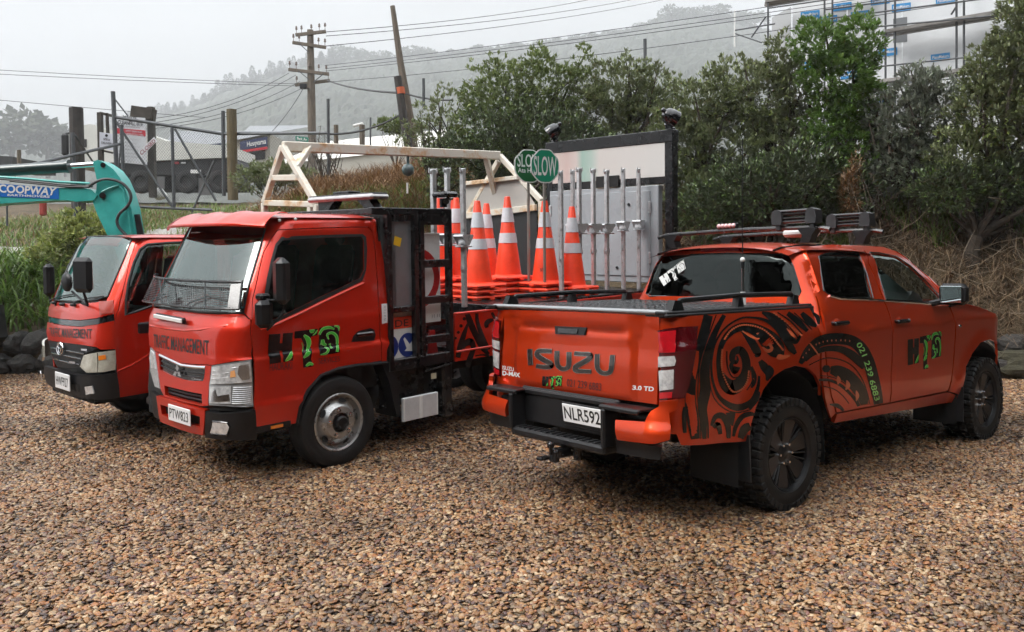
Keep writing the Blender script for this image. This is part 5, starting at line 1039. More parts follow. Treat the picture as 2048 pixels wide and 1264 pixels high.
for s in (-1, 1):
    fs = lambda u, v, s=s: bump(u, v, s)
    rb = skin('bumper_corner', bc, fs, PAINT_P, pick, .025, .03, .006, (-1, s, 0))
    skin('bumper_lower', [(-1.20, .53), (-1.56, .53), (-1.56, .45), (-1.22, .46)], fs, BLK, pick, .05, .03, -.03, (-1, s * .6, 0))
    ya, yb = .40, .72; b_ = MB(); b_.box((-1.165, s * (ya + yb) / 2, .735), (.13, yb - ya, .018), None, .005); b_.box((-1.238, s * (ya + yb) / 2, .728), (.018, yb - ya, .028), None, .007); b_.build('step_pad', BLK, pick)
b_ = MB(); b_.box((-1.115, 0, .64), (.03, .92, .24), None, .01); b_.box((-1.19, .44, .60), (.13, .04, .24), None, .01); b_.box((-1.19, -.44, .60), (.13, .04, .24), None, .01)
b_.box((-1.175, 0, .465), (.14, .90, .055), None, .015); b_.box((-1.10, 0, .73), (.10, .9, .04), None, .01); rbm = b_.build('rear_bumper', BLK, pick)
b_ = MB()
for k in range(15): b_.box((-1.185, -.40 + k * .057, .496), (.09, .030, .010), None, .003)
b_.build('step_tread', BLK, rbm)
def plate(V, quad4, parent, txt, normal, tilt=None, sub=None):
    """number plate from traced corners at a known local centre"""
pc = unp(PV, (1167, 833), 0, -1.15); pr_ = Matrix.Rotation(radians(-8), 3, 'Y')
b_ = MB(); b_.box(pc, (.012, .375, .155), pr_, .004); npl = b_.build('plate_holder', BLK, pick)
b_ = MB(); b_.box(pc + pr_ @ Vector((-.010, 0, .008)), (.006, .36, .120), pr_, .003); pl = b_.build('number_plate', PLATEW, npl)
fn = lambda x, y, o: pc + pr_ @ Vector((-.0145 - o, -x, y + .008))
lettering('plate_characters', 'NLR592', fn, INK, npl, -.163, .163, -.036, .078, .012, OUTB, .0)
lettering('plate_slogan', 'NEW ZEALAND', fn, INK, npl, -.09, .09, -.071, .010, .0, OUTB, -.004)
# tow hitch
b_ = MB(); b_.box((-1.18, -.04, .39), (.22, .07, .06), None, .01); b_.box((-1.28, -.04, .375), (.05, .06, .08), None, .01); b_.cyl((-1.31, -.04, .39), (-1.31, -.04, .43), .012); b_.ball((-1.31, -.04, .448), .025); b_.box((-1.33, .01, .36), (.08, .05, .02), None, .004); b_.cyl((-1.16, -.13, .35), (-1.16, -.13, .42), .03); b_.build('tow_hitch', BLKS, pick)
# chassis and underside
b_ = MB(); b_.box((.1, 0, .62), (2.0, 1.0, .22)); b_.box((2.1, 0, .52), (2.6, 1.1, .24))
for s in (-1, 1): b_.box((1.2, s * .42, .52), (4.6, .09, .14))
b_.cyl((0, -.75, .40), (0, .75, .40), .045); b_.ball((0, .05, .40), .13, 12, 8); b_.box((-.75, 0, .60), (.70, 1.45, .12)); b_.box((.65, 0, .45), (.8, .7, .18)); b_.build('chassis', VOIDM, pick)
b_ = MB(); b_.lathe([(.0, -.10), (.22, -.10), (.36, -.09), (.37, 0), (.36, .09), (.22, .10), (0, .10)], (-.70, 0, .50), (0, 0, 1), 24); b_.build('spare_wheel', RUB, pick)
# bed cover
cov = MB(); cov.box((-.36, 0, 1.285), (1.46, 1.58, .025), None, .006); cv_ = cov.build('bed_cover', BLKS, pick)
cm = mat('cover_slat', (.018, .018, .019), rough=.25, coat=.3, rvar=.1, vs=30)
sm = MB()
sm.box((0, 0, 0), (.058, 1.46, .014), None, .004)
for k in range(12): sm.box((0, -.66 + k * .12, .008), (.03, .05, .006), None, .002)
sm = sm.mesh('slat')
for k in range(21): 
    so_ = link('slat', sm, cm if k == 0 else None, cv_); so_.location = (-1.03 + k * .0665, 0, 1.304)
for s in (-1, 1):
    b_ = MB(); b_.box((-.37, s * .80, 1.302), (1.52, .10, .022), None, .006); b_.box((-.37, s * .845, 1.288), (1.54, .03, .02), None, .006); b_.build('bed_rail', BLK, pick)
b_ = MB(); b_.box((-1.085, 0, 1.305), (.06, 1.62, .028), None, .010); b_.build('cover_end_rail', mat('grey_rail', (.33, .34, .35), .3, .6), pick)
xr = [unp(PV, p, 1, -.78).x for p in ((1352, 616), (1478, 612), (1588, 605))]
for s in (-1, 1):
    zt = 1.375; b_ = MB(); b_.tube([(xr[0] + .015, s * .77, zt - .035), (xr[0] + .05, s * .77, zt - .005), (xr[1], s * .77, zt + .012), (xr[2] - .03, s * .77, zt + .006), (xr[2] + .02, s * .77, zt - .03)], .017, 8)
    for x, wx in zip(xr, (.10, .06, .08)):
        b_.prism([(x - wx * .6, 1.305), (x + wx * .6, 1.305), (x + wx * .35, zt - .005), (x - wx * .25, zt)], lambda a, c, d, s=s: (a, s * (.77 + d), c), -.025, .025)
    b_.build('sports_rail', BLK, pick)
b_ = MB(); ap = unp(PV, (1486, 612), 1, -.62); at_ = unp(PV, (1490, 515), 1, -.62)
b_.cyl((ap.x, -.62, 1.30), (ap.x, -.62, 1.40), .022, .018); b_.build('aerial_base', WHT, pick)
b_ = MB(); b_.cyl((ap.x, -.62, 1.40), (ap.x, -.62, at_.z - .07), .009); b_.build('aerial_spring', CHR, pick)
b_ = MB(); b_.cyl((ap.x, -.62, at_.z - .075), (ap.x, -.62, at_.z - .03), .012); b_.tube([(ap.x, -.62, at_.z), (ap.x, -.62, at_.z + .4), (ap.x + .01, -.62, at_.z + .80)], .004, 5); b_.build('aerial_whip', BLK, pick)
b_ = MB(); b_.ball((ap.x, -.62, at_.z - .015), .018); b_.build('aerial_ferrule', WHT, pick)
# high brake light
b_ = MB(); bl = [iB(p, (0, 1.7)) for p in ((1404, 501), (1405, 495.5), (1478, 492), (1483, 500))]
b_.box((.46, (bl[0][0] + bl[3][0]) / 2, 1.712), (.05, abs(bl[0][0] - bl[3][0]), .030), Matrix.Rotation(radians(-30), 3, 'Y'), .008); b_.build('high_brake_light', LENSR, pick)
# roof bars
xb = [unp(PV, (1606, 484), 2, 1.765).x, unp(PV, (1731, 487), 2, 1.765).x]; xb = [.72, 1.50]
for k, x in enumerate(xb):
    br = thing('roof_bar', None, None); br.parent = pick; del_ = None
    b_ = MB(); b_.tube([(x, .80, 1.835), (x, .70, 1.855), (x, 0, 1.865), (x, -.70, 1.855), (x, -.80, 1.835)], .017, 8); o_ = b_.build('bar', BLKS, pick); bpy.data.objects.remove(br)
    for s in (-1, 1):
        b_ = MB(); b_.prism([(s * .66, 1.745), (s * .58, 1.745), (s * .60, 1.80), (s * .56, 1.85), (s * .72, 1.85), (s * .68, 1.80)], lambda a, c, d, x=x: (x + d, a, c), -.04, .04); b_.build('bar_foot', BLK, o_)
SKB = mat('rack_plastic', (.035, .035, .037), rough=.3, var=.2, vs=15)
for k, x in enumerate(xb):
    y0, y1 = -.39, -.67; ro = None
    for yy in (y0, y1):
        rk = MB(); rk.prism([(yy - .04, 1.885), (yy + .04, 1.885), (yy + .045, 1.93), (yy + .035, 1.985), (yy, 2.0), (yy - .035, 1.985), (yy - .045, 1.93)], lambda a, c, d, x=x: (x + d, a, c), -.045, .045)
        rk.box((x, yy, 1.866), (.05, .05, .06), None, .01); q_ = rk.build('ski_clamp', SKB, pick); ro = ro or q_
    b_ = MB(); b_.box((x, -.53, 1.985), (.06, .26, .022), None, .010); b_.box((x, -.53, 1.905), (.06, .26, .022), None, .010); b_.build('clamp_arm', SKB, ro)
    b_ = MB(); b_.box((x, -.53, 1.962), (.05, .24, .026), None, .012); b_.box((x, -.53, 1.930), (.05, .24, .022), None, .012); b_.build('clamp_pad', RUB, ro)
bp_ = unp(PV, (1612, 458), 0, .98); b_ = MB(); b_.box((1.0, -.40, 1.83), (.20, .22, .06), None, .02); b_.build('roof_beacon', WHT, pick)
b_ = MB()
for k in range(5): b_.ball((xb[0] + .02, .18 - k * .035, 1.905), .019, 8, 6)
b_.build('led_lamp', mat('pink_lens', (.75, .45, .45), .15, coat=1.), pick); b_ = MB(); b_.box((xb[0] + .04, .11, 1.90), (.03, .20, .05), None, .008); b_.build('led_housing', BLK, pick)
# mirror
mq = unp(PV, (1906, 588), 0, 2.14)
for s in (-1, 1):
    c = Vector((2.20, s * 1.03, 1.335))
    b_ = MB(); b_.box(c, (.11, .22, .175), Matrix.Rotation(radians(s * 6), 3, 'Z'), .035); b_.bar((2.17, s * .84, 1.25), (2.20, s * .95, 1.28), .06, .05, .015); mo = b_.build('door_mirror', BLK, pick)
    b_ = MB(); b_.box(c + Vector((-.054, 0, 0)), (.006, .17, .135), Matrix.Rotation(radians(s * 6), 3, 'Z'), .003); b_.build('mirror_glass', mat('mirror', (.5, .55, .55), .04, 1.), mo)
# cabin interior
b_ = MB(); b_.box((1.2, 0, .90), (1.6, 1.55, .06)); b_.box((2.12, 0, 1.12), (.45, 1.45, .28), None, .08); b_.build('dashboard', INT, pick)
for x in (.68, 1.35):
    for y in ((-.38, .38) if x > 1 else (-.38, .38)):
        b_ = MB(); b_.box((x, y, 1.22), (.14, .50, .62), Matrix.Rotation(radians(-12), 3, 'Y'), .06); b_.box((x - .06, y, 1.56), (.10, .26, .18), None, .05); b_.box((x + .25, y, 1.0), (.50, .50, .14), None, .05); b_.build('seat', SEAT, pick)
b_ = MB(); b_.lathe([(.17 + .014 * cos(a * pi / 4), .014 * sin(a * pi / 4)) for a in range(9)], (1.88, -.38, 1.22), (-.8, 0, .6), 20); b_.build('steering_wheel', INT, pick)
b_ = MB(); b_.prism([(1.95, 1.27), (2.28, 1.27), (2.20, 1.33), (2.10, 1.36)], lambda a, c, d: (a, -.55 + d, c), -.2, .15); b_.build('dash_papers', WHT, pick)
# wheels
def pk_wheel(x, s):
    R_ = .368; z = wheel_z(PV, x, s * .79, R_ - .008); c = Vector((x, s * .79, z)); ax = Vector((0, s, 0))
    b_ = MB(); b_.lathe([(.225, -.12), (.29, -.135), (.338, -.125), (.354, -.10), (.357, -.05), (.357, .05), (.354, .10), (.338, .125), (.29, .137), (.25, .128), (.236, .112)], c, ax, 40); wo_ = b_.build('wheel', RUB, pick)
    b_ = MB()
    for k in range(42):
        a = 2 * pi * k / 42
        for r_, h, dz, tw, da in ((.359, .106, .05, .038, 0), (.359, -.106, .05, .038, .5), (.360, .036, .06, .034, .25), (.360, -.036, .06, .034, .75), (.342, .127, .020, .042, .1)):
            t = a + da * 2 * pi / 42; e = Vector((cos(t), 0, sin(t))); tn = Vector((-sin(t), 0, cos(t)))
            b_.box(c + e * r_ + ax * h, (tw, dz, .020 if r_ > .35 else .045), Matrix((tn, ax, e)).transposed(), .004)
    b_.build('tread', RUB, wo_, kind='stuff')
    RIM = mat('gunmetal_wheel', (.022, .023, .025), rough=.35, metal=.4, var=.25, vs=10)
    b_ = MB(); b_.lathe([(.240, .118), (.236, .122), (.226, .112), (.218, .06), (.21, .0), (.10, -.02), (0, -.02)], c, ax, 40); ri = b_.build('rim', RIM, wo_)
    b_ = MB()
    for k in range(6):
        a = 2 * pi * k / 6 + .32; e = Vector((cos(a), 0, sin(a))); tn = Vector((-sin(a), 0, cos(a)))
        P = [c + e * r_ + tn * w_ + ax * h for r_, w_, h in ((.05, -.028, .082), (.05, .028, .082), (.225, .062, .102), (.225, -.062, .102))]
        Q = [p - ax * .03 for p in P]; b_.add(P + Q, [(0, 1, 2, 3), (7, 6, 5, 4), (0, 4, 5, 1), (1, 5, 6, 2), (2, 6, 7, 3), (3, 7, 4, 0)])
        for dd in (-.20, .20):
            t = a + pi / 6 + dd * .55; e2 = Vector((cos(t), 0, sin(t))); b_.bar(c + e2 * .06 + ax * .070, c + e2 * .22 + ax * .098, .010, .016, .003, up=ax)
    b_.build('spokes', RIM, ri)
    b_ = MB(); b_.lathe([(0, .096), (.030, .096), (.042, .088), (.085, .084), (.09, .04)], c, ax, 20); b_.build('hub', RIM, ri)
    b_ = MB()
    for k in range(6): a = 2 * pi * k / 6; p = c + Vector((cos(a), 0, sin(a))) * .066; b_.cyl(p + ax * .08, p + ax * .103, .010, .008, 6)
    b_.build('wheel_nuts', CHR, ri, kind='stuff')
for x in (0, 3.125):
    for s in (-1, 1): pk_wheel(x, s)
FLAP = mat('mud_flap_rubber', (.02, .022, .024), rough=.5, var=.2, vs=8)
for x in (-.40, 2.70):
    for s in (-1, 1):
        b_ = MB(); b_.prism([(s * .66, .22), (s * .895, .22), (s * .90, .52), (s * .66, .52)], lambda a, c, d, x=x: (x + d - .10 * max(0, c - .3) * (1 if x < 0 else .3), a, c), -.006, .006); b_.build('mud_flap', FLAP, pick)
# --- printed graphics on the bed side and rear door
def side_any(u, v, s=-1): return pk_side(u, v, s)
cK = lambda p: iS((1360 + p[0] * .2373, 600 + p[1] * .2373), (-.3, 1.))
K1 = [[(238, 128, 62), (195, 300, 66), (150, 440, 60), (118, 560, 70), (92, 700, 66), (86, 850, 76), (108, 1010, 80), (128, 1170, 60)],
      [(372, 128, 26), (300, 260, 38), (240, 420, 52), (205, 590, 62), (212, 750, 74), (188, 900, 64), (196, 1040, 46), (205, 1170, 26)], 
      [(474, 468, 8), (486, 500, 14), (466, 525, 26), (438, 500, 38), (452, 440, 46), (510, 425, 54), (552, 500, 56), (552, 610, 62), (500, 705, 86), (430, 735, 104), (368, 680, 76), (332, 590, 40), (328, 480, 34), (352, 370, 36), (412, 282, 46), (490, 234, 54), (580, 232, 66), (676, 275, 96), (752, 345, 130), (815, 425, 120), (850, 480, 40)],
      [(470, 560, 60), (458, 600, 40), (430, 560, 30), (440, 520, 20)],
      [(302, 128, 5), (228, 330, 6), (168, 520, 6), (150, 700, 6), (150, 850, 6), (166, 1000, 7), (172, 1170, 5)], [(392, 430, 7), (398, 560, 7), (440, 648, 7), (500, 640, 7), (530, 560, 6)], [(300, 300, 5), (262, 420, 6), (246, 560, 6), (250, 700, 6), (290, 830, 6), (380, 920, 7), (480, 948, 7), (590, 925, 6)], [(560, 760, 6), (600, 700, 7), (630, 600, 6)], [(700, 110, 5), (830, 150, 8), (930, 240, 8), (1000, 330, 6)], [(820, 105, 6), (930, 180, 9), (1030, 290, 6)], [(960, 108, 5), (1060, 200, 7), (1110, 250, 5)],
      [(664, 640, 14), (655, 730, 22), (612, 840, 34), (545, 892, 44), (470, 905, 46), (390, 872, 36), (320, 805, 22), (278, 700, 16), (262, 590, 14), (268, 470, 13), (300, 350, 13), (380, 235, 11), (500, 158, 11), (600, 148, 11), (700, 165, 18), (800, 222, 34), (880, 320, 44), (935, 405, 48), (972, 452, 20)],
      [(520, 262, 16), (585, 330, 48), (635, 410, 56), (652, 455, 46), (630, 475, 12)], [(690, 104, 14), (780, 150, 56), (860, 235, 64), (930, 320, 50), (978, 352, 26), (1018, 290, 14)], [(600, 560, 14), (622, 640, 34), (620, 700, 26), (600, 740, 10)],
      [(672, 512, 30), (706, 560, 54), (742, 620, 46), (730, 680, 16)], [(738, 555, 20), (765, 600, 40), (750, 660, 18)],
      [(905, 112, 30), (990, 180, 42), (1072, 262, 24)], [(1025, 110, 26), (1090, 180, 50), (1150, 222, 18)], [(1120, 108, 12), (1158, 150, 30), (1168, 205, 14)],
      [(262, 1060, 16), (298, 985, 34), (360, 980, 44), (402, 1060, 40), (408, 1165, 26)], [(280, 1075, 20), (318, 1050, 36), (338, 1130, 26)], [(448, 1150, 18), (470, 1060, 30), (520, 985, 34), (585, 960, 30), (622, 965, 20)], [(508, 1165, 40), (540, 1090, 60), (590, 1060, 50)],
      [(236, 800, 8), (214, 900, 14), (232, 1040, 12), (236, 1165, 8)], [(425, 945, 70), (432, 1000, 44), (440, 1060, 10)], [(585, 920, 18), (640, 830, 40), (662, 770, 20)], [(40, 900, 20), (34, 980, 30), (40, 1120, 24)]]
ring = cr([(352, 420), (345, 500), (350, 590), (385, 690), (440, 770), (510, 755), (560, 690), (575, 600)], 5) + cr([(372, 330), (420, 262), (500, 216), (590, 214), (690, 245), (770, 310), (830, 380), (862, 420)], 5)
dots = [(x, y, 8.5) for x, y in ring] + [(x, y, 8) for x, y in cr([(790, 112), (880, 180), (960, 250), (1020, 300)], 4)]
strips('swirl_graphic', [[(x, y, w_ * 1.22 + 2) for x, y, w_ in q] for q in K1], cK, pk_side, VINYL, pick, .0016, OUTR, 6)
ORD = mat('orange_dots', (.55, .10, .03), .3, coat=.6)
strips('swirl_dots', [[(520, 262, 10), (600, 310, 22), (655, 330, 14), (660, 290, 26), (640, 285, 6)], [(690, 395, 10), (735, 430, 30), (770, 410, 26), (750, 372, 22), (735, 385, 6)], [(815, 470, 30), (835, 480, 50), (880, 480, 30), (925, 465, 12)], [(895, 240, 6), (940, 290, 26), (965, 318, 6)]], cK, pk_side, ORD, pick, .0034, OUTR, 5, dots=dots)
cD = lambda p: iS((1600 + p[0] * .174, 640 + p[1] * .174), (.9, .9))
dmap = pk_side
K2 = [[(100, 520, 7), (280, 440, 9), (460, 455, 9), (600, 530, 9), (695, 650, 9), (760, 800, 9), (800, 965, 7)], [(230, 640, 6), (340, 650, 7), (470, 700, 7), (590, 800, 8), (680, 930, 7)], [(260, 760, 7), (380, 790, 8), (480, 860, 8), (560, 960, 7)], [(0, 500, 40), (90, 365, 90), (230, 245, 104), (420, 215, 112), (590, 240, 110), (705, 330, 116), (785, 480, 116), (838, 660, 112), (880, 840, 104), (900, 965, 90)],
      [(60, 470, 20), (150, 385, 44), (300, 330, 52), (460, 335, 64), (600, 405, 84), (690, 500, 66), (720, 560, 20)], [(345, 575, 70), (430, 590, 120), (550, 650, 130), (650, 760, 130), (715, 880, 110), (735, 970, 70)],
      [(215, 690, 24), (330, 690, 26), (450, 740, 28), (560, 830, 30), (640, 920, 34), (675, 990, 30)], [(300, 520, 40), (300, 560, 80), (300, 600, 40)], [(340, 970, 10), (430, 985, 40), (500, 1040, 20)]]
strips('arc_graphic', [[(x, y, w_ * 1.15 + 2) for x, y, w_ in q] for q in K2], cD, dmap, VINYL, pick, .0016, OUTR, 6)
strips('arc_detail', [[(430, 640, 10), (440, 690, 50), (430, 740, 10)], [(530, 690, 10), (548, 750, 54), (520, 800, 12)], [(640, 810, 10), (655, 870, 44), (640, 930, 10)]] + [[(x, y - 12, 5), (x, y, 13), (x, y + 12, 5)] for x, y in ((180, 280), (215, 265), (260, 250), (310, 240), (360, 235), (410, 234), (465, 232), (515, 234), (565, 240), (30, 430), (65, 380), (100, 340))] + [[(105, 265, 14), (150, 320, 18), (215, 410, 14)]], cD, dmap, ORD, pick, .0032, OUTR, 4)
pth = cr([(655, 268), (700, 345), (735, 430), (765, 520), (795, 620), (820, 720), (848, 820), (876, 925)], 12); acc = [0]
for a, b in zip(pth, pth[1:]): acc.append(acc[-1] + hypot(b[0] - a[0], b[1] - a[1]))
def along(x, y, o):
    d = x * acc[-1]; i = max(0, min(len(pth) - 2, int(np.searchsorted(acc, d)) - 1)); a, b = pth[i], pth[i + 1]; l = hypot(b[0] - a[0], b[1] - a[1]); t = (d - acc[i]) / l
    px, py = a[0] + (b[0] - a[0]) * t, a[1] + (b[1] - a[1]) * t; nx, ny = (b[1] - a[1]) / l, -(b[0] - a[0]) / l
    return on(dmap, OUTR)(*cD((px + nx * y, py + ny * y)), o)
lettering('phone_number', '021 239 6883', along, GRNL, pick, 0, 1, -22, 62, .01, OUTR, .0042)
hts(pick, pk_side, PV, (1.9, 1.0), [(1815, 668), (1882, 662), (1881, 735), (1815, 742)], OUTR, .002)
b_ = MB(); u, v = iS((1919, 652), (2.6, 1.0)); b_.box(on(pk_side, OUTR)(u, v, .004), (.05, .012, .022), None, .005); b_.build('side_repeater', CHR, pick)
# ================================================================ forward-control cabs
def cab_map(Wt, Ft, Lc, n, Wr, Fr, blend=1.3, neg=1.):
    ts = np.linspace(0, pi / 2, 400); xs = Fr - Lc + Lc * np.cos(ts) ** (2 / n); ys = Wr * np.sin(ts) ** (2 / n)
    s = np.concatenate([[0], np.cumsum(np.hypot(np.diff(xs), np.diff(ys)))]); S_ = float(s[-1])
    def f(u, z):
        a = abs(u); sg = 1 if u >= 0 else -1; W_, F_ = Wt(z) * (1 if u >= 0 else neg), Ft(z)
        if a < S_:
            t = float(np.interp(a, s, ts)); return (F_ - Lc + Lc * cos(t) ** (2 / n), sg * W_ * sin(t) ** (2 / n), z)
        d = a - S_; return (Fr - Lc - d + (F_ - Fr) * (1 - sstep(0, blend, d)), sg * W_, z)
    return f, S_
def steel_wheel(parent, V, x, y, s, R_=.365, w_=.20, rr=.222, dual=False, nuts=5, rimm=None):
    z = wheel_z(V, x, y, R_ - .012); c = Vector((x, y, z)); ax = Vector((0, s, 0)); h = w_ / 2
    b_ = MB(); b_.lathe([(rr - .02, -h * .9), (R_ * .80, -h * 1.04), (R_ * .95, -h * .92), (R_ * .99, -h * .7), (R_, -h * .3), (R_, h * .3), (R_ * .99, h * .7), (R_ * .95, h * .92), (R_ * .86, h * 1.03), (R_ * .74, h * 1.05), (rr + .02, h * .96), (rr, h * .82)], c, ax, 48); o = b_.build('wheel', RUB, parent)
    b_ = MB()
    for r_ in (R_ * .985,):
        for hh in (-.5, 0, .5): b_.lathe([(R_ * 1.002, h * hh - .004), (R_ * 1.002 + .002, h * hh), (R_ * 1.002, h * hh + .004)], c, ax, 48)
    b_.build('tread_ribs', RUB, o)
    if dual: d0 = -.5
    b_ = MB(); dish = h * .55 if not dual else -h * .2
    b_.lathe([(rr, h * .80), (rr + .012, h * .92), (rr + .004, h * .97), (rr - .010, h * .88), (rr - .018, h * .55), (rr - .035, dish - .015), (rr - .055, dish + .012), (rr * .66, dish + .035), (rr * .58, dish + .055), (rr * .36, dish + .058), (rr * .34, dish + .03)], c, ax, 48); r = b_.build('rim', rimm or ALU, o)
    b_ = MB(); b_.lathe([(0, dish + .085), (rr * .20, dish + .085), (rr * .25, dish + .075), (rr * .26, dish + .05), (rr * .34, dish + .045), (rr * .35, dish + .02)], c, ax, 24); b_.build('hub_cap', BLK, r)
    for k in range(5):
        a = 2 * pi * k / 5 + .55; e = Vector((cos(a), 0, sin(a))); tn = Vector((-sin(a), 0, cos(a))); b_ = MB(); 
        nrm = (ax + e * .35).normalized()
        b_.add([c + e * rr * .79 + tn * (.036 * cos(q * pi / 6)) + e * (.018 * sin(q * pi / 6)) + ax * (dish + .029 - .0112 * sin(q * pi / 6)) for q in range(12)], [tuple(range(12))]); b_.build('hand_hole', VOIDM, r, fix=False)
    b_ = MB()
    for k in range(nuts): a = 2 * pi * k / nuts + .15; p = c + Vector((cos(a), 0, sin(a))) * rr * .47; b_.cyl(p + ax * (dish + .05), p + ax * (dish + .058), .019, n=10); b_.cyl(p + ax * (dish + .05), p + ax * (dish + .078), .013, .011, 6)
    b_.build('wheel_nuts', CHR, r, kind='stuff')
    if s > 0 and dual:
        pass
    return o
def front_text(parent, fm, V, g, quad, s, m, out, off=.003, name='lettering', bold=.012):
    return lettering(name, s, quad_fn(fm, V, g, quad, out), m, parent, 0, 1, 0, 1, bold, out, off)
def tube_on(name, fm, uv, r, m, parent, out, off=0., n=6, close=False):
    L = on(fm, out); b_ = MB(); P = [L(u, v, off) for u, v in uv]; 
    if close: P.append(P[0])
    b_.tube(P, r, n, not close); return b_.build(name, m, parent)
def sub(a, b, n): return [(a[0] + (b[0] - a[0]) * i / n, a[1] + (b[1] - a[1]) * i / n) for i in range(n + 1)]

# ================================================================ flat-deck traffic truck (middle)
FV = vmat(-2.034, 7.109, -.004, 227.339, 1.22, -.735)
fus = thing('flatbed_truck', 'red-orange flatbed truck with sun visor and mesh stone guard, carrying traffic cones', 'truck', FV)
FW = table([.30, .50, .612, .630, .80, .957, .983, 1.2, 1.5, 1.90, 1.98, 2.03], [.862, .884, .892, .880, .884, .886, .866, .870, .847, .785, .755, .69], .006)
FF = table([.30, .45, .62, .80, 1.0, 1.17, 1.25, 1.95, 2.04], [.93, .955, .965, .945, .935, .915, .875, .535, .47], .015)
fcab, FS = cab_map(FW, FF, .27, 3.1, .866, .945, neg=.93)
FO, FL_, FRT = (1, .4, 0), (0, 1, 0), (0, -1, 0)
iF = inv_px(fcab, FV, (.3, 1.0)); iFs = inv_px(fcab, FV, (1.3, 1.3))
# door
fd = tr(iFs, [(556, 461), (600, 458.5), (645, 457), (690, 455.5), (736, 455), (745, 466), (749, 500), (752, 540), (756, 598), (758, 640), (760, 681), (762, 721), (735, 726), (700, 731), (679, 738), (645, 751), (619, 779), (604, 805), (596, 846), (513, 859), (509, 780), (506, 700), (504, 640), (506, 598), (519, 541), (528, 505), (545, 474)])
fw = tr(iFs, [(563, 474), (600, 471.5), (640, 470), (690, 468.5), (725, 468), (732, 474), (734, 500), (733, 525), (732, 541), (724, 562), (690, 578), (640, 602), (595, 624), (552, 645), (527, 657), (521, 651), (523, 625), (527, 600), (533, 560), (541, 523), (551, 488)])
fwi = tr(iFs, [(567, 480), (640, 475), (722, 473), (727, 479), (728, 540), (720, 556), (640, 594), (552, 637), (532, 646), (534, 600), (547, 523), (556, 490)])
RUBS = mat('window_rubber', (.012, .013, .013), .5)
for s in (1, -1):
    o = (.2, s, 0); fm = (lambda u, v, s=s: fcab(s * u, v))
    d_ = skin('door', [fd, fwi], fm, PAINT_F, fus, .03, .02, 0, o)
    skin('window', fwi, fm, GLASSM, d_, .1, 0, -.006, o); skin('window_rubber', [fw, fwi], fm, RUBS, d_, .1, 0, .003, o)
    tube_on('window_ledge', fm, tr(iFs, [(520, 660), (552, 649), (595, 629), (640, 607), (690, 583), (727, 566)]), .013, PAINT_F, d_, o, -.003)
    hp = tr(iFs, [(702, 684), (706, 672), (716, 662), (740, 656), (748, 659), (751, 670), (748, 681)]); h_ = skin('door_handle', hp, fm, BLK, d_, .1, .0, .004, o)
    hu, hv = iFs((728, 668)); b_ = MB(); b_.box(on(fm, o)(hu, hv, .018), (.17, .022, .035), None, .010); b_.build('grip', BLKG, h_)
    bars = tr(iFs, [(762, 608), (773, 607), (774, 645), (763, 648)]); skin('reflector_strip', bars, fm, PLATEW, fus, .2, .0, .006, o)
    lettering('strip_print', 'V U T A W', quad_fn(fcab, FV, (1.6, 1.2), [(766, 612), (766, 642), (771, 642), (771, 612)], FL_), mat('grey_print', (.35, .35, .36), .5), fus, 0, 1, 0, 1, 0, FL_, .009) if s > 0 else None
# pillars and roof edge (both sides)
rear_u = iFs((776, 660))[0]
rr_ = [(rear_u, .95), (rear_u + .005, 1.3), (rear_u - .005, 1.65), (rear_u - .02, 1.85), (rear_u - .05, 1.94), (rear_u - .10, 1.985), (rear_u - .25, 2.00)]
pil = tr(iF, [(503.5, 641), (488, 625), (492, 600), (497, 576), (510, 532), (523, 488), (534, 450)], (.75, 1.5)) + [(.52, 1.985), (.70, 2.0), (.85, 2.0), (1.0, 2.0), (1.2, 2.0), (1.4, 2.0)] + rr_[::-1] + tr(iFs, [(774, 700), (773, 726), (764, 723.5), (762, 681), (757.5, 598), (754, 540), (751, 500), (747, 465), (737, 453), (690, 453.5), (645, 455), (600, 456.5), (555, 459), (543.5, 473), (526, 505), (517, 541), (504.5, 598)])
for s in (1, -1): skin('cab_pillar', pil, (lambda u, v, s=s: fcab(s * u, v)), PAINT_F, fus, .05, .02, 0, (.2, s, 0))
skin('roof_header', [(-.56, 1.94), (-.3, 1.95), (0, 1.955), (.3, 1.95), (.56, 1.94), (.56, 2.0), (-.56, 2.0)], fcab, PAINT_F, fus, .08, .02, -.003, (1, 0, 0))
def froof(x, y): 
    e = 1 - abs(y / .765) ** 5; xe = (x + .05) / .49; return (x, y, 1.992 + .050 * max(0, e) ** .6 * max(0, 1 - abs(xe) ** 7) ** .6)
b_ = MB(); b_.grid(froof, [-.515 + .96 * i / 30 for i in range(31)], [-.758 + 1.516 * i / 30 for i in range(31)]); b_.build('roof', PAINT_F, fus, smooth=60)
b_ = MB(); b_.box((-.47, 0, 1.45), (.05, 1.60, 1.08), None, .02); b_.build('cab_back_wall', PAINT_F, fus)
# windscreen
ws = tr(iF, [(386, 447), (430, 446), (480, 446), (533, 450), (522, 490), (509, 534), (496, 578), (490, 605), (487, 625), (440, 626), (400, 624), (350, 618), (309, 611), (331, 558), (358, 503)], (.0, 1.6))
um = max(abs(a) for a, b in ws)
wso = skin('windscreen', ws, fcab, GLASSL, fus, .06, 0, .0, (1, 0, .3)); tube_on('windscreen_seal', fcab, ws, .010, RUBS, wso, (1, 0, .3), .0, 6, True)
skin('sunband', tr(iF, [(386, 447), (430, 446), (480, 446), (533, 450), (528, 470), (480, 470), (430, 466), (378, 462)], (0, 1.8)), fcab, mat('dark_band', (.02, .03, .035), .3), wso, .06, 0, -.006, (1, 0, .3))
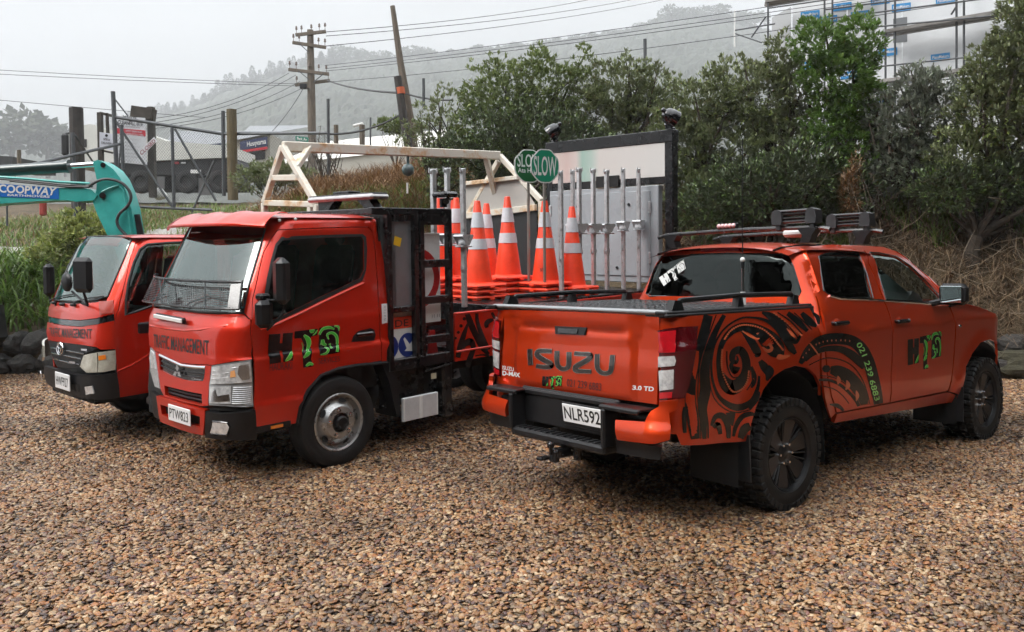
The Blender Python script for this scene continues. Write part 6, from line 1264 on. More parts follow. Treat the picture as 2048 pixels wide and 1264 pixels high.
# sun visor
def visor(y, t):
    a = abs(y) / .80; rg = .011 * (max(0, cos((y + .02) * 2 * pi / .40)) ** 3) * (1 - abs(2 * t - 1) ** 4)
    x0, z0 = .40 - .04 * a ** 4, 2.047 - .02 * a ** 4; x1, z1 = .74 - .17 * a ** 2.5, 1.962 - .020 * a ** 4
    return (x0 + (x1 - x0) * t, y, z0 + (z1 - z0) * t ** 1.3 + .026 * sin(pi * t) + rg)
b_ = MB(); b_.grid(visor, [-.80 + 1.6 * i / 40 for i in range(41)], [i / 14 for i in range(15)]); b_.tube([Vector(visor(-.80 + 1.6 * i / 20, 1)) + Vector((-.006, 0, -.012)) for i in range(21)], .014, 6)
b_.build('sun_visor', PAINT_F, fus, smooth=60)
b_ = MB()
for s in (1, -1):
    for x in (.44, .30): b_.ball((x, s * .798, 1.975 + .01 * (x < .4)), .012, 8, 5)
b_.build('visor_bolts', WHT, fus)
# front panel, grille, lamps, bumper
fp = tr(iF, [(307, 616), (350, 621), (400, 627), (440, 629), (487, 628), (502, 643), (504, 690), (504, 718), (470, 722), (424, 730), (411, 729), (385, 728), (363, 725), (340, 716), (318, 705), (310, 702), (299, 690), (297, 668), (298, 650), (300, 630)], (.0, 1.1))
skin('front_panel', fp, fcab, PAINT_F, fus, .05, .02, 0, FO)
def ledge(u, z): 
    p = Vector(fcab(u, z)); return p
tube_on('panel_crease', fcab, tr(iF, [(300, 651), (330, 657), (370, 661), (400, 659), (450, 651), (502, 641)], (0, 1.15)), .012, PAINT_F, fus, FO, -.005)
up = tr(iF, [(318, 707.5), (340, 718), (363, 728), (385, 731), (411, 732), (410, 748), (407, 762), (385, 762), (367, 759), (340, 750), (320, 739)], (.0, .85))
lo = tr(iF, [(329, 771), (365, 780), (404, 788), (405, 809), (365, 800), (331, 790)], (0, .7))
gp = tr(iF, [(311, 703.5), (318, 706), (340, 717), (363, 726.5), (385, 730), (411, 730.5), (423, 731.5), (420, 750), (418, 770), (417, 811), (405, 812.5), (365, 803), (329, 793), (322, 779), (316, 740)], (0, .8))
skin('grille_panel', [gp, up, lo], fcab, PAINT_F, fus, .05, .03, .002, FO)
go = skin('grille', up, fcab, BLKG, fus, .05, 0, -.012, FO); skin('grille_backing', [(-.6, .46), (.6, .46), (.6, .9), (-.6, .9)], fcab, VOIDM, fus, .2, 0, -.045, FO)
tube_on('chrome_strip', fcab, tr(iF, [(319, 710), (340, 720), (363, 730.5), (385, 733.5), (411, 735)], (0, .85)), .013, CHR, go, FO, -.004)
for k, q in enumerate(([(322, 722), (363, 742), (408, 748)], [(321, 731), (363, 751), (407, 755)])): tube_on('grille_bar', fcab, tr(iF, q, (0, .8)), .006, BLK, go, FO, -.006)
for q in ([(331, 777), (365, 787), (404, 795)], [(331, 784), (365, 794), (404, 802)]): tube_on('grille_bar', fcab, tr(iF, q, (0, .7)), .007, BLK, go, FO, -.025)
em = [[(357.5, 727), (361.5, 736), (358.5, 743), (355, 736)], [(354, 742), (357.5, 744), (355, 752), (349.5, 750)], [(359, 744), (363, 743), (366, 753), (360, 752)]]
skins('three_diamond_emblem', [tr(iF, q, (0, .85)) for q in em], fcab, CHR, go, .2, .016, FO)
front_text(go, fcab, FV, (.3, .8), [(383, 755), (402, 757.5), (401, 761), (381, 759)], 'Canter', CHR, FO, -.006, 'badge')
front_text(fus, fcab, FV, (.0, 1.0), [(308, 668), (418, 681), (418, 710), (308, 693)], 'TRAFFIC MANAGEMENT', INK, FO, .003, 'lettering')
hl = tr(iF, [(424, 731.5), (450, 727), (480, 722.5), (502, 719.5), (505, 766), (507, 813), (480, 814), (450, 812), (418.5, 810), (419, 769)], (.7, .8))
hU = tr(iF, [(426, 734), (450, 730), (480, 725.5), (500, 722.5), (503, 763), (460, 767), (422, 768)], (.7, .85)); hLi = tr(iF, [(421, 773), (463, 772), (464, 807), (421, 806)], (.55, .7)); hLo = tr(iF, [(467, 772), (504, 768), (506, 811), (467, 810)], (.8, .7))
ind = tr(iF, [(463, 742), (471, 740), (473, 753), (462, 755)], (.75, .85))
ribm = mat('ribbed_lens', (.42, .42, .42), .12, .3, coat=1., var=.2, vs=40)
fh = skin('headlight', tr(iF, [(302, 695), (311, 705), (316, 740), (321, 777), (311, 773), (302, 742), (300, 716)], (-.6, .85)), fcab, ribm, fus, .05, .03, .006, (1, -.4, 0)); skin('upper_lens', tr(iF, [(304, 700), (310, 707), (314, 738), (305, 735), (302, 716)], (-.6, .85)), fcab, LENSC, fh, .05, .01, .012, (1, -.4, 0))
skin('bumper_corner', tr(iF, [(306, 781), (317, 791), (323, 838), (311, 832)], (-.6, .55)), fcab, BLK, fus, .05, .03, .014, (1, -.4, 0))
for s in (1,):
    fm = (lambda u, v, s=s: fcab(s * u, v)); o = (1, s * .5, 0)
    h_ = skin('headlight', hl, fm, mat('lamp_housing', (.40, .40, .40), .2, .6), fus, .05, .03, .003, o)
    skin('upper_lens', hU, fm, LENSC, h_, .05, .01, .010, o); skin('lower_lens', hLi, fm, LENSC, h_, .05, .01, .010, o); skin('ribbed_lens', hLo, fm, ribm, h_, .05, .01, .010, o); skin('indicator_bulb', ind, fm, mat('pale_amber', (.75, .36, .14), .15, coat=1.), h_, .05, 0, .0125, o)
    skin('reflector', tr(iF, [(479, 731), (497, 728), (499, 757), (485, 760), (476, 748)], (.8, .85)), fm, CHR, h_, .05, 0, .0125, o); skin('reflector', tr(iF, [(427, 784), (433, 778), (437, 792), (460, 788), (461, 802), (424, 804)], (.55, .7)), fm, CHR, h_, .05, 0, .0125, o)
    for k in range(9):
        v_ = hLo[0][1] - (k + .7) * (hLo[0][1] - hLo[3][1]) / 9.5; tube_on('lens_rib', fm, [(hLo[0][0] + (hLo[1][0] - hLo[0][0]) * t, v_) for t in (.03, .35, .65, .97)], .0035, ribm, h_, o, .012, 4)
    for q in ([(428, 741), (470, 735), (498, 731)], [(427, 749), (460, 745)], [(426, 757), (458, 754)]): tube_on('lens_rib', fm, tr(iF, q, (.7, .85)), .003, LENSC, h_, o, .012, 4)
    bcn = tr(iF, [(415, 822), (440, 826), (470, 825), (509, 819), (511, 850), (511, 877), (470, 879), (440, 877), (415, 873)], (.7, .55))
    bb = skin('bumper_corner', bcn, fm, BLK, fus, .05, .04, .018, o)
    fg = tr(iF, [(430, 841), (445, 842), (459, 844), (463, 852), (458, 867), (440, 866), (425, 864), (428, 852)], (.6, .5)); f_ = skin('fog_light', fg, fm, LENSC, bb, .05, .01, .026, o)
    tube_on('fog_bezel', fm, fg, .006, BLKG, f_, o, .024, 5, True)
skin('lower_trim', tr(iF, [(405, 811), (418, 811), (450, 814), (507, 815), (508, 822), (450, 823), (415, 821)], (.6, .6)), fcab, VOIDM, fus, .05, 0, -.02, FO)
bm_o = tr(iF, [(317, 791), (340, 797), (365, 805), (390, 812), (414, 819), (413, 845), (410.5, 869), (385, 864), (355, 854), (325, 842), (320, 815)], (0, .55)); bm_h = tr(iF, [(325, 808), (360, 819), (404, 832), (404, 852), (360, 841), (328, 828)], (0, .5))
b1 = skin('bumper', [bm_o, bm_h], fcab, PAINT_F, fus, .05, .04, .018, FO); skin('bumper_intake', bm_h, fcab, VOIDM, b1, .2, 0, -.02, FO)
iB2 = inv_px(lambda y, z: (1.0, y, z), FV, (0, .47)); pq = [iB2(p) for p in ((337.4, 807), (378.8, 818.3), (378.3, 854), (336.6, 841))]
pcy, pcz = sum(p[0] for p in pq) / 4, sum(p[1] for p in pq) / 4
b_ = MB(); b_.box((.995, pcy, pcz), (.010, .36, .125), None, .004); pl = b_.build('number_plate', PLATEW, fus)
pf = lambda x, y, o: Vector((1.0006 + o, pcy + x, pcz + y)); lettering('plate_characters', 'PTW823', pf, INK, pl, -.155, .155, -.036, .072, .008, (1, 0, 0), .0008)
# light bar under the guard, wipers
b_ = MB(); a_, c_ = (on(fcab, FO)(*iF(p, (0, 1.2)), .03) for p in ((320, 634), (376, 645))); b_.bar(a_, c_, .035, .045, .01); lb = b_.build('led_light_bar', BLK, fus)
b_ = MB(); b_.bar(a_ + Vector((.022, 0, 0)), c_ + Vector((.022, 0, 0)), .012, .034, .005); b_.build('lens', mat('white_lens', (.8, .8, .78), .15, coat=1.), lb)
gl_ = lambda p, off: on(fcab, (1, 0, .3))(*iF(p, (0, 1.4)), off)
for q in ([(372, 618), (385, 607), (420, 594)], [(420, 594), (450, 600), (478, 606)], [(300, 612), (310, 600), (335, 590)]): b_ = MB(); b_.tube([gl_(p, .02) for p in q], .007, 5); b_.build('wiper', BLK, fus)
# stone guard
gm = (lambda u, v: on(fcab, (1, 0, .3))(u, v, .075))
gt_ = tr(iF, [(291, 556), (330, 562), (390, 568), (450, 571), (496, 571)], (0, 1.45)); gb = tr(iF, [(293, 607), (330, 614), (390, 621), (450, 625), (488, 624)], (0, 1.28))
gr = thing('stone_guard', None, None); bpy.data.objects.remove(gr)
gtop = [(u, v) for u, v in cr(gt_, 5)]; gbot = [(u, v) for u, v in cr(gb, 5)]
b_ = MB(); b_.tube([gm(u, v) for u, v in gtop], .011, 6); b_.tube([gm(u, v) for u, v in gbot], .009, 6)
for k in (0, 6, 13, 20): b_.tube([gm(gtop[k][0] + (gbot[k][0] - gtop[k][0]) * t / 5, gtop[k][1] + (gbot[k][1] - gtop[k][1]) * t / 5) for t in range(6)], .010 if k in (0, 20) else .006, 6)
sg_ = b_.build('stone_guard', BLKS, fus)
b_ = MB()
for j in range(1, 15):
    t = j / 15; b_.tube([gm(a[0] + (c[0] - a[0]) * t, a[1] + (c[1] - a[1]) * t) for a, c in zip(gtop, gbot)], .0022, 3, False)
for i in range(0, 20):
    for h_ in (0, .33, .67):
        a = [gtop[i][k] + (gtop[i + 1][k] - gtop[i][k]) * h_ for k in (0, 1)]; c = [gbot[i][k] + (gbot[i + 1][k] - gbot[i][k]) * h_ for k in (0, 1)]
        b_.tube([gm(a[0] + (c[0] - a[0]) * t / 3, a[1] + (c[1] - a[1]) * t / 3) for t in range(4)], .0014, 3, False)
b_.build('guard_mesh', BLKS, sg_, kind='stuff', fix=False)
b_ = MB(); q = [gm(*iF(p, (.6, 1.35))) + Vector((.01, 0, 0)) for p in ((478, 576), (496, 574), (488, 622), (470, 622))]; b_.add(q, [(0, 1, 2, 3)]); b_.build('guard_end_plate', BLKG, sg_, fix=False)
# mirror (near side)
for s in (1,):
    c = unp(FV, (563, 562), 1, 1.06); c = Vector((c.x, s * 1.06, c.z)); b_ = MB(); b_.box(c, (.10, .19, .34), Matrix.Rotation(radians(-s * 20), 3, 'Z'), .04); mo = b_.build('door_mirror', BLK, fus)
    c2 = unp(FV, (528, 628), 1, .97); c2 = Vector((c2.x, s * .97, c2.z)); b_ = MB(); b_.box(c2, (.12, .10, .20), Matrix.Rotation(radians(-s * 15), 3, 'Z'), .03); b_.box(c2 + Vector((-.03, -s * .06, .12)), (.08, .10, .05), None, .015); b_.build('mirror_bracket', BLK, mo)
    e1 = unp(FV, (572, 602), 1, 1.04); e1 = Vector((e1.x, s * 1.04, e1.z)); b_ = MB(); b_.tube([c2 + Vector((-.02, 0, .10)), e1, Vector((c.x, c.y - s * .03, c.z - .10))], .011, 6); b_.tube([c2 + Vector((-.02, 0, -.12)), (e1 + c2) / 2 + Vector((-.04, s * .02, -.06)), e1 + Vector((0, 0, -.02)), Vector((c.x, c.y - s * .03, c.z))], .010, 6); b_.build('mirror_arm', BLK, mo)
# interior
b_ = MB(); b_.box((.52, 0, 1.20), (.42, 1.55, .14), None, .05); b_.box((.1, 0, .95), (1.0, 1.55, .06)); b_.build('dashboard', INT, fus)
for y in (.42, -.42): b_ = MB(); b_.box((-.28, y, 1.42), (.12, .50, .72), Matrix.Rotation(radians(-8), 3, 'Y'), .05); b_.box((-.32, y, 1.84), (.08, .26, .14), None, .04); b_.box((-.02, y, 1.06), (.48, .50, .14), None, .05); b_.build('seat', SEAT, fus)
b_ = MB(); b_.lathe([(.20 + .014 * cos(a * pi / 4), .014 * sin(a * pi / 4)) for a in range(9)], (.30, -.42, 1.36), (-.55, 0, .8), 22); b_.build('steering_wheel', INT, fus)
b_ = MB(); b_.box((.47, .28, 1.285), (.16, .36, .004), Matrix.Rotation(radians(-14), 3, 'Y')); b_.box((.50, -.05, 1.285), (.18, .22, .004), Matrix.Rotation(radians(-10), 3, 'Y')); b_.build('dash_papers', mat('pale_blue_paper', (.45, .62, .75), .7), fus)
b_ = MB(); b_.box((.02, -.45, 1.50), (.18, .42, .50), Matrix.Rotation(radians(-12), 3, 'Y'), .10); b_.build('seat_vest', mat('orange_vest', (.75, .16, .10), .8), fus)
# company mark on the door
hts(fus, fcab, FV, (1.2, 1.05), [(539, 656), (679, 650), (679, 729), (539, 741)], FL_, .003)
front_text(fus, fcab, FV, (1.0, .85), [(539, 727), (584, 723), (584, 738), (539, 742)], 'HAURAKI', mat('dark_print', (.06, .012, .012), .4), FL_, .003, 'lettering', .0)
front_text(fus, fcab, FV, (1.4, .9), [(637, 716), (679, 712), (679, 722.5), (637, 728)], 'SERVICES', MATS['dark_print'], FL_, .003, 'lettering', .0)
# wheel arch, step, chassis
arch = tr(iFs, [(594, 850), (600, 815), (616, 780), (642, 751), (678, 737), (710, 731), (774, 725)]); tube_on('arch_trim', fcab, arch, .016, BLK, fus, FL_, -.006); tube_on('arch_trim', lambda u, v: fcab(-u, v), arch, .016, BLK, fus, FRT, -.006)
b_ = MB()
for s in (1, -1):
    b_.box((.60, s * .80, .44), (.36, .16, .08), None, .02)
b_.build('step_sill', BLK, fus); b_ = MB(); b_.box((.56, .885, .435), (.10, .01, .022)); b_.build('side_reflector', LENSA, fus)
b_ = MB(); b_.box((.10, 0, .72), (1.3, 1.45, .30)); b_.box((.62, 0, .50), (.50, 1.2, .22)); b_.box((0, 0, .38), (.12, 1.3, .12))
for s in (1, -1): b_.box((-2.0, s * .36, .62), (5.4, .08, .20))
b_.cyl((-3.35, -.8, .38), (-3.35, .8, .38), .06); b_.ball((-3.35, 0, .38), .18, 12, 8); b_.box((-1.6, .0, .55), (.5, .5, .3)); b_.build('chassis', VOIDM, fus)
for s in (1, -1):
    b_ = MB(); b_.prism([(-.42, .95), (-.62, .62), (-.64, .30), (-.60, .30), (-.52, .62), (-.36, .98)], lambda a, c, d, s=s: (a, s * (.70 + d), c), -.12, .17); b_.build('mudguard', BLK, fus)
    steel_wheel(fus, FV, 0, s * .79, s)
    steel_wheel(fus, FV, -3.35, s * .80, s, dual=True); 
    b_ = MB(); zz = wheel_z(FV, -3.35, s * .56, .353); b_.lathe([(.20, -.1), (.30, -.105), (.36, -.08), (.365, 0), (.36, .08), (.30, .105), (.20, .1)], (-3.35, s * .56, zz), (0, s, 0), 36); b_.build('inner_wheel', RUB, fus)
# storage cage behind the cab
cg = MB()
def rail(p, q, w_=.05, h=None, B=cg): B.bar(p, q, w_, h or w_, .006)
for s in (1, -1):
    for x in (-.545, -.835, -.905, -1.235): cg.box((x, s * .86, 1.38), (.05, .06, 1.36), None, .006)
    rail((-.36, s * .86, 2.055), (-1.26, s * .86, 2.055), .06, .06); rail((-.52, s * .86, .75), (-1.26, s * .86, .75), .06, .10)
    for z in (1.985, 1.60, 1.28, .93): rail((-.90, s * .875, z), (-1.24, s * .875, z), .03, .07 if z < 1.9 else .09)
    rail((-.52, s * .86, 1.22), (-.86, s * .86, 1.22), .04, .05)
for x in (-.42, -1.235): rail((x, -.86, 2.055), (x, .86, 2.055), .05, .05)
for k in range(9): cg.box((-.56 - k * .0385 * 1.0, .86, 2.0), (.012, .03, .06))
cg.build('storage_cage', BLKS, fus)
GREYP = mat('grey_sheet', (.20, .21, .22), rough=.38, metal=.3, var=.15, vs=5, rvar=.1)
for x0, x1 in ((-.52, -.57), (-.57, -.81)):
    pass
for a, c in (((-.53 - .065), .09), ((-.70), .24)):
    b_ = MB(); b_.box((a, .838, 1.61), (c if c > .1 else .09, .012, .74), None, .003); b_.build('side_sheet', GREYP, fus)
b_ = MB(); b_.box((-.66, .8455, 1.80), (.075, .003, .075), Matrix.Rotation(radians(-15), 3, 'Y')); b_.build('hazard_sticker', mat('yellow_print', (.85, .50, .02), .4), fus)
b_ = MB(); b_.box((-.86, 0, 1.40), (.02, 1.66, 1.25)); b_.box((-.50, 0, 1.4), (.02, 1.6, 1.2)); b_.box((-.88, 0, .74), (.76, 1.66, .03)); b_.build('bulkhead', VOIDM, fus)
b_ = MB(); b_.box((-.87, .0, .55), (.74, 1.5, .36)); b_.box((-1.19, .78, .45), (.12, .20, .50), None, .02); b_.build('under_locker', BLKS, fus)
b_ = MB(); b_.box((-.845, .885, .355), (.40, .03, .205), None, .006); wb = b_.build('step_box', mat('white_alu', (.62, .63, .64), .35, .2, var=.1, vs=9), fus)
b_ = MB(); b_.box((-.845, .901, .355), (.035, .008, .20), None, .003); b_.box((-1.035, .901, .355), (.014, .008, .20), None, .003); b_.box((-.655, .901, .355), (.014, .008, .20), None, .003); b_.build('step_box_rib', WHT, wb)
b_ = MB(); b_.tube([(-.90, .90, .66), (-1.22, .90, .69)], .010, 6); b_.build('grab_rail', BLKS, fus)
b_ = MB(); b_.box((-1.02, .875, .60), (.06, .004, .05)); b_.build('locker_sticker', mat('cream_print', (.6, .58, .42), .5), fus)
# dropsides and platform
def dside(x, z): return (x, .90, z)
DS = [(-1.265, .70), (-1.265, 1.135), (-4.72, 1.135), (-4.72, .70)]
for s in (1, -1):
    skin('dropside', DS, (lambda x, z, s=s: (x, s * .90, z)), PAINT_F, fus, .5, .03, 0, (0, s, 0)); b_ = MB(); b_.box((-3.0, s * .892, 1.135), (3.46, .035, .022), None, .006); b_.box((-3.0, s * .905, .79), (3.46, .02, .02), None, .006); b_.build('dropside_rail', PAINT_F, fus)
iD = inv_px(dside, FV, (-1.5, .9)); cX = lambda p: iD((860 + p[0] * .1582, 560 + p[1] * .1582))
strips('dropside_graphic', [[(470, 430, 60), (510, 540, 80), (580, 700, 76), (660, 850, 74), (740, 940, 40)], [(590, 420, 40), (600, 540, 50), (660, 720, 60), (740, 880, 50)], [(480, 540, 20), (430, 680, 60), (380, 840, 70), (350, 980, 60)], [(420, 870, 20), (440, 810, 70), (510, 780, 90), (545, 860, 60), (500, 1000, 70), (470, 1100, 60)], [(720, 600, 40), (710, 560, 60), (740, 520, 60), (800, 500, 30)], [(780, 410, 30), (810, 470, 36), (850, 520, 20)], [(570, 960, 14), (660, 945, 20), (750, 960, 30)]], cX, dside, VINYL, fus, .002, FL_, 5, dots=[(430, 490, 22), (390, 580, 22), (355, 660, 20), (320, 735, 18)])
b_ = MB(); b_.box((-3.30, 0, 1.145), (2.85, 1.68, .04), None, .005); b_.box((-1.885, 0, 1.07), (.03, 1.70, .16)); b_.box((-1.58, 0, .80), (.66, 1.74, .04)); b_.box((-3.2, 0, .74), (3.1, 1.76, .10)); b_.build('deck', BLKS, fus)
# amber light bar on the headboard
b_ = MB(); b_.box((-.58, .25, 2.185), (.20, .98, .05), None, .02); lbr = b_.build('roof_light_bar', mat('grey_lens', (.42, .40, .40), .12, coat=1., var=.2, vs=12), fus)
b_ = MB(); b_.box((-.58, .25, 2.214), (.16, .95, .012), None, .004); b_.box((-.58, .25, 2.232), (.13, .24, .03), None, .006); b_.build('bar_top', BLKS, lbr)
b_ = MB(); b_.prism([(.62, 2.05), (.74, 2.05), (.62, 2.165), (.46, 2.165)], lambda a, c, d: (-.58 + d, a, c), -.05, .05); b_.prism([(-.12, 2.05), (.0, 2.05), (.12, 2.165), (-.12, 2.165)], lambda a, c, d: (-.58 + d, a, c), -.05, .05); b_.build('bar_bracket', BLKS, lbr)
c = Vector((-1.24, .80, 2.10)); b_ = MB(); b_.cyl(c, c + Vector((0, 0, .08)), .035, n=12); b_.box(c + Vector((-.02, 0, .115)), (.17, .20, .055), None, .02); b_.cyl(c + Vector((0, .06, .06)), c + Vector((.06, .10, .05)), .03, n=12); b_.build('work_camera', BLKG, fus)
# rear message board
X = -4.70
bd = MB(); 
for y in (1.05, -.80): bd.box((X, y, 1.95), (.12, .11, 2.20), None, .008)
bd.box((X, .125, 2.995), (.14, 1.97, .15), None, .008); bd.box((X + .01, .125, 2.485), (.09, 1.80, .10), None, .006); bd.box((X, .125, 1.02), (.12, 1.9, .10), None, .008); bo = bd.build('board_frame', BLKS, fus)
BRD = mat('faded_banner', (.55, .53, .50), rough=.5, var=.04, vs=4)
n_ = BRD.node_tree; tcn = n_.nodes.new('ShaderNodeTexCoord'); sx_ = n_.nodes.new('ShaderNodeSeparateXYZ'); n_.links.new(tcn.outputs['Object'], sx_.inputs[0])
rp = n_.nodes.new('ShaderNodeValToRGB'); rp.color_ramp.elements[0].position = 0; rp.color_ramp.elements[0].color = (.58, .50, .46, 1); rp.color_ramp.elements[1].position = 1; rp.color_ramp.elements[1].color = (.58, .57, .55, 1)
for ps, cl in ((.12, (.55, .42, .39, 1)), (.21, (.58, .50, .47, 1)), (.27, (.30, .44, .38, 1)), (.36, (.40, .50, .45, 1)), (.43, (.58, .55, .52, 1))): k_ = rp.color_ramp.elements.new(ps); k_.color = cl
mr_ = n_.nodes.new('ShaderNodeMapRange'); mr_.inputs[1].default_value = -.7; mr_.inputs[2].default_value = 1.0; n_.links.new(sx_.outputs['Y'], mr_.inputs[0]); n_.links.new(mr_.outputs[0], rp.inputs[0]); n_.links.new(rp.outputs[0], n_.nodes['Principled BSDF'].inputs['Base Color'])
b_ = MB(); b_.box((X + .05, .125, 2.73), (.02, 1.74, .42)); b_.build('faded_sign_panel', BRD, fus)
b_ = MB(); b_.box((X + .075, .17, 2.50), (.03, .34, .14)); b_.build('panel_window', VOIDM, fus)
GREYC = mat('grey_cabinet_paint', (.32, .34, .36), rough=.3, coat=.3, var=.06, vs=3, rvar=.08)
b_ = MB(); b_.box((X + .02, .06, 1.83), (.10, 1.70, 1.18), None, .008); cab_ = b_.build('grey_cabinet', GREYC, fus)
for y, w_ in ((-.40, .72), (.40, .80)):
    b_ = MB(); b_.box((X + .078, y, 1.84), (.016, w_, 1.04), None, .005); dd = b_.build('cabinet_door', GREYC, cab_)
    b_ = MB()
    for z in (2.16, 1.55): b_.box((X + .092, y + w_ / 2 * (1 if y > 0 else -1), z), (.02, .03, .14), None, .004)
    b_.build('door_hinges', STEEL, dd); b_ = MB()
    for z, yy in ((2.20, .1), (1.98, -.05), (1.60, .0), (1.42, -.08)): b_.cyl((X + .08, y + yy, z), (X + .10, y + yy, z), .018, n=8)
    b_.build('door_knobs', BLK, dd)
for y, sg in ((-.75, -1), (1.05, 1)):
    fl = MB(); c = Vector((X, y, 3.05)); fl.box(c + Vector((0, 0, .02)), (.08, .07, .06), None, .01); fl.box(c + Vector((.02, -sg * .05, .09)), (.05, .03, .12), None, .008); h_ = c + Vector((.02, 0, .17)); ax = (Vector((-.76, .39, -.5)) if sg > 0 else Vector((.33, -.65, -.6))).normalized()
    fl.lathe([(0, -.10), (.04, -.10), (.08, -.07), (.105, .0), (.11, .05), (.115, .07), (.10, .07)], h_, ax, 20); fl.ball(h_ - ax * .11 + Vector((0, 0, .02)), .03); fo = fl.build('floodlight', BLKG, fus)
    b_ = MB(); b_.lathe([(0, .062), (.10, .062)], h_, ax, 20); b_.build('lens', LENSC, fo); b_ = MB(); b_.box(c + Vector((.05, -sg * .05, .10)), (.02, .03, .05), None, .006); b_.build('bracket', CHR, fo)
# signs in the cage (things resting in it)
def sign_plate(name, label, cat, M, w_, h, m_, build=None, rad=.03):
    t = thing(name, label, cat, M); b_ = MB(); b_.box((0, 0, 0), (w_, .006, h), None, .003); b_.build('plate', m_, t)
    if build: build(t)
    return t
REDP = mat('red_print', (.45, .015, .015), .4, coat=.3); BLUP = mat('blue_print', (.01, .035, .22), .35, coat=.3)
def ring_sign(t):
    b_ = MB(); b_.add([(r_ * cos(2 * pi * k / 36), -.0045, r_ * sin(2 * pi * k / 36)) for r_ in (.27, .20) for k in range(36)], [(k, (k + 1) % 36, 36 + (k + 1) % 36, 36 + k) for k in range(36)]); b_.add([(r_ * cos(2 * pi * k / 36), .0045, r_ * sin(2 * pi * k / 36)) for r_ in (.27, .20) for k in range(36)], [(k, (k + 1) % 36, 36 + (k + 1) % 36, 36 + k) for k in range(36)]); b_.build('red_ring', REDP, t, fix=False)
    lettering('sign_print', '11 11', lambda x, y, o: Vector((-x, .005, y)), INK, t, .17, .26, -.36, .03, 0, (0, 1, 0), 0)
sign_plate('speed_sign', 'white rectangular sign with red ring standing in the black storage cage', 'sign', FV @ Matrix.Translation((-.905, .80, 1.47)), .56, .80, WHT, ring_sign)
def arrow_sign(t):
    b_ = MB(); b_.box((0, .0045, .17), (.36, .003, .10)); b_.build('red_band', mat('orange_print', (.70, .06, .02), .4), t)
    lettering('band_text', 'IDE', lambda x, y, o: Vector((-x, .0066, y)), INK, t, -.06, .12, .135, .06, .01, (0, 1, 0), 0)
    for x in (.10, -.11):
        b_ = MB(); b_.add([(x + .105 * cos(2 * pi * k / 28), .0048, -.03 + .105 * sin(2 * pi * k / 28)) for k in range(28)], [tuple(range(28))]); d_ = b_.build('blue_disc', BLUP, t, fix=False)
        b_ = MB(); b_.add([(x - a, .0064, -.03 + c) for a, c in ((-.05, .055), (-.035, .07), (.02, .005), (.045, .03), (.05, -.06), (-.04, -.05), (-.015, -.028))], [tuple(range(7))]); b_.build('white_arrow', WHT, d_, fix=False)
sign_plate('arrow_sign', 'white keep-left sign with blue arrow discs tucked behind the truck cab', 'sign', FV @ Matrix.Translation((-.665, .815, .93)), .36, .44, WHT, arrow_sign)
b_ = MB(); b_.prism([(-1.02, .76), (-1.14, .76), (-1.10, 1.0), (-1.04, 1.0)], lambda a, c, d: (a, .80 + d, c), -.01, .01); o_ = b_.build('red_triangle', REDP, None); o_.matrix_world = FV; tag(o_, 'small red warning triangle in the bottom of the black cage', 'triangle'); o_.name = 'warning_triangle'
# ================================================================ second truck (left, older cab) with pipe rack
DVM = vmat(-3.58, 8.43, 0, 227.3, .6, -.5)
dyn = thing('rack_truck', 'older red cab-over truck at the left with twin mirrors and a white rusty pipe rack', 'truck', DVM)
DW = table([.30, .50, .75, 1.2, 1.5, 1.80, 1.87, 1.91], [.815, .828, .83, .825, .80, .745, .70, .62], .02)
DF = table([.30, .45, .70, .95, 1.18, 1.25, 1.82, 1.90], [.98, 1.0, 1.02, 1.0, .95, .92, .66, .60], .015)
dcab, DS_ = cab_map(DW, DF, .25, 2.8, .828, 1.0, neg=.96)
iY = inv_px(dcab, DVM, (.0, 1.0)); iYs = inv_px(dcab, DVM, (1.3, 1.3)); DO = (1, .4, 0)
dw = tr(iY, [(172, 474), (200, 472.5), (235, 473), (258, 475), (263, 482), (252, 508), (240, 536), (227, 566), (216, 593), (195, 599), (170, 603), (140, 603), (109, 600), (131, 535), (152, 502)], (0, 1.5))
o_ = skin('windscreen', dw, dcab, GLASSL, dyn, .06, 0, 0, (1, 0, .3)); tube_on('windscreen_seal', dcab, dw, .010, RUBS, o_, (1, 0, .3), 0, 6, True)
skin('sunband', tr(iY, [(173, 475), (200, 473.5), (235, 474), (257, 476), (255, 488), (200, 484), (164, 487)], (0, 1.8)), dcab, MATS['dark_band'], o_, .06, 0, -.006, (1, 0, .3))
dd_ = tr(iYs, [(272, 487), (285, 478), (310, 475), (370, 472), (440, 470), (446, 520), (448, 600), (448, 680), (448, 740), (380, 762), (303, 784), (238, 795), (234, 740), (231, 690), (230, 640), (238, 618), (249, 570), (262, 515)])
dwn = tr(iYs, [(280, 499), (294, 489), (330, 486), (370, 484), (425, 482), (432, 500), (432, 575), (370, 592), (307, 611), (270, 624), (251, 630), (252, 600), (258, 560), (268, 525)])
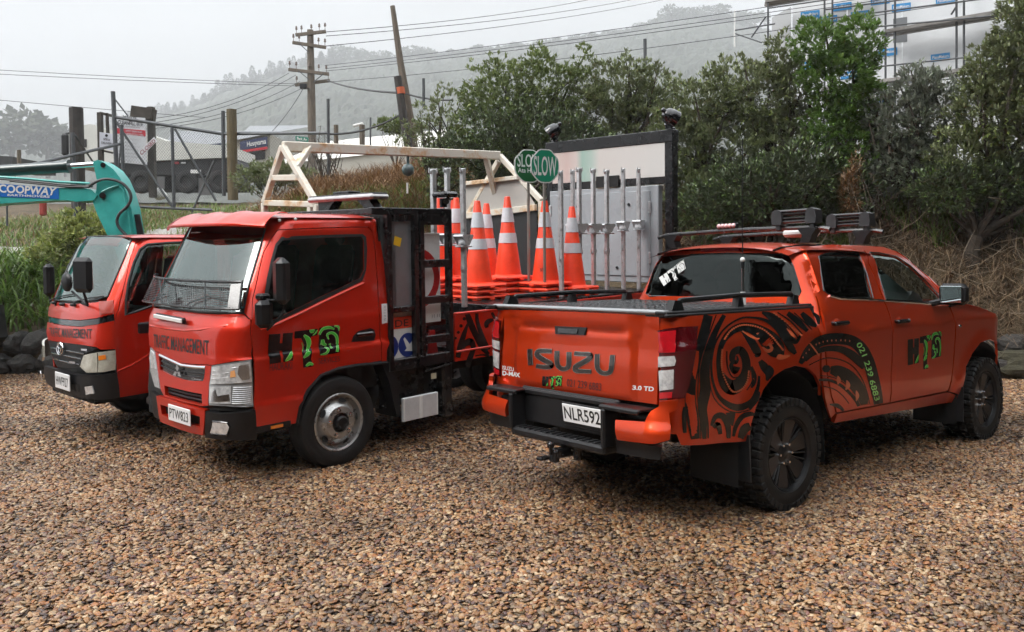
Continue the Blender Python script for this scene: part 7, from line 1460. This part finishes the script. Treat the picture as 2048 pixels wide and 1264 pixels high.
for s in (1, -1):
    fm = (lambda u, v, s=s: dcab(s * u, v)); o = (.2, s, 0)
    d_ = skin('door', [dd_, dwn], fm, PAINT_F, dyn, .05, .02, 0, o); skin('window', dwn, fm, GLASSM, d_, .1, 0, -.006, o); tube_on('window_rubber', fm, dwn, .012, RUBS, d_, o, 0, 6, True)
    tube_on('door_crease', fm, tr(iYs, [(236, 742), (262, 731), (300, 708), (330, 690)]), .012, PAINT_F, d_, o, -.004)
    u, v = iYs((293, 655)); b_ = MB(); b_.box(on(fm, o)(u, v, .008), (.16, .03, .10), None, .012); b_.build('door_handle', BLK, d_)
    ru = iYs((462, 600))[0]
    pl_ = tr(iY, [(229, 641), (228, 627), (213, 602), (217, 593), (228, 566), (241, 536), (253, 508), (264, 482), (262, 476)], (.7, 1.4)) + [(.48, 1.872), (.65, 1.878), (.8, 1.88), (1.0, 1.88), (1.2, 1.88), (ru - .08, 1.87), (ru, 1.80), (ru + .02, 1.3), (ru + .02, .9)] + tr(iYs, [(450, 740), (450, 600), (448, 520), (442, 468.5), (370, 470.5), (310, 473.5), (284, 476.5), (270.5, 486), (260.5, 515), (247.5, 570), (236.5, 618)])
    skin('cab_pillar', pl_, fm, PAINT_F, dyn, .05, .02, 0, o)
skin('roof_header', [(-.5, 1.80), (0, 1.815), (.5, 1.80), (.56, 1.875), (-.56, 1.875)], dcab, PAINT_F, dyn, .08, .02, -.003, (1, 0, 0))
def droof(x, y):
    e = 1 - abs(y / .715) ** 5; xe = (x - .0) / .60; return (x, y, 1.868 + .040 * max(0, e) ** .6 * max(0, 1 - abs(xe) ** 7) ** .6)
b_ = MB(); b_.grid(droof, [-.59 + 1.18 * i / 26 for i in range(27)], [-.71 + 1.42 * i / 26 for i in range(27)]); b_.build('roof', PAINT_F, dyn, smooth=60)
b_ = MB(); b_.box((-.58, 0, 1.35), (.05, 1.5, 1.0), None, .02); b_.build('cab_back_wall', PAINT_F, dyn)
skin('front_panel', tr(iY, [(95, 601), (120, 606), (150, 608), (190, 605), (213, 602), (228, 627), (195, 636), (161, 640), (125, 638), (96, 632), (94, 615)], (0, 1.15)), dcab, PAINT_F, dyn, .05, .02, 0, DO)
skin('vent_panel', tr(iY, [(198, 603), (213, 602), (227, 600), (228, 625), (200, 630)], (.6, 1.15)), dcab, mat('amber_red_vent', (.38, .03, .012), .3, coat=.5), dyn, .05, .01, .004, DO)
skin('black_band', tr(iY, [(95, 633), (125, 639), (161, 641), (195, 637), (229, 628), (229, 640), (195, 648), (161, 653), (125, 650), (95, 643)], (0, 1.05)), dcab, BLKG, dyn, .05, .01, -.006, DO)
skin('front_panel', tr(iY, [(95, 644), (125, 651), (161, 654), (195, 649), (229, 641), (231, 670), (232, 698), (200, 699), (193, 694), (160, 689), (123, 684), (96, 680), (93, 662)], (0, .95)), dcab, PAINT_F, dyn, .05, .02, 0, DO)
front_text(dyn, dcab, DVM, (0, .95), [(99, 655), (184, 658), (184, 677), (99, 672)], 'TRAFFIC MANAGEMENT', INK, DO, .003)
g_ = skin('grille', tr(iY, [(96, 681), (123, 685), (160, 690), (196, 696), (168, 709), (160, 736), (135, 736), (114, 733), (104, 709)], (0, .8)), dcab, BLK, dyn, .05, .02, .002, DO)
for q in ([(104, 695), (140, 702), (170, 708)], [(106, 706), (140, 713), (165, 718)], [(110, 718), (140, 725), (162, 729)]): tube_on('grille_bar', dcab, tr(iY, q, (0, .75)), .008, BLKG, g_, DO, .008)
skins('chrome_dash', [tr(iY, q, (0, .75)) for q in ([(112, 716), (120, 717), (120, 721), (112, 720)], [(142, 722), (154, 723), (154, 727), (142, 726)], [(166, 697), (178, 698), (177, 702), (166, 701)])], dcab, CHR, g_, .2, .018, DO)
eu = iY((125, 697), (0, .85)); L_ = on(dcab, DO); b_ = MB()
def oval(cx, cz, a, c): b_.tube([L_(cx + a * cos(2 * pi * k / 20), cz + c * sin(2 * pi * k / 20), .022) for k in range(21)], .007, 5, False)
oval(eu[0], eu[1], .075, .055); oval(eu[0], eu[1] + .008, .030, .046); oval(eu[0], eu[1] + .024, .060, .022); b_.build('oval_emblem', CHR, g_)
for s in (1, -1):
    fm = (lambda u, v, s=s: dcab(s * u, v)); o = (1, s * .5, 0)
    hl_ = tr(iY, [(161, 733), (165, 720), (169, 710), (200, 704), (231, 700), (232, 720), (231, 739), (205, 744), (174, 745)], (.6, .75)); h_ = skin('headlight', hl_, fm, mat('yellowed_lens', (.50, .48, .40), .15, .25, coat=1., var=.25, vs=16), dyn, .05, .02, .006, o)
    skin('indicator_lens', tr(iY, [(198, 712), (212, 709), (213, 718), (199, 721)], (.7, .75)), fm, LENSA, h_, .05, 0, .009, o)
    tube_on('lens_rib', fm, tr(iY, [(196, 706), (197, 725), (196, 744)], (.7, .75)), .004, CHR, h_, o, .006, 4)
    fg = tr(iY, [(176, 772), (190, 770), (194, 785), (178, 788)], (.6, .5)); 
    bb = None
    skin('fog_light', fg, fm, LENSC, dyn, .05, .01, .032, o)
bp2 = tr(iY, [(93, 731), (115, 738), (140, 745), (165, 750), (200, 749), (233, 745), (237, 770), (239, 794), (210, 798), (180, 797), (150, 791), (123, 783), (97, 764), (93, 748)], (0, .55))
bpo = skin('bumper', bp2, dcab, BLK, dyn, .05, .04, .02, DO)
skin('bumper_slot', tr(iY, [(144, 764), (164, 768), (163, 782), (145, 777)], (.2, .5)), dcab, VOIDM, bpo, .1, 0, .023, DO)
iP2 = inv_px(lambda y, z: (1.06, y, z), DVM, (0, .5)); pq = [iP2(p) for p in ((111.3, 745.5), (139, 751), (138, 780), (113, 774))]; pcy2, pcz2 = sum(p[0] for p in pq) / 4, sum(p[1] for p in pq) / 4
b_ = MB(); b_.box((1.06, pcy2, pcz2), (.010, .36, .15), None, .004); pl2 = b_.build('number_plate', PLATEW, dyn)
lettering('plate_characters', 'HWF927', lambda x, y, o: Vector((1.0656 + o, pcy2 + x, pcz2 + y)), INK, pl2, -.15, .15, -.04, .08, .008, (1, 0, 0), .0008)
for q in ([(150, 606), (180, 598), (210, 594)], [(100, 603), (120, 595), (150, 590)]): b_ = MB(); b_.tube([on(dcab, (1, 0, .3))(*iY(p, (0, 1.25)), .02) for p in q], .007, 5); b_.build('wiper', BLK, dyn)
b_ = MB()
for q in ((112, 607), (128, 610), (150, 611)): b_.box(on(dcab, (1, 0, .3))(*iY(q, (0, 1.22)), .02), (.04, .06, .03), None, .01)
b_.build('wiper_pivots', BLK, dyn)
# mirrors
m1 = unp(DVM, (166, 550), 0, 1.12); b_ = MB(); b_.box(m1, (.07, .22, .30), Matrix.Rotation(radians(20), 3, 'Z'), .035); m1o = b_.build('door_mirror', BLK, dyn); b_ = MB(); b_.tube([m1 + Vector((0, 0, -.14)), m1 + Vector((-.03, 0, -.26)), on(dcab, DO)(*iY((166, 607), (0.3, 1.2)), 0)], .011, 6); b_.build('mirror_arm', BLK, m1o)
m2 = unp(DVM, (134, 564), 0, 1.15); b_ = MB(); b_.ball(m2, .10, 14, 8, (.35, 1, .85)); m2o = b_.build('round_mirror', BLK, dyn); b_ = MB(); b_.tube([m2 + Vector((-.02, .05, -.08)), (m2 + m1) / 2 + Vector((-.05, .1, -.22)), on(dcab, DO)(*iY((164, 607), (0.3, 1.2)), 0)], .010, 6); b_.build('mirror_arm', BLK, m2o)
m3 = unp(DVM, (98, 560), 1, -1.0); b_ = MB(); b_.box(m3, (.10, .12, .34), Matrix.Rotation(radians(-25), 3, 'Z'), .035); m3o = b_.build('door_mirror', BLK, dyn); b_ = MB(); b_.tube([m3 + Vector((0, 0, -.15)), m3 + Vector((0, .03, -.24)), on(dcab, DO)(*iY((112, 610), (-.6, 1.2)), 0)], .012, 6); b_.build('mirror_arm', BLK, m3o)
m4 = Vector((.55, 1.02, 1.42)); 
# cabin
b_ = MB(); b_.box((.60, 0, 1.16), (.42, 1.5, .14), None, .05); b_.build('dashboard', INT, dyn)
for y in (.40, -.40): b_ = MB(); b_.box((-.30, y, 1.36), (.12, .48, .66), Matrix.Rotation(radians(-8), 3, 'Y'), .05); b_.box((-.05, y, 1.02), (.46, .48, .14), None, .05); b_.build('seat', SEAT, dyn)
b_ = MB(); b_.lathe([(.19 + .014 * cos(a * pi / 4), .014 * sin(a * pi / 4)) for a in range(9)], (.34, -.40, 1.30), (-.55, 0, .8), 22); b_.build('steering_wheel', INT, dyn)
b_ = MB(); b_.box((.10, 0, .66), (1.4, 1.4, .30)); b_.box((.6, 0, .46), (.6, 1.1, .2))
for s in (1, -1): b_.box((-2.2, s * .36, .58), (5.6, .08, .18))
b_.build('chassis', VOIDM, dyn)
for s in (1, -1):
    steel_wheel(dyn, DVM, 0, s * .74, s, .345, .19, .20); steel_wheel(dyn, DVM, -3.3, s * .76, s, .345, .19, .20, dual=True)
b_ = MB(); b_.box((-2.9, 0, .86), (4.3, 1.75, .10), None, .01); b_.build('deck', BLKS, dyn)
# rusty white rack
RST = mat('rusty_white_paint', (.66, .60, .50), rough=.55, bump=.15, bs=80, dist=.004)
n_ = RST.node_tree; b0 = n_.nodes['Principled BSDF']; tcn = n_.nodes.new('ShaderNodeTexCoord'); t_ = n_.nodes.new('ShaderNodeTexNoise'); t_.inputs['Scale'].default_value = 3.2; t_.inputs['Detail'].default_value = 9; t_.inputs['Roughness'].default_value = .72
n_.links.new(tcn.outputs['Object'], t_.inputs['Vector']); rp = n_.nodes.new('ShaderNodeValToRGB'); e = rp.color_ramp.elements; e[0].position = .50; e[0].color = (.70, .66, .57, 1); e[1].position = .72; e[1].color = (.22, .075, .02, 1); k_ = e.new(.60); k_.color = (.62, .42, .24, 1)
n_.links.new(t_.outputs['Fac'], rp.inputs[0]); n_.links.new(rp.outputs[0], b0.inputs['Base Color'])
rk = MB(); RK = lambda p, q, w_=.075: rk.bar(p, q, w_, w_, .008)
xf, xe_ = -1.5, -5.0; za, zb = 3.02, 2.28
af = unp(DVM, (566, 293), 0, xf); bl_ = unp(DVM, (529, 406), 0, xf); br_ = unp(DVM, (634, 409), 0, xf); ae = unp(DVM, (999, 311), 0, xe_); el = unp(DVM, (922, 455), 0, xe_); er = unp(DVM, (1083, 402), 0, xe_)
b1_ = MB(); b1_.bar(af, ae, .075, .12, .01); b1_.build('rack_beam', RST, dyn)
for p, q in ((af, bl_), (af, br_), (bl_, br_), (af + (bl_ - af) * .55, af + (br_ - af) * .55), (af + (ae - af) * .10, af + (br_ - af) * .38), (bl_, Vector((xf, bl_.y, .9))), (br_, Vector((xf, br_.y, .9))), (br_ + Vector((0, -.12, 0)), br_ + Vector((0, -.12, -.4)))):
    b1_ = MB(); b1_.bar(p, q, .07, .07, .008); b1_.build('rack_strut', RST, dyn)
er2 = Vector((xe_, er.y, 1.0)); el2 = Vector((xe_, el.y, 1.0))
for p, q in ((ae, er), (ae + (af - ae) * .08, ae + (er - ae) * .0 + Vector((0, -.1, -.55))), (ae + Vector((0, -.02, -.08)), el), (er, er2), (el, el2)):
    b1_ = MB(); b1_.bar(p, q, .075, .075, .008); b1_.build('rack_strut', RST, dyn)
bz = [unp(DVM, p, 0, xe_ + .06) for p in ((925, 368), (1036, 355), (930, 432), (1072, 415), (1072, 590), (930, 590))]
b1_ = MB(); b1_.bar(bz[0], bz[1], .06, .06, .006); b1_.build('rack_rail', RST, dyn); b1_ = MB(); b1_.bar(bz[2], bz[3], .06, .09, .006); b1_.build('rack_rail', RST, dyn)
b1_ = MB(); b1_.add([bz[0] + Vector((-.03, 0, -.03)), bz[1] + Vector((-.03, 0, -.03)), Vector((bz[3].x - .03, bz[3].y, bz[3].z)), Vector((bz[2].x - .03, bz[2].y, bz[2].z))], [(0, 1, 2, 3)]); b1_.build('upper_board', mat('beige_board', (.42, .40, .37), .6, var=.05, vs=3), dyn, fix=False)
b1_ = MB(); b1_.add([bz[2] + Vector((-.02, 0, -.04)), bz[3] + Vector((-.02, 0, -.04)), Vector((bz[3].x - .02, bz[3].y, 1.0)), Vector((bz[2].x - .02, bz[2].y, 1.0))], [(0, 1, 2, 3)]); b1_.build('lower_board', mat('black_board', (.02, .02, .021), .45), dyn, fix=False)
lp = af + (ae - af) * .52; b_ = MB(); b_.cyl(lp + Vector((0, 0, -.06)), lp + Vector((0, 0, -.16)), .02); b_.ball(lp + Vector((0, 0, -.24)), .085, 14, 10); hl_ = b_.build('hanging_lamp', mat('teal_lamp', (.06, .10, .10), .3, coat=.5), dyn); b_ = MB(); b_.cyl(lp + Vector((.1, .1, -.42)), lp + Vector((.1, .1, -.56)), .012); b_.build('hanging_tag', WHT, dyn)

# ================================================================ excavator (arm in view)
EXM = vmat(*at(-260, 430, 10.3), 0, 0, 0)
TEAL = mat('teal_paint', (.035, .38, .34), rough=.42, coat=.25, var=.22, vs=5, rvar=.15, bump=.1, bs=40)
exc = thing('excavator', 'teal excavator arm reaching in from the left behind the older truck', 'excavator', Matrix.Identity(4))
ED = 10.4
E_ = lambda px, py, d=0.: at(px, py, ED + d)
def slab(pts, w_, name, m_, par, d=0., bev=True):
    b_ = MB(); b_.prism([(p[0], p[1]) for p in pts], lambda a, c, t: at(a, c, ED) + Vector((0, t + d, 0)), -w_ / 2, w_ / 2); return b_.build(name, m_, par)
boom = slab([(-260, 480), (-120, 352), (0, 368), (60, 374), (120, 378), (170, 376), (195, 381), (206, 392), (200, 402), (165, 405), (150, 402), (100, 403), (0, 410), (-110, 420), (-190, 520)], .30, 'boom', TEAL, exc)
stick = slab([(196, 326), (205, 322), (216, 326), (236, 340), (250, 358), (262, 385), (272, 420), (280, 470), (290, 560), (262, 560), (240, 500), (222, 465), (205, 430), (196, 405), (203, 382), (204, 362)], .26, 'stick', TEAL, exc)
for pts, nm in (([(16, 368), (131, 379), (131, 400), (16, 394)], 'sign'),):
    pass
sgn = slab([(8, 369), (131, 378.5), (131, 400), (8, 395)], .004, 'name_panel', mat('blue_sign', (.005, .13, .48), .4), boom, -.153)
fn_ = lambda q: (lambda s, t, o: at((q[3][0] * (1 - s) + q[2][0] * s) * (1 - t) + (q[0][0] * (1 - s) + q[1][0] * s) * t, (q[3][1] * (1 - s) + q[2][1] * s) * (1 - t) + (q[0][1] * (1 - s) + q[1][1] * s) * t, ED) + Vector((0, -.158, 0)))
lettering('name_print', 'COOPWAY', fn_([(13, 371), (128, 378), (124, 392), (14, 386)]), WHT, sgn, 0, 1, 0, 1, .03, (0, -1, 0)); lettering('name_print', 'EARTHMOVERS', fn_([(31, 389.5), (114, 393), (113, 397.5), (30, 393.5)]), WHT, sgn, 0, 1, 0, 1, .02, (0, -1, 0))
b_ = MB(); b_.cyl(E_(-150, 345), E_(0, 342), .075, n=16); b_.cyl(E_(0, 342), E_(136, 333), .075, n=16); b_.cyl(E_(134, 333), E_(140, 332.5), .085, n=16); b_.build('ram_cylinder', mat('dark_green_ram', (.015, .035, .033), .3, coat=.5), exc)
b_ = MB(); b_.cyl(E_(138, 332.5), E_(200, 328), .036, n=14); b_.build('ram_rod', CHR, exc)
b_ = MB(); b_.cyl(E_(206, 330, -.145), E_(206, 330, .145), .030, n=14); b_.cyl(E_(205, 391, -.165), E_(205, 391, .165), .038, n=14); b_.build('pivot_pins', mat('greasy_steel', (.03, .035, .035), .4, .5), exc)
for k, q in enumerate(([(-60, 348), (0, 354), (60, 358), (120, 364), (180, 367)], [(0, 358), (70, 364), (130, 370), (185, 373)], [(20, 362), (90, 369), (140, 374), (180, 374)])): b_ = MB(); b_.tube([E_(a, c, -.10 - .03 * k) for a, c in q], .018 if k == 0 else .012, 6); b_.build('hydraulic_pipe', TEAL if k == 0 else BLK, exc)
HOSE = mat('hose_rubber', (.03, .035, .036), .5)
b_ = MB(); b_.tube([E_(a, c, -.17) for a, c in cr([(178, 372), (195, 362), (215, 358), (240, 364), (256, 378), (262, 395), (255, 412), (240, 426), (234, 440), (238, 455), (252, 470)], 5)], .019, 7); b_.build('hydraulic_hose', HOSE, exc)
b_ = MB(); b_.tube([E_(a, c, -.15) for a, c in ((203, 384), (220, 376), (238, 370), (246, 380), (255, 420), (262, 465))], .012, 6); b_.build('stick_pipe', TEAL, exc)
b_ = MB(); b_.cyl(E_(270, 430, -.02), E_(296, 560, -.02), .06, n=12); b_.build('bucket_ram', BLK, exc)
slab([(250, 545), (300, 545), (320, 600), (290, 660), (240, 650), (232, 590)], .6, 'bucket', mat('worn_bucket', (.06, .055, .05), .5, .5, var=.4, vs=6), exc)
slab([(-420, 470), (-160, 470), (-150, 600), (-420, 600)], 1.3, 'house', TEAL, exc, .3); slab([(-470, 620), (-100, 620), (-90, 690), (-120, 720), (-440, 720), (-480, 690)], 1.6, 'tracks', RUB, exc, .3)
# ================================================================ cones, stands and paddles on the flatbed
CON = mat('cone_orange', (.88, .055, .012), rough=.42, var=.16, vs=7, rvar=.1)
n_ = CON.node_tree; n_.nodes['Principled BSDF'].inputs['Subsurface Weight'].default_value = .0
REF = mat('reflective_collar', (.62, .64, .67), rough=.35, metal=.1, var=.08, vs=40, bump=.1, bs=300, dist=.002)
def cone_meshes():
    prof = lambda z: .150 - .118 * (z - .045) / .885
    b1 = MB(); b1.lathe([(prof(.02) + .018, .045), (prof(.05), .06), (prof(.93), .915), (prof(.93) - .006, .925), (prof(.93) - .012, .925), (prof(.5) - .012, .5), (prof(.05) - .012, .05)], (0, 0, 0), (0, 0, 1), 28)
    b2 = MB(); b2.box((0, 0, .028), (.43, .43, .034), None, .014)
    for sx in (-1, 1):
        for sy in (-1, 1): b2.box((sx * .17, sy * .17, .010), (.07, .07, .02), None, .004)
    for q in (0, 1, 2, 3): a = q * pi / 2; b2.box((.20 * cos(a), .20 * sin(a), .012), (.06, .06, .022), None, .004)
    b3 = MB(); b3.lathe([(prof(.64) + .0042, .64), (prof(.80) + .0042, .80)], (0, 0, 0), (0, 0, 1), 28); b4 = MB(); b4.lathe([(prof(.41) + .0042, .41), (prof(.52) + .0042, .52)], (0, 0, 0), (0, 0, 1), 28)
    return b1.mesh('cone_body', 40), b2.mesh('cone_base', 35), b3.mesh('collar', 40), b4.mesh('collar', 40)
cb, cbs, c3, c4 = cone_meshes(); c3.materials.append(REF); c4.materials.append(REF)
c0 = True
def cone(M, label, top=True):
    t = thing('traffic_cone', label, 'traffic cone', M, 'cones stacked on the flatbed'); t['group'] = 'cones stacked on the flatbed'
    global c0
    link('cone_body', cb, CON if c0 else None, t); link('base', cbs, CON if c0 else None, t); c0 = False
    if top:
        link('upper_collar', c3, None, t); link('lower_collar', c4, None, t)
    return t
ZD = 1.166; PITCHC = .060
def wl(px, d): # flatbed-local x, y of a spot seen at column px at world depth d
    p = FV.inverted() @ at(px, 560, d); return p.x, p.y
ORD_ = ['lowest', 'second', 'third', 'fourth', 'fifth']
STK = [(957, 8.72, 3, 'nearest the black cage'), (1017, 9.15, 4, 'in the middle of the load'), (1091, 8.95, 3, 'behind the bright SLOW pole'), (1145, 9.12, 2, 'furthest right'), (975, 9.5, 3, 'half hidden by the front cone'), (915, 9.25, 4, 'beside the black cage'), (880, 9.05, 4, 'seen through the cage'), (905, 9.9, 4, 'farthest back')]
for px, d, n, where in STK:
    x, y = wl(px, d); rz = random.uniform(-.12, .12)
    for k in range(n):
        jx, jy = random.uniform(-.0015, .0015), random.uniform(-.0015, .0015)
        lab = ('orange cone with silver collars, topmost of the stack ' + where) if k == n - 1 else ('orange cone base %s from the bottom of the stack %s' % (ORD_[k], where))
        t = cone(FV @ Matrix.Translation((x + jx, y + jy, ZD + k * PITCHC)) @ Matrix.Rotation(rz + random.uniform(-.05, .05), 4, 'Z'), lab, k == n - 1)
        if px == 1091 and k == n - 1:
            f = lambda a, c, o: Vector((0.0 + (.146 - .118 * (c - .045) / .885 + .004) * sin(a / .13), (.146 - .118 * (c - .045) / .885 + .006) * cos(a / .13), c))
            lettering('stencil', 'NTB', lambda a, c, o: (lambda r, an: Vector((r * cos(an), r * sin(an), c)))(.154 - .118 * (c - .045) / .885, radians(20) + a / .14), INK, t, 0, .055, .16, .035, .02)
# post stands
def stand(px, ybase, lab, top_py=338, d_y=.70, bracket=True):
    p = unp(FV, (px, top_py), 1, d_y); zt = p.z; M = FV @ Matrix.Translation((p.x, d_y, ZD)) @ Matrix.Rotation(random.uniform(-.3, .3), 4, 'Z'); h = zt - ZD
    t = thing('sign_stand', lab, 'sign stand', M, 'galvanised sign stands on the flatbed')
    b_ = MB(); b_.box((0, 0, h / 2), (.045, .045, h), None, .005); b_.build('post', STEEL, t)
    for z in (h - .03, h - .95):
        if z < .1: continue
        b_ = MB(); b_.box((0, 0, z), (.09, .014, .03), None, .004); b_.cyl((-.05, 0, z), (.05, 0, z), .008, n=6); b_.cyl((-.045, 0, z), (-.045, 0, z + .04), .008, n=6); b_.cyl((.045, 0, z), (.045, 0, z + .04), .008, n=6); b_.build('clamp', STEEL, t)
    if bracket:
        z = h - .72; b_ = MB()
        b_.prism([(-.085, .10), (.085, .10), (.10, .085), (.03, .0), (-.03, .0), (-.10, .085)], lambda a, c, d: (a, d, z + c), -.05, .05); b_.build('v_bracket', STEEL, t)
        b_ = MB(); b_.box((0, 0, z - .012), (.17, .09, .016), None, .004); b_.build('bracket_tray', mat('bright_tray', (.75, .76, .78), .3, .8), t)
    return t
SP = [(866, 338, .70, False, 'leftmost galvanised sign stand, against the trees left of the black lamp'), (894, 336, .55, True, 'second galvanised sign stand from the left, behind the black lamp'), (925, 337, .72, True, 'galvanised sign stand right of the black lamp, in front of the cones'), (1121, 342, .74, False, 'brownish sign stand just right of the green SLOW paddle'), (1145, 340, .40, True, 'thin sign stand behind the right-hand cone'), (1158, 336, .62, True, 'sign stand with red-tinted bracket beside the right-hand cone'), (1186, 338, .64, True, 'sign stand fourth from the right, before the grey cabinet'), (1213, 340, .66, True, 'sign stand third from the right, before the grey cabinet'), (1246, 337, .70, True, 'sign stand second from the right, before the grey cabinet'), (1277, 337, .72, True, 'rightmost sign stand, before the grey cabinet')]
for px, ty, dy, br, lab in SP: stand(px, 590, lab, ty, dy, br)
# SLOW paddles
def paddle(c, rz, r_, lab, maori=False, dark=False):
    t = thing('slow_paddle', lab, 'road sign', Matrix.Translation(c) @ Matrix.Rotation(rz, 4, 'Z'))
    ang = [pi / 8 + k * pi / 4 for k in range(8)]; oc = [(r_ * cos(a) * 1.0, r_ * sin(a) * 1.06) for a in ang]
    pts = []
    for i in range(8):  # slightly rounded octagon, flatter at the top
        a, b = Vector((*oc[i], 0)), Vector((*oc[(i + 1) % 8], 0))
        for t_ in (.12, .5, .88): q = a.lerp(b, t_); q = q.lerp(q.normalized() * r_ * 1.03, .45 if q.y < r_ * .6 else .1); pts.append((q.x, q.y))
    b_ = MB(); b_.prism(pts, lambda a, c_, d: (a, d, c_), -.003, .003); b_.build('plate', WHT, t)
    for s in (-1, 1):
        b_ = MB(); b_.prism([(a * .93, c_ * .93) for a, c_ in pts], lambda a, c_, d, s=s: (a, s * (.0035 + d), c_), 0, .001); b_.build('green_face', mat('sign_green_dark' if dark else 'sign_green', (.008, .10, .03) if dark else (.006, .24, .13), .35, coat=.3), t)
    h = r_ * 1.08 if not maori else r_ * .74
    lettering('slow_text', 'SLOW', lambda x, y, o: Vector((x, -.006, y)), WHT, t, -r_ * .78, r_ * .78, -h * .50 if not maori else -.01, h, .012, (0, -1, 0))
    if maori: lettering('lower_text', 'Ata Haere', lambda x, y, o: Vector((x, -.006, y)), WHT, t, -r_ * .74, r_ * .74, -r_ * .40, r_ * .26, .015, (0, -1, 0))
    b_ = MB(); b_.cyl((0, .02, -1.35), (0, .02, -r_ * .1), .016, n=10); b_.build('pole', mat('paddle_pole', (.28, .27, .24), .4, .6), t)
    return t
p1 = at(1059, 332, 9.05); paddle(at(1090, 332, 8.75), .50, .183, 'bright green SLOW paddle sign overlapping the darker one beside it')
paddle(at(1058, 332, 8.95), .42, .183, 'dark green bilingual SLOW paddle sign half covered by the brighter one', True, True)
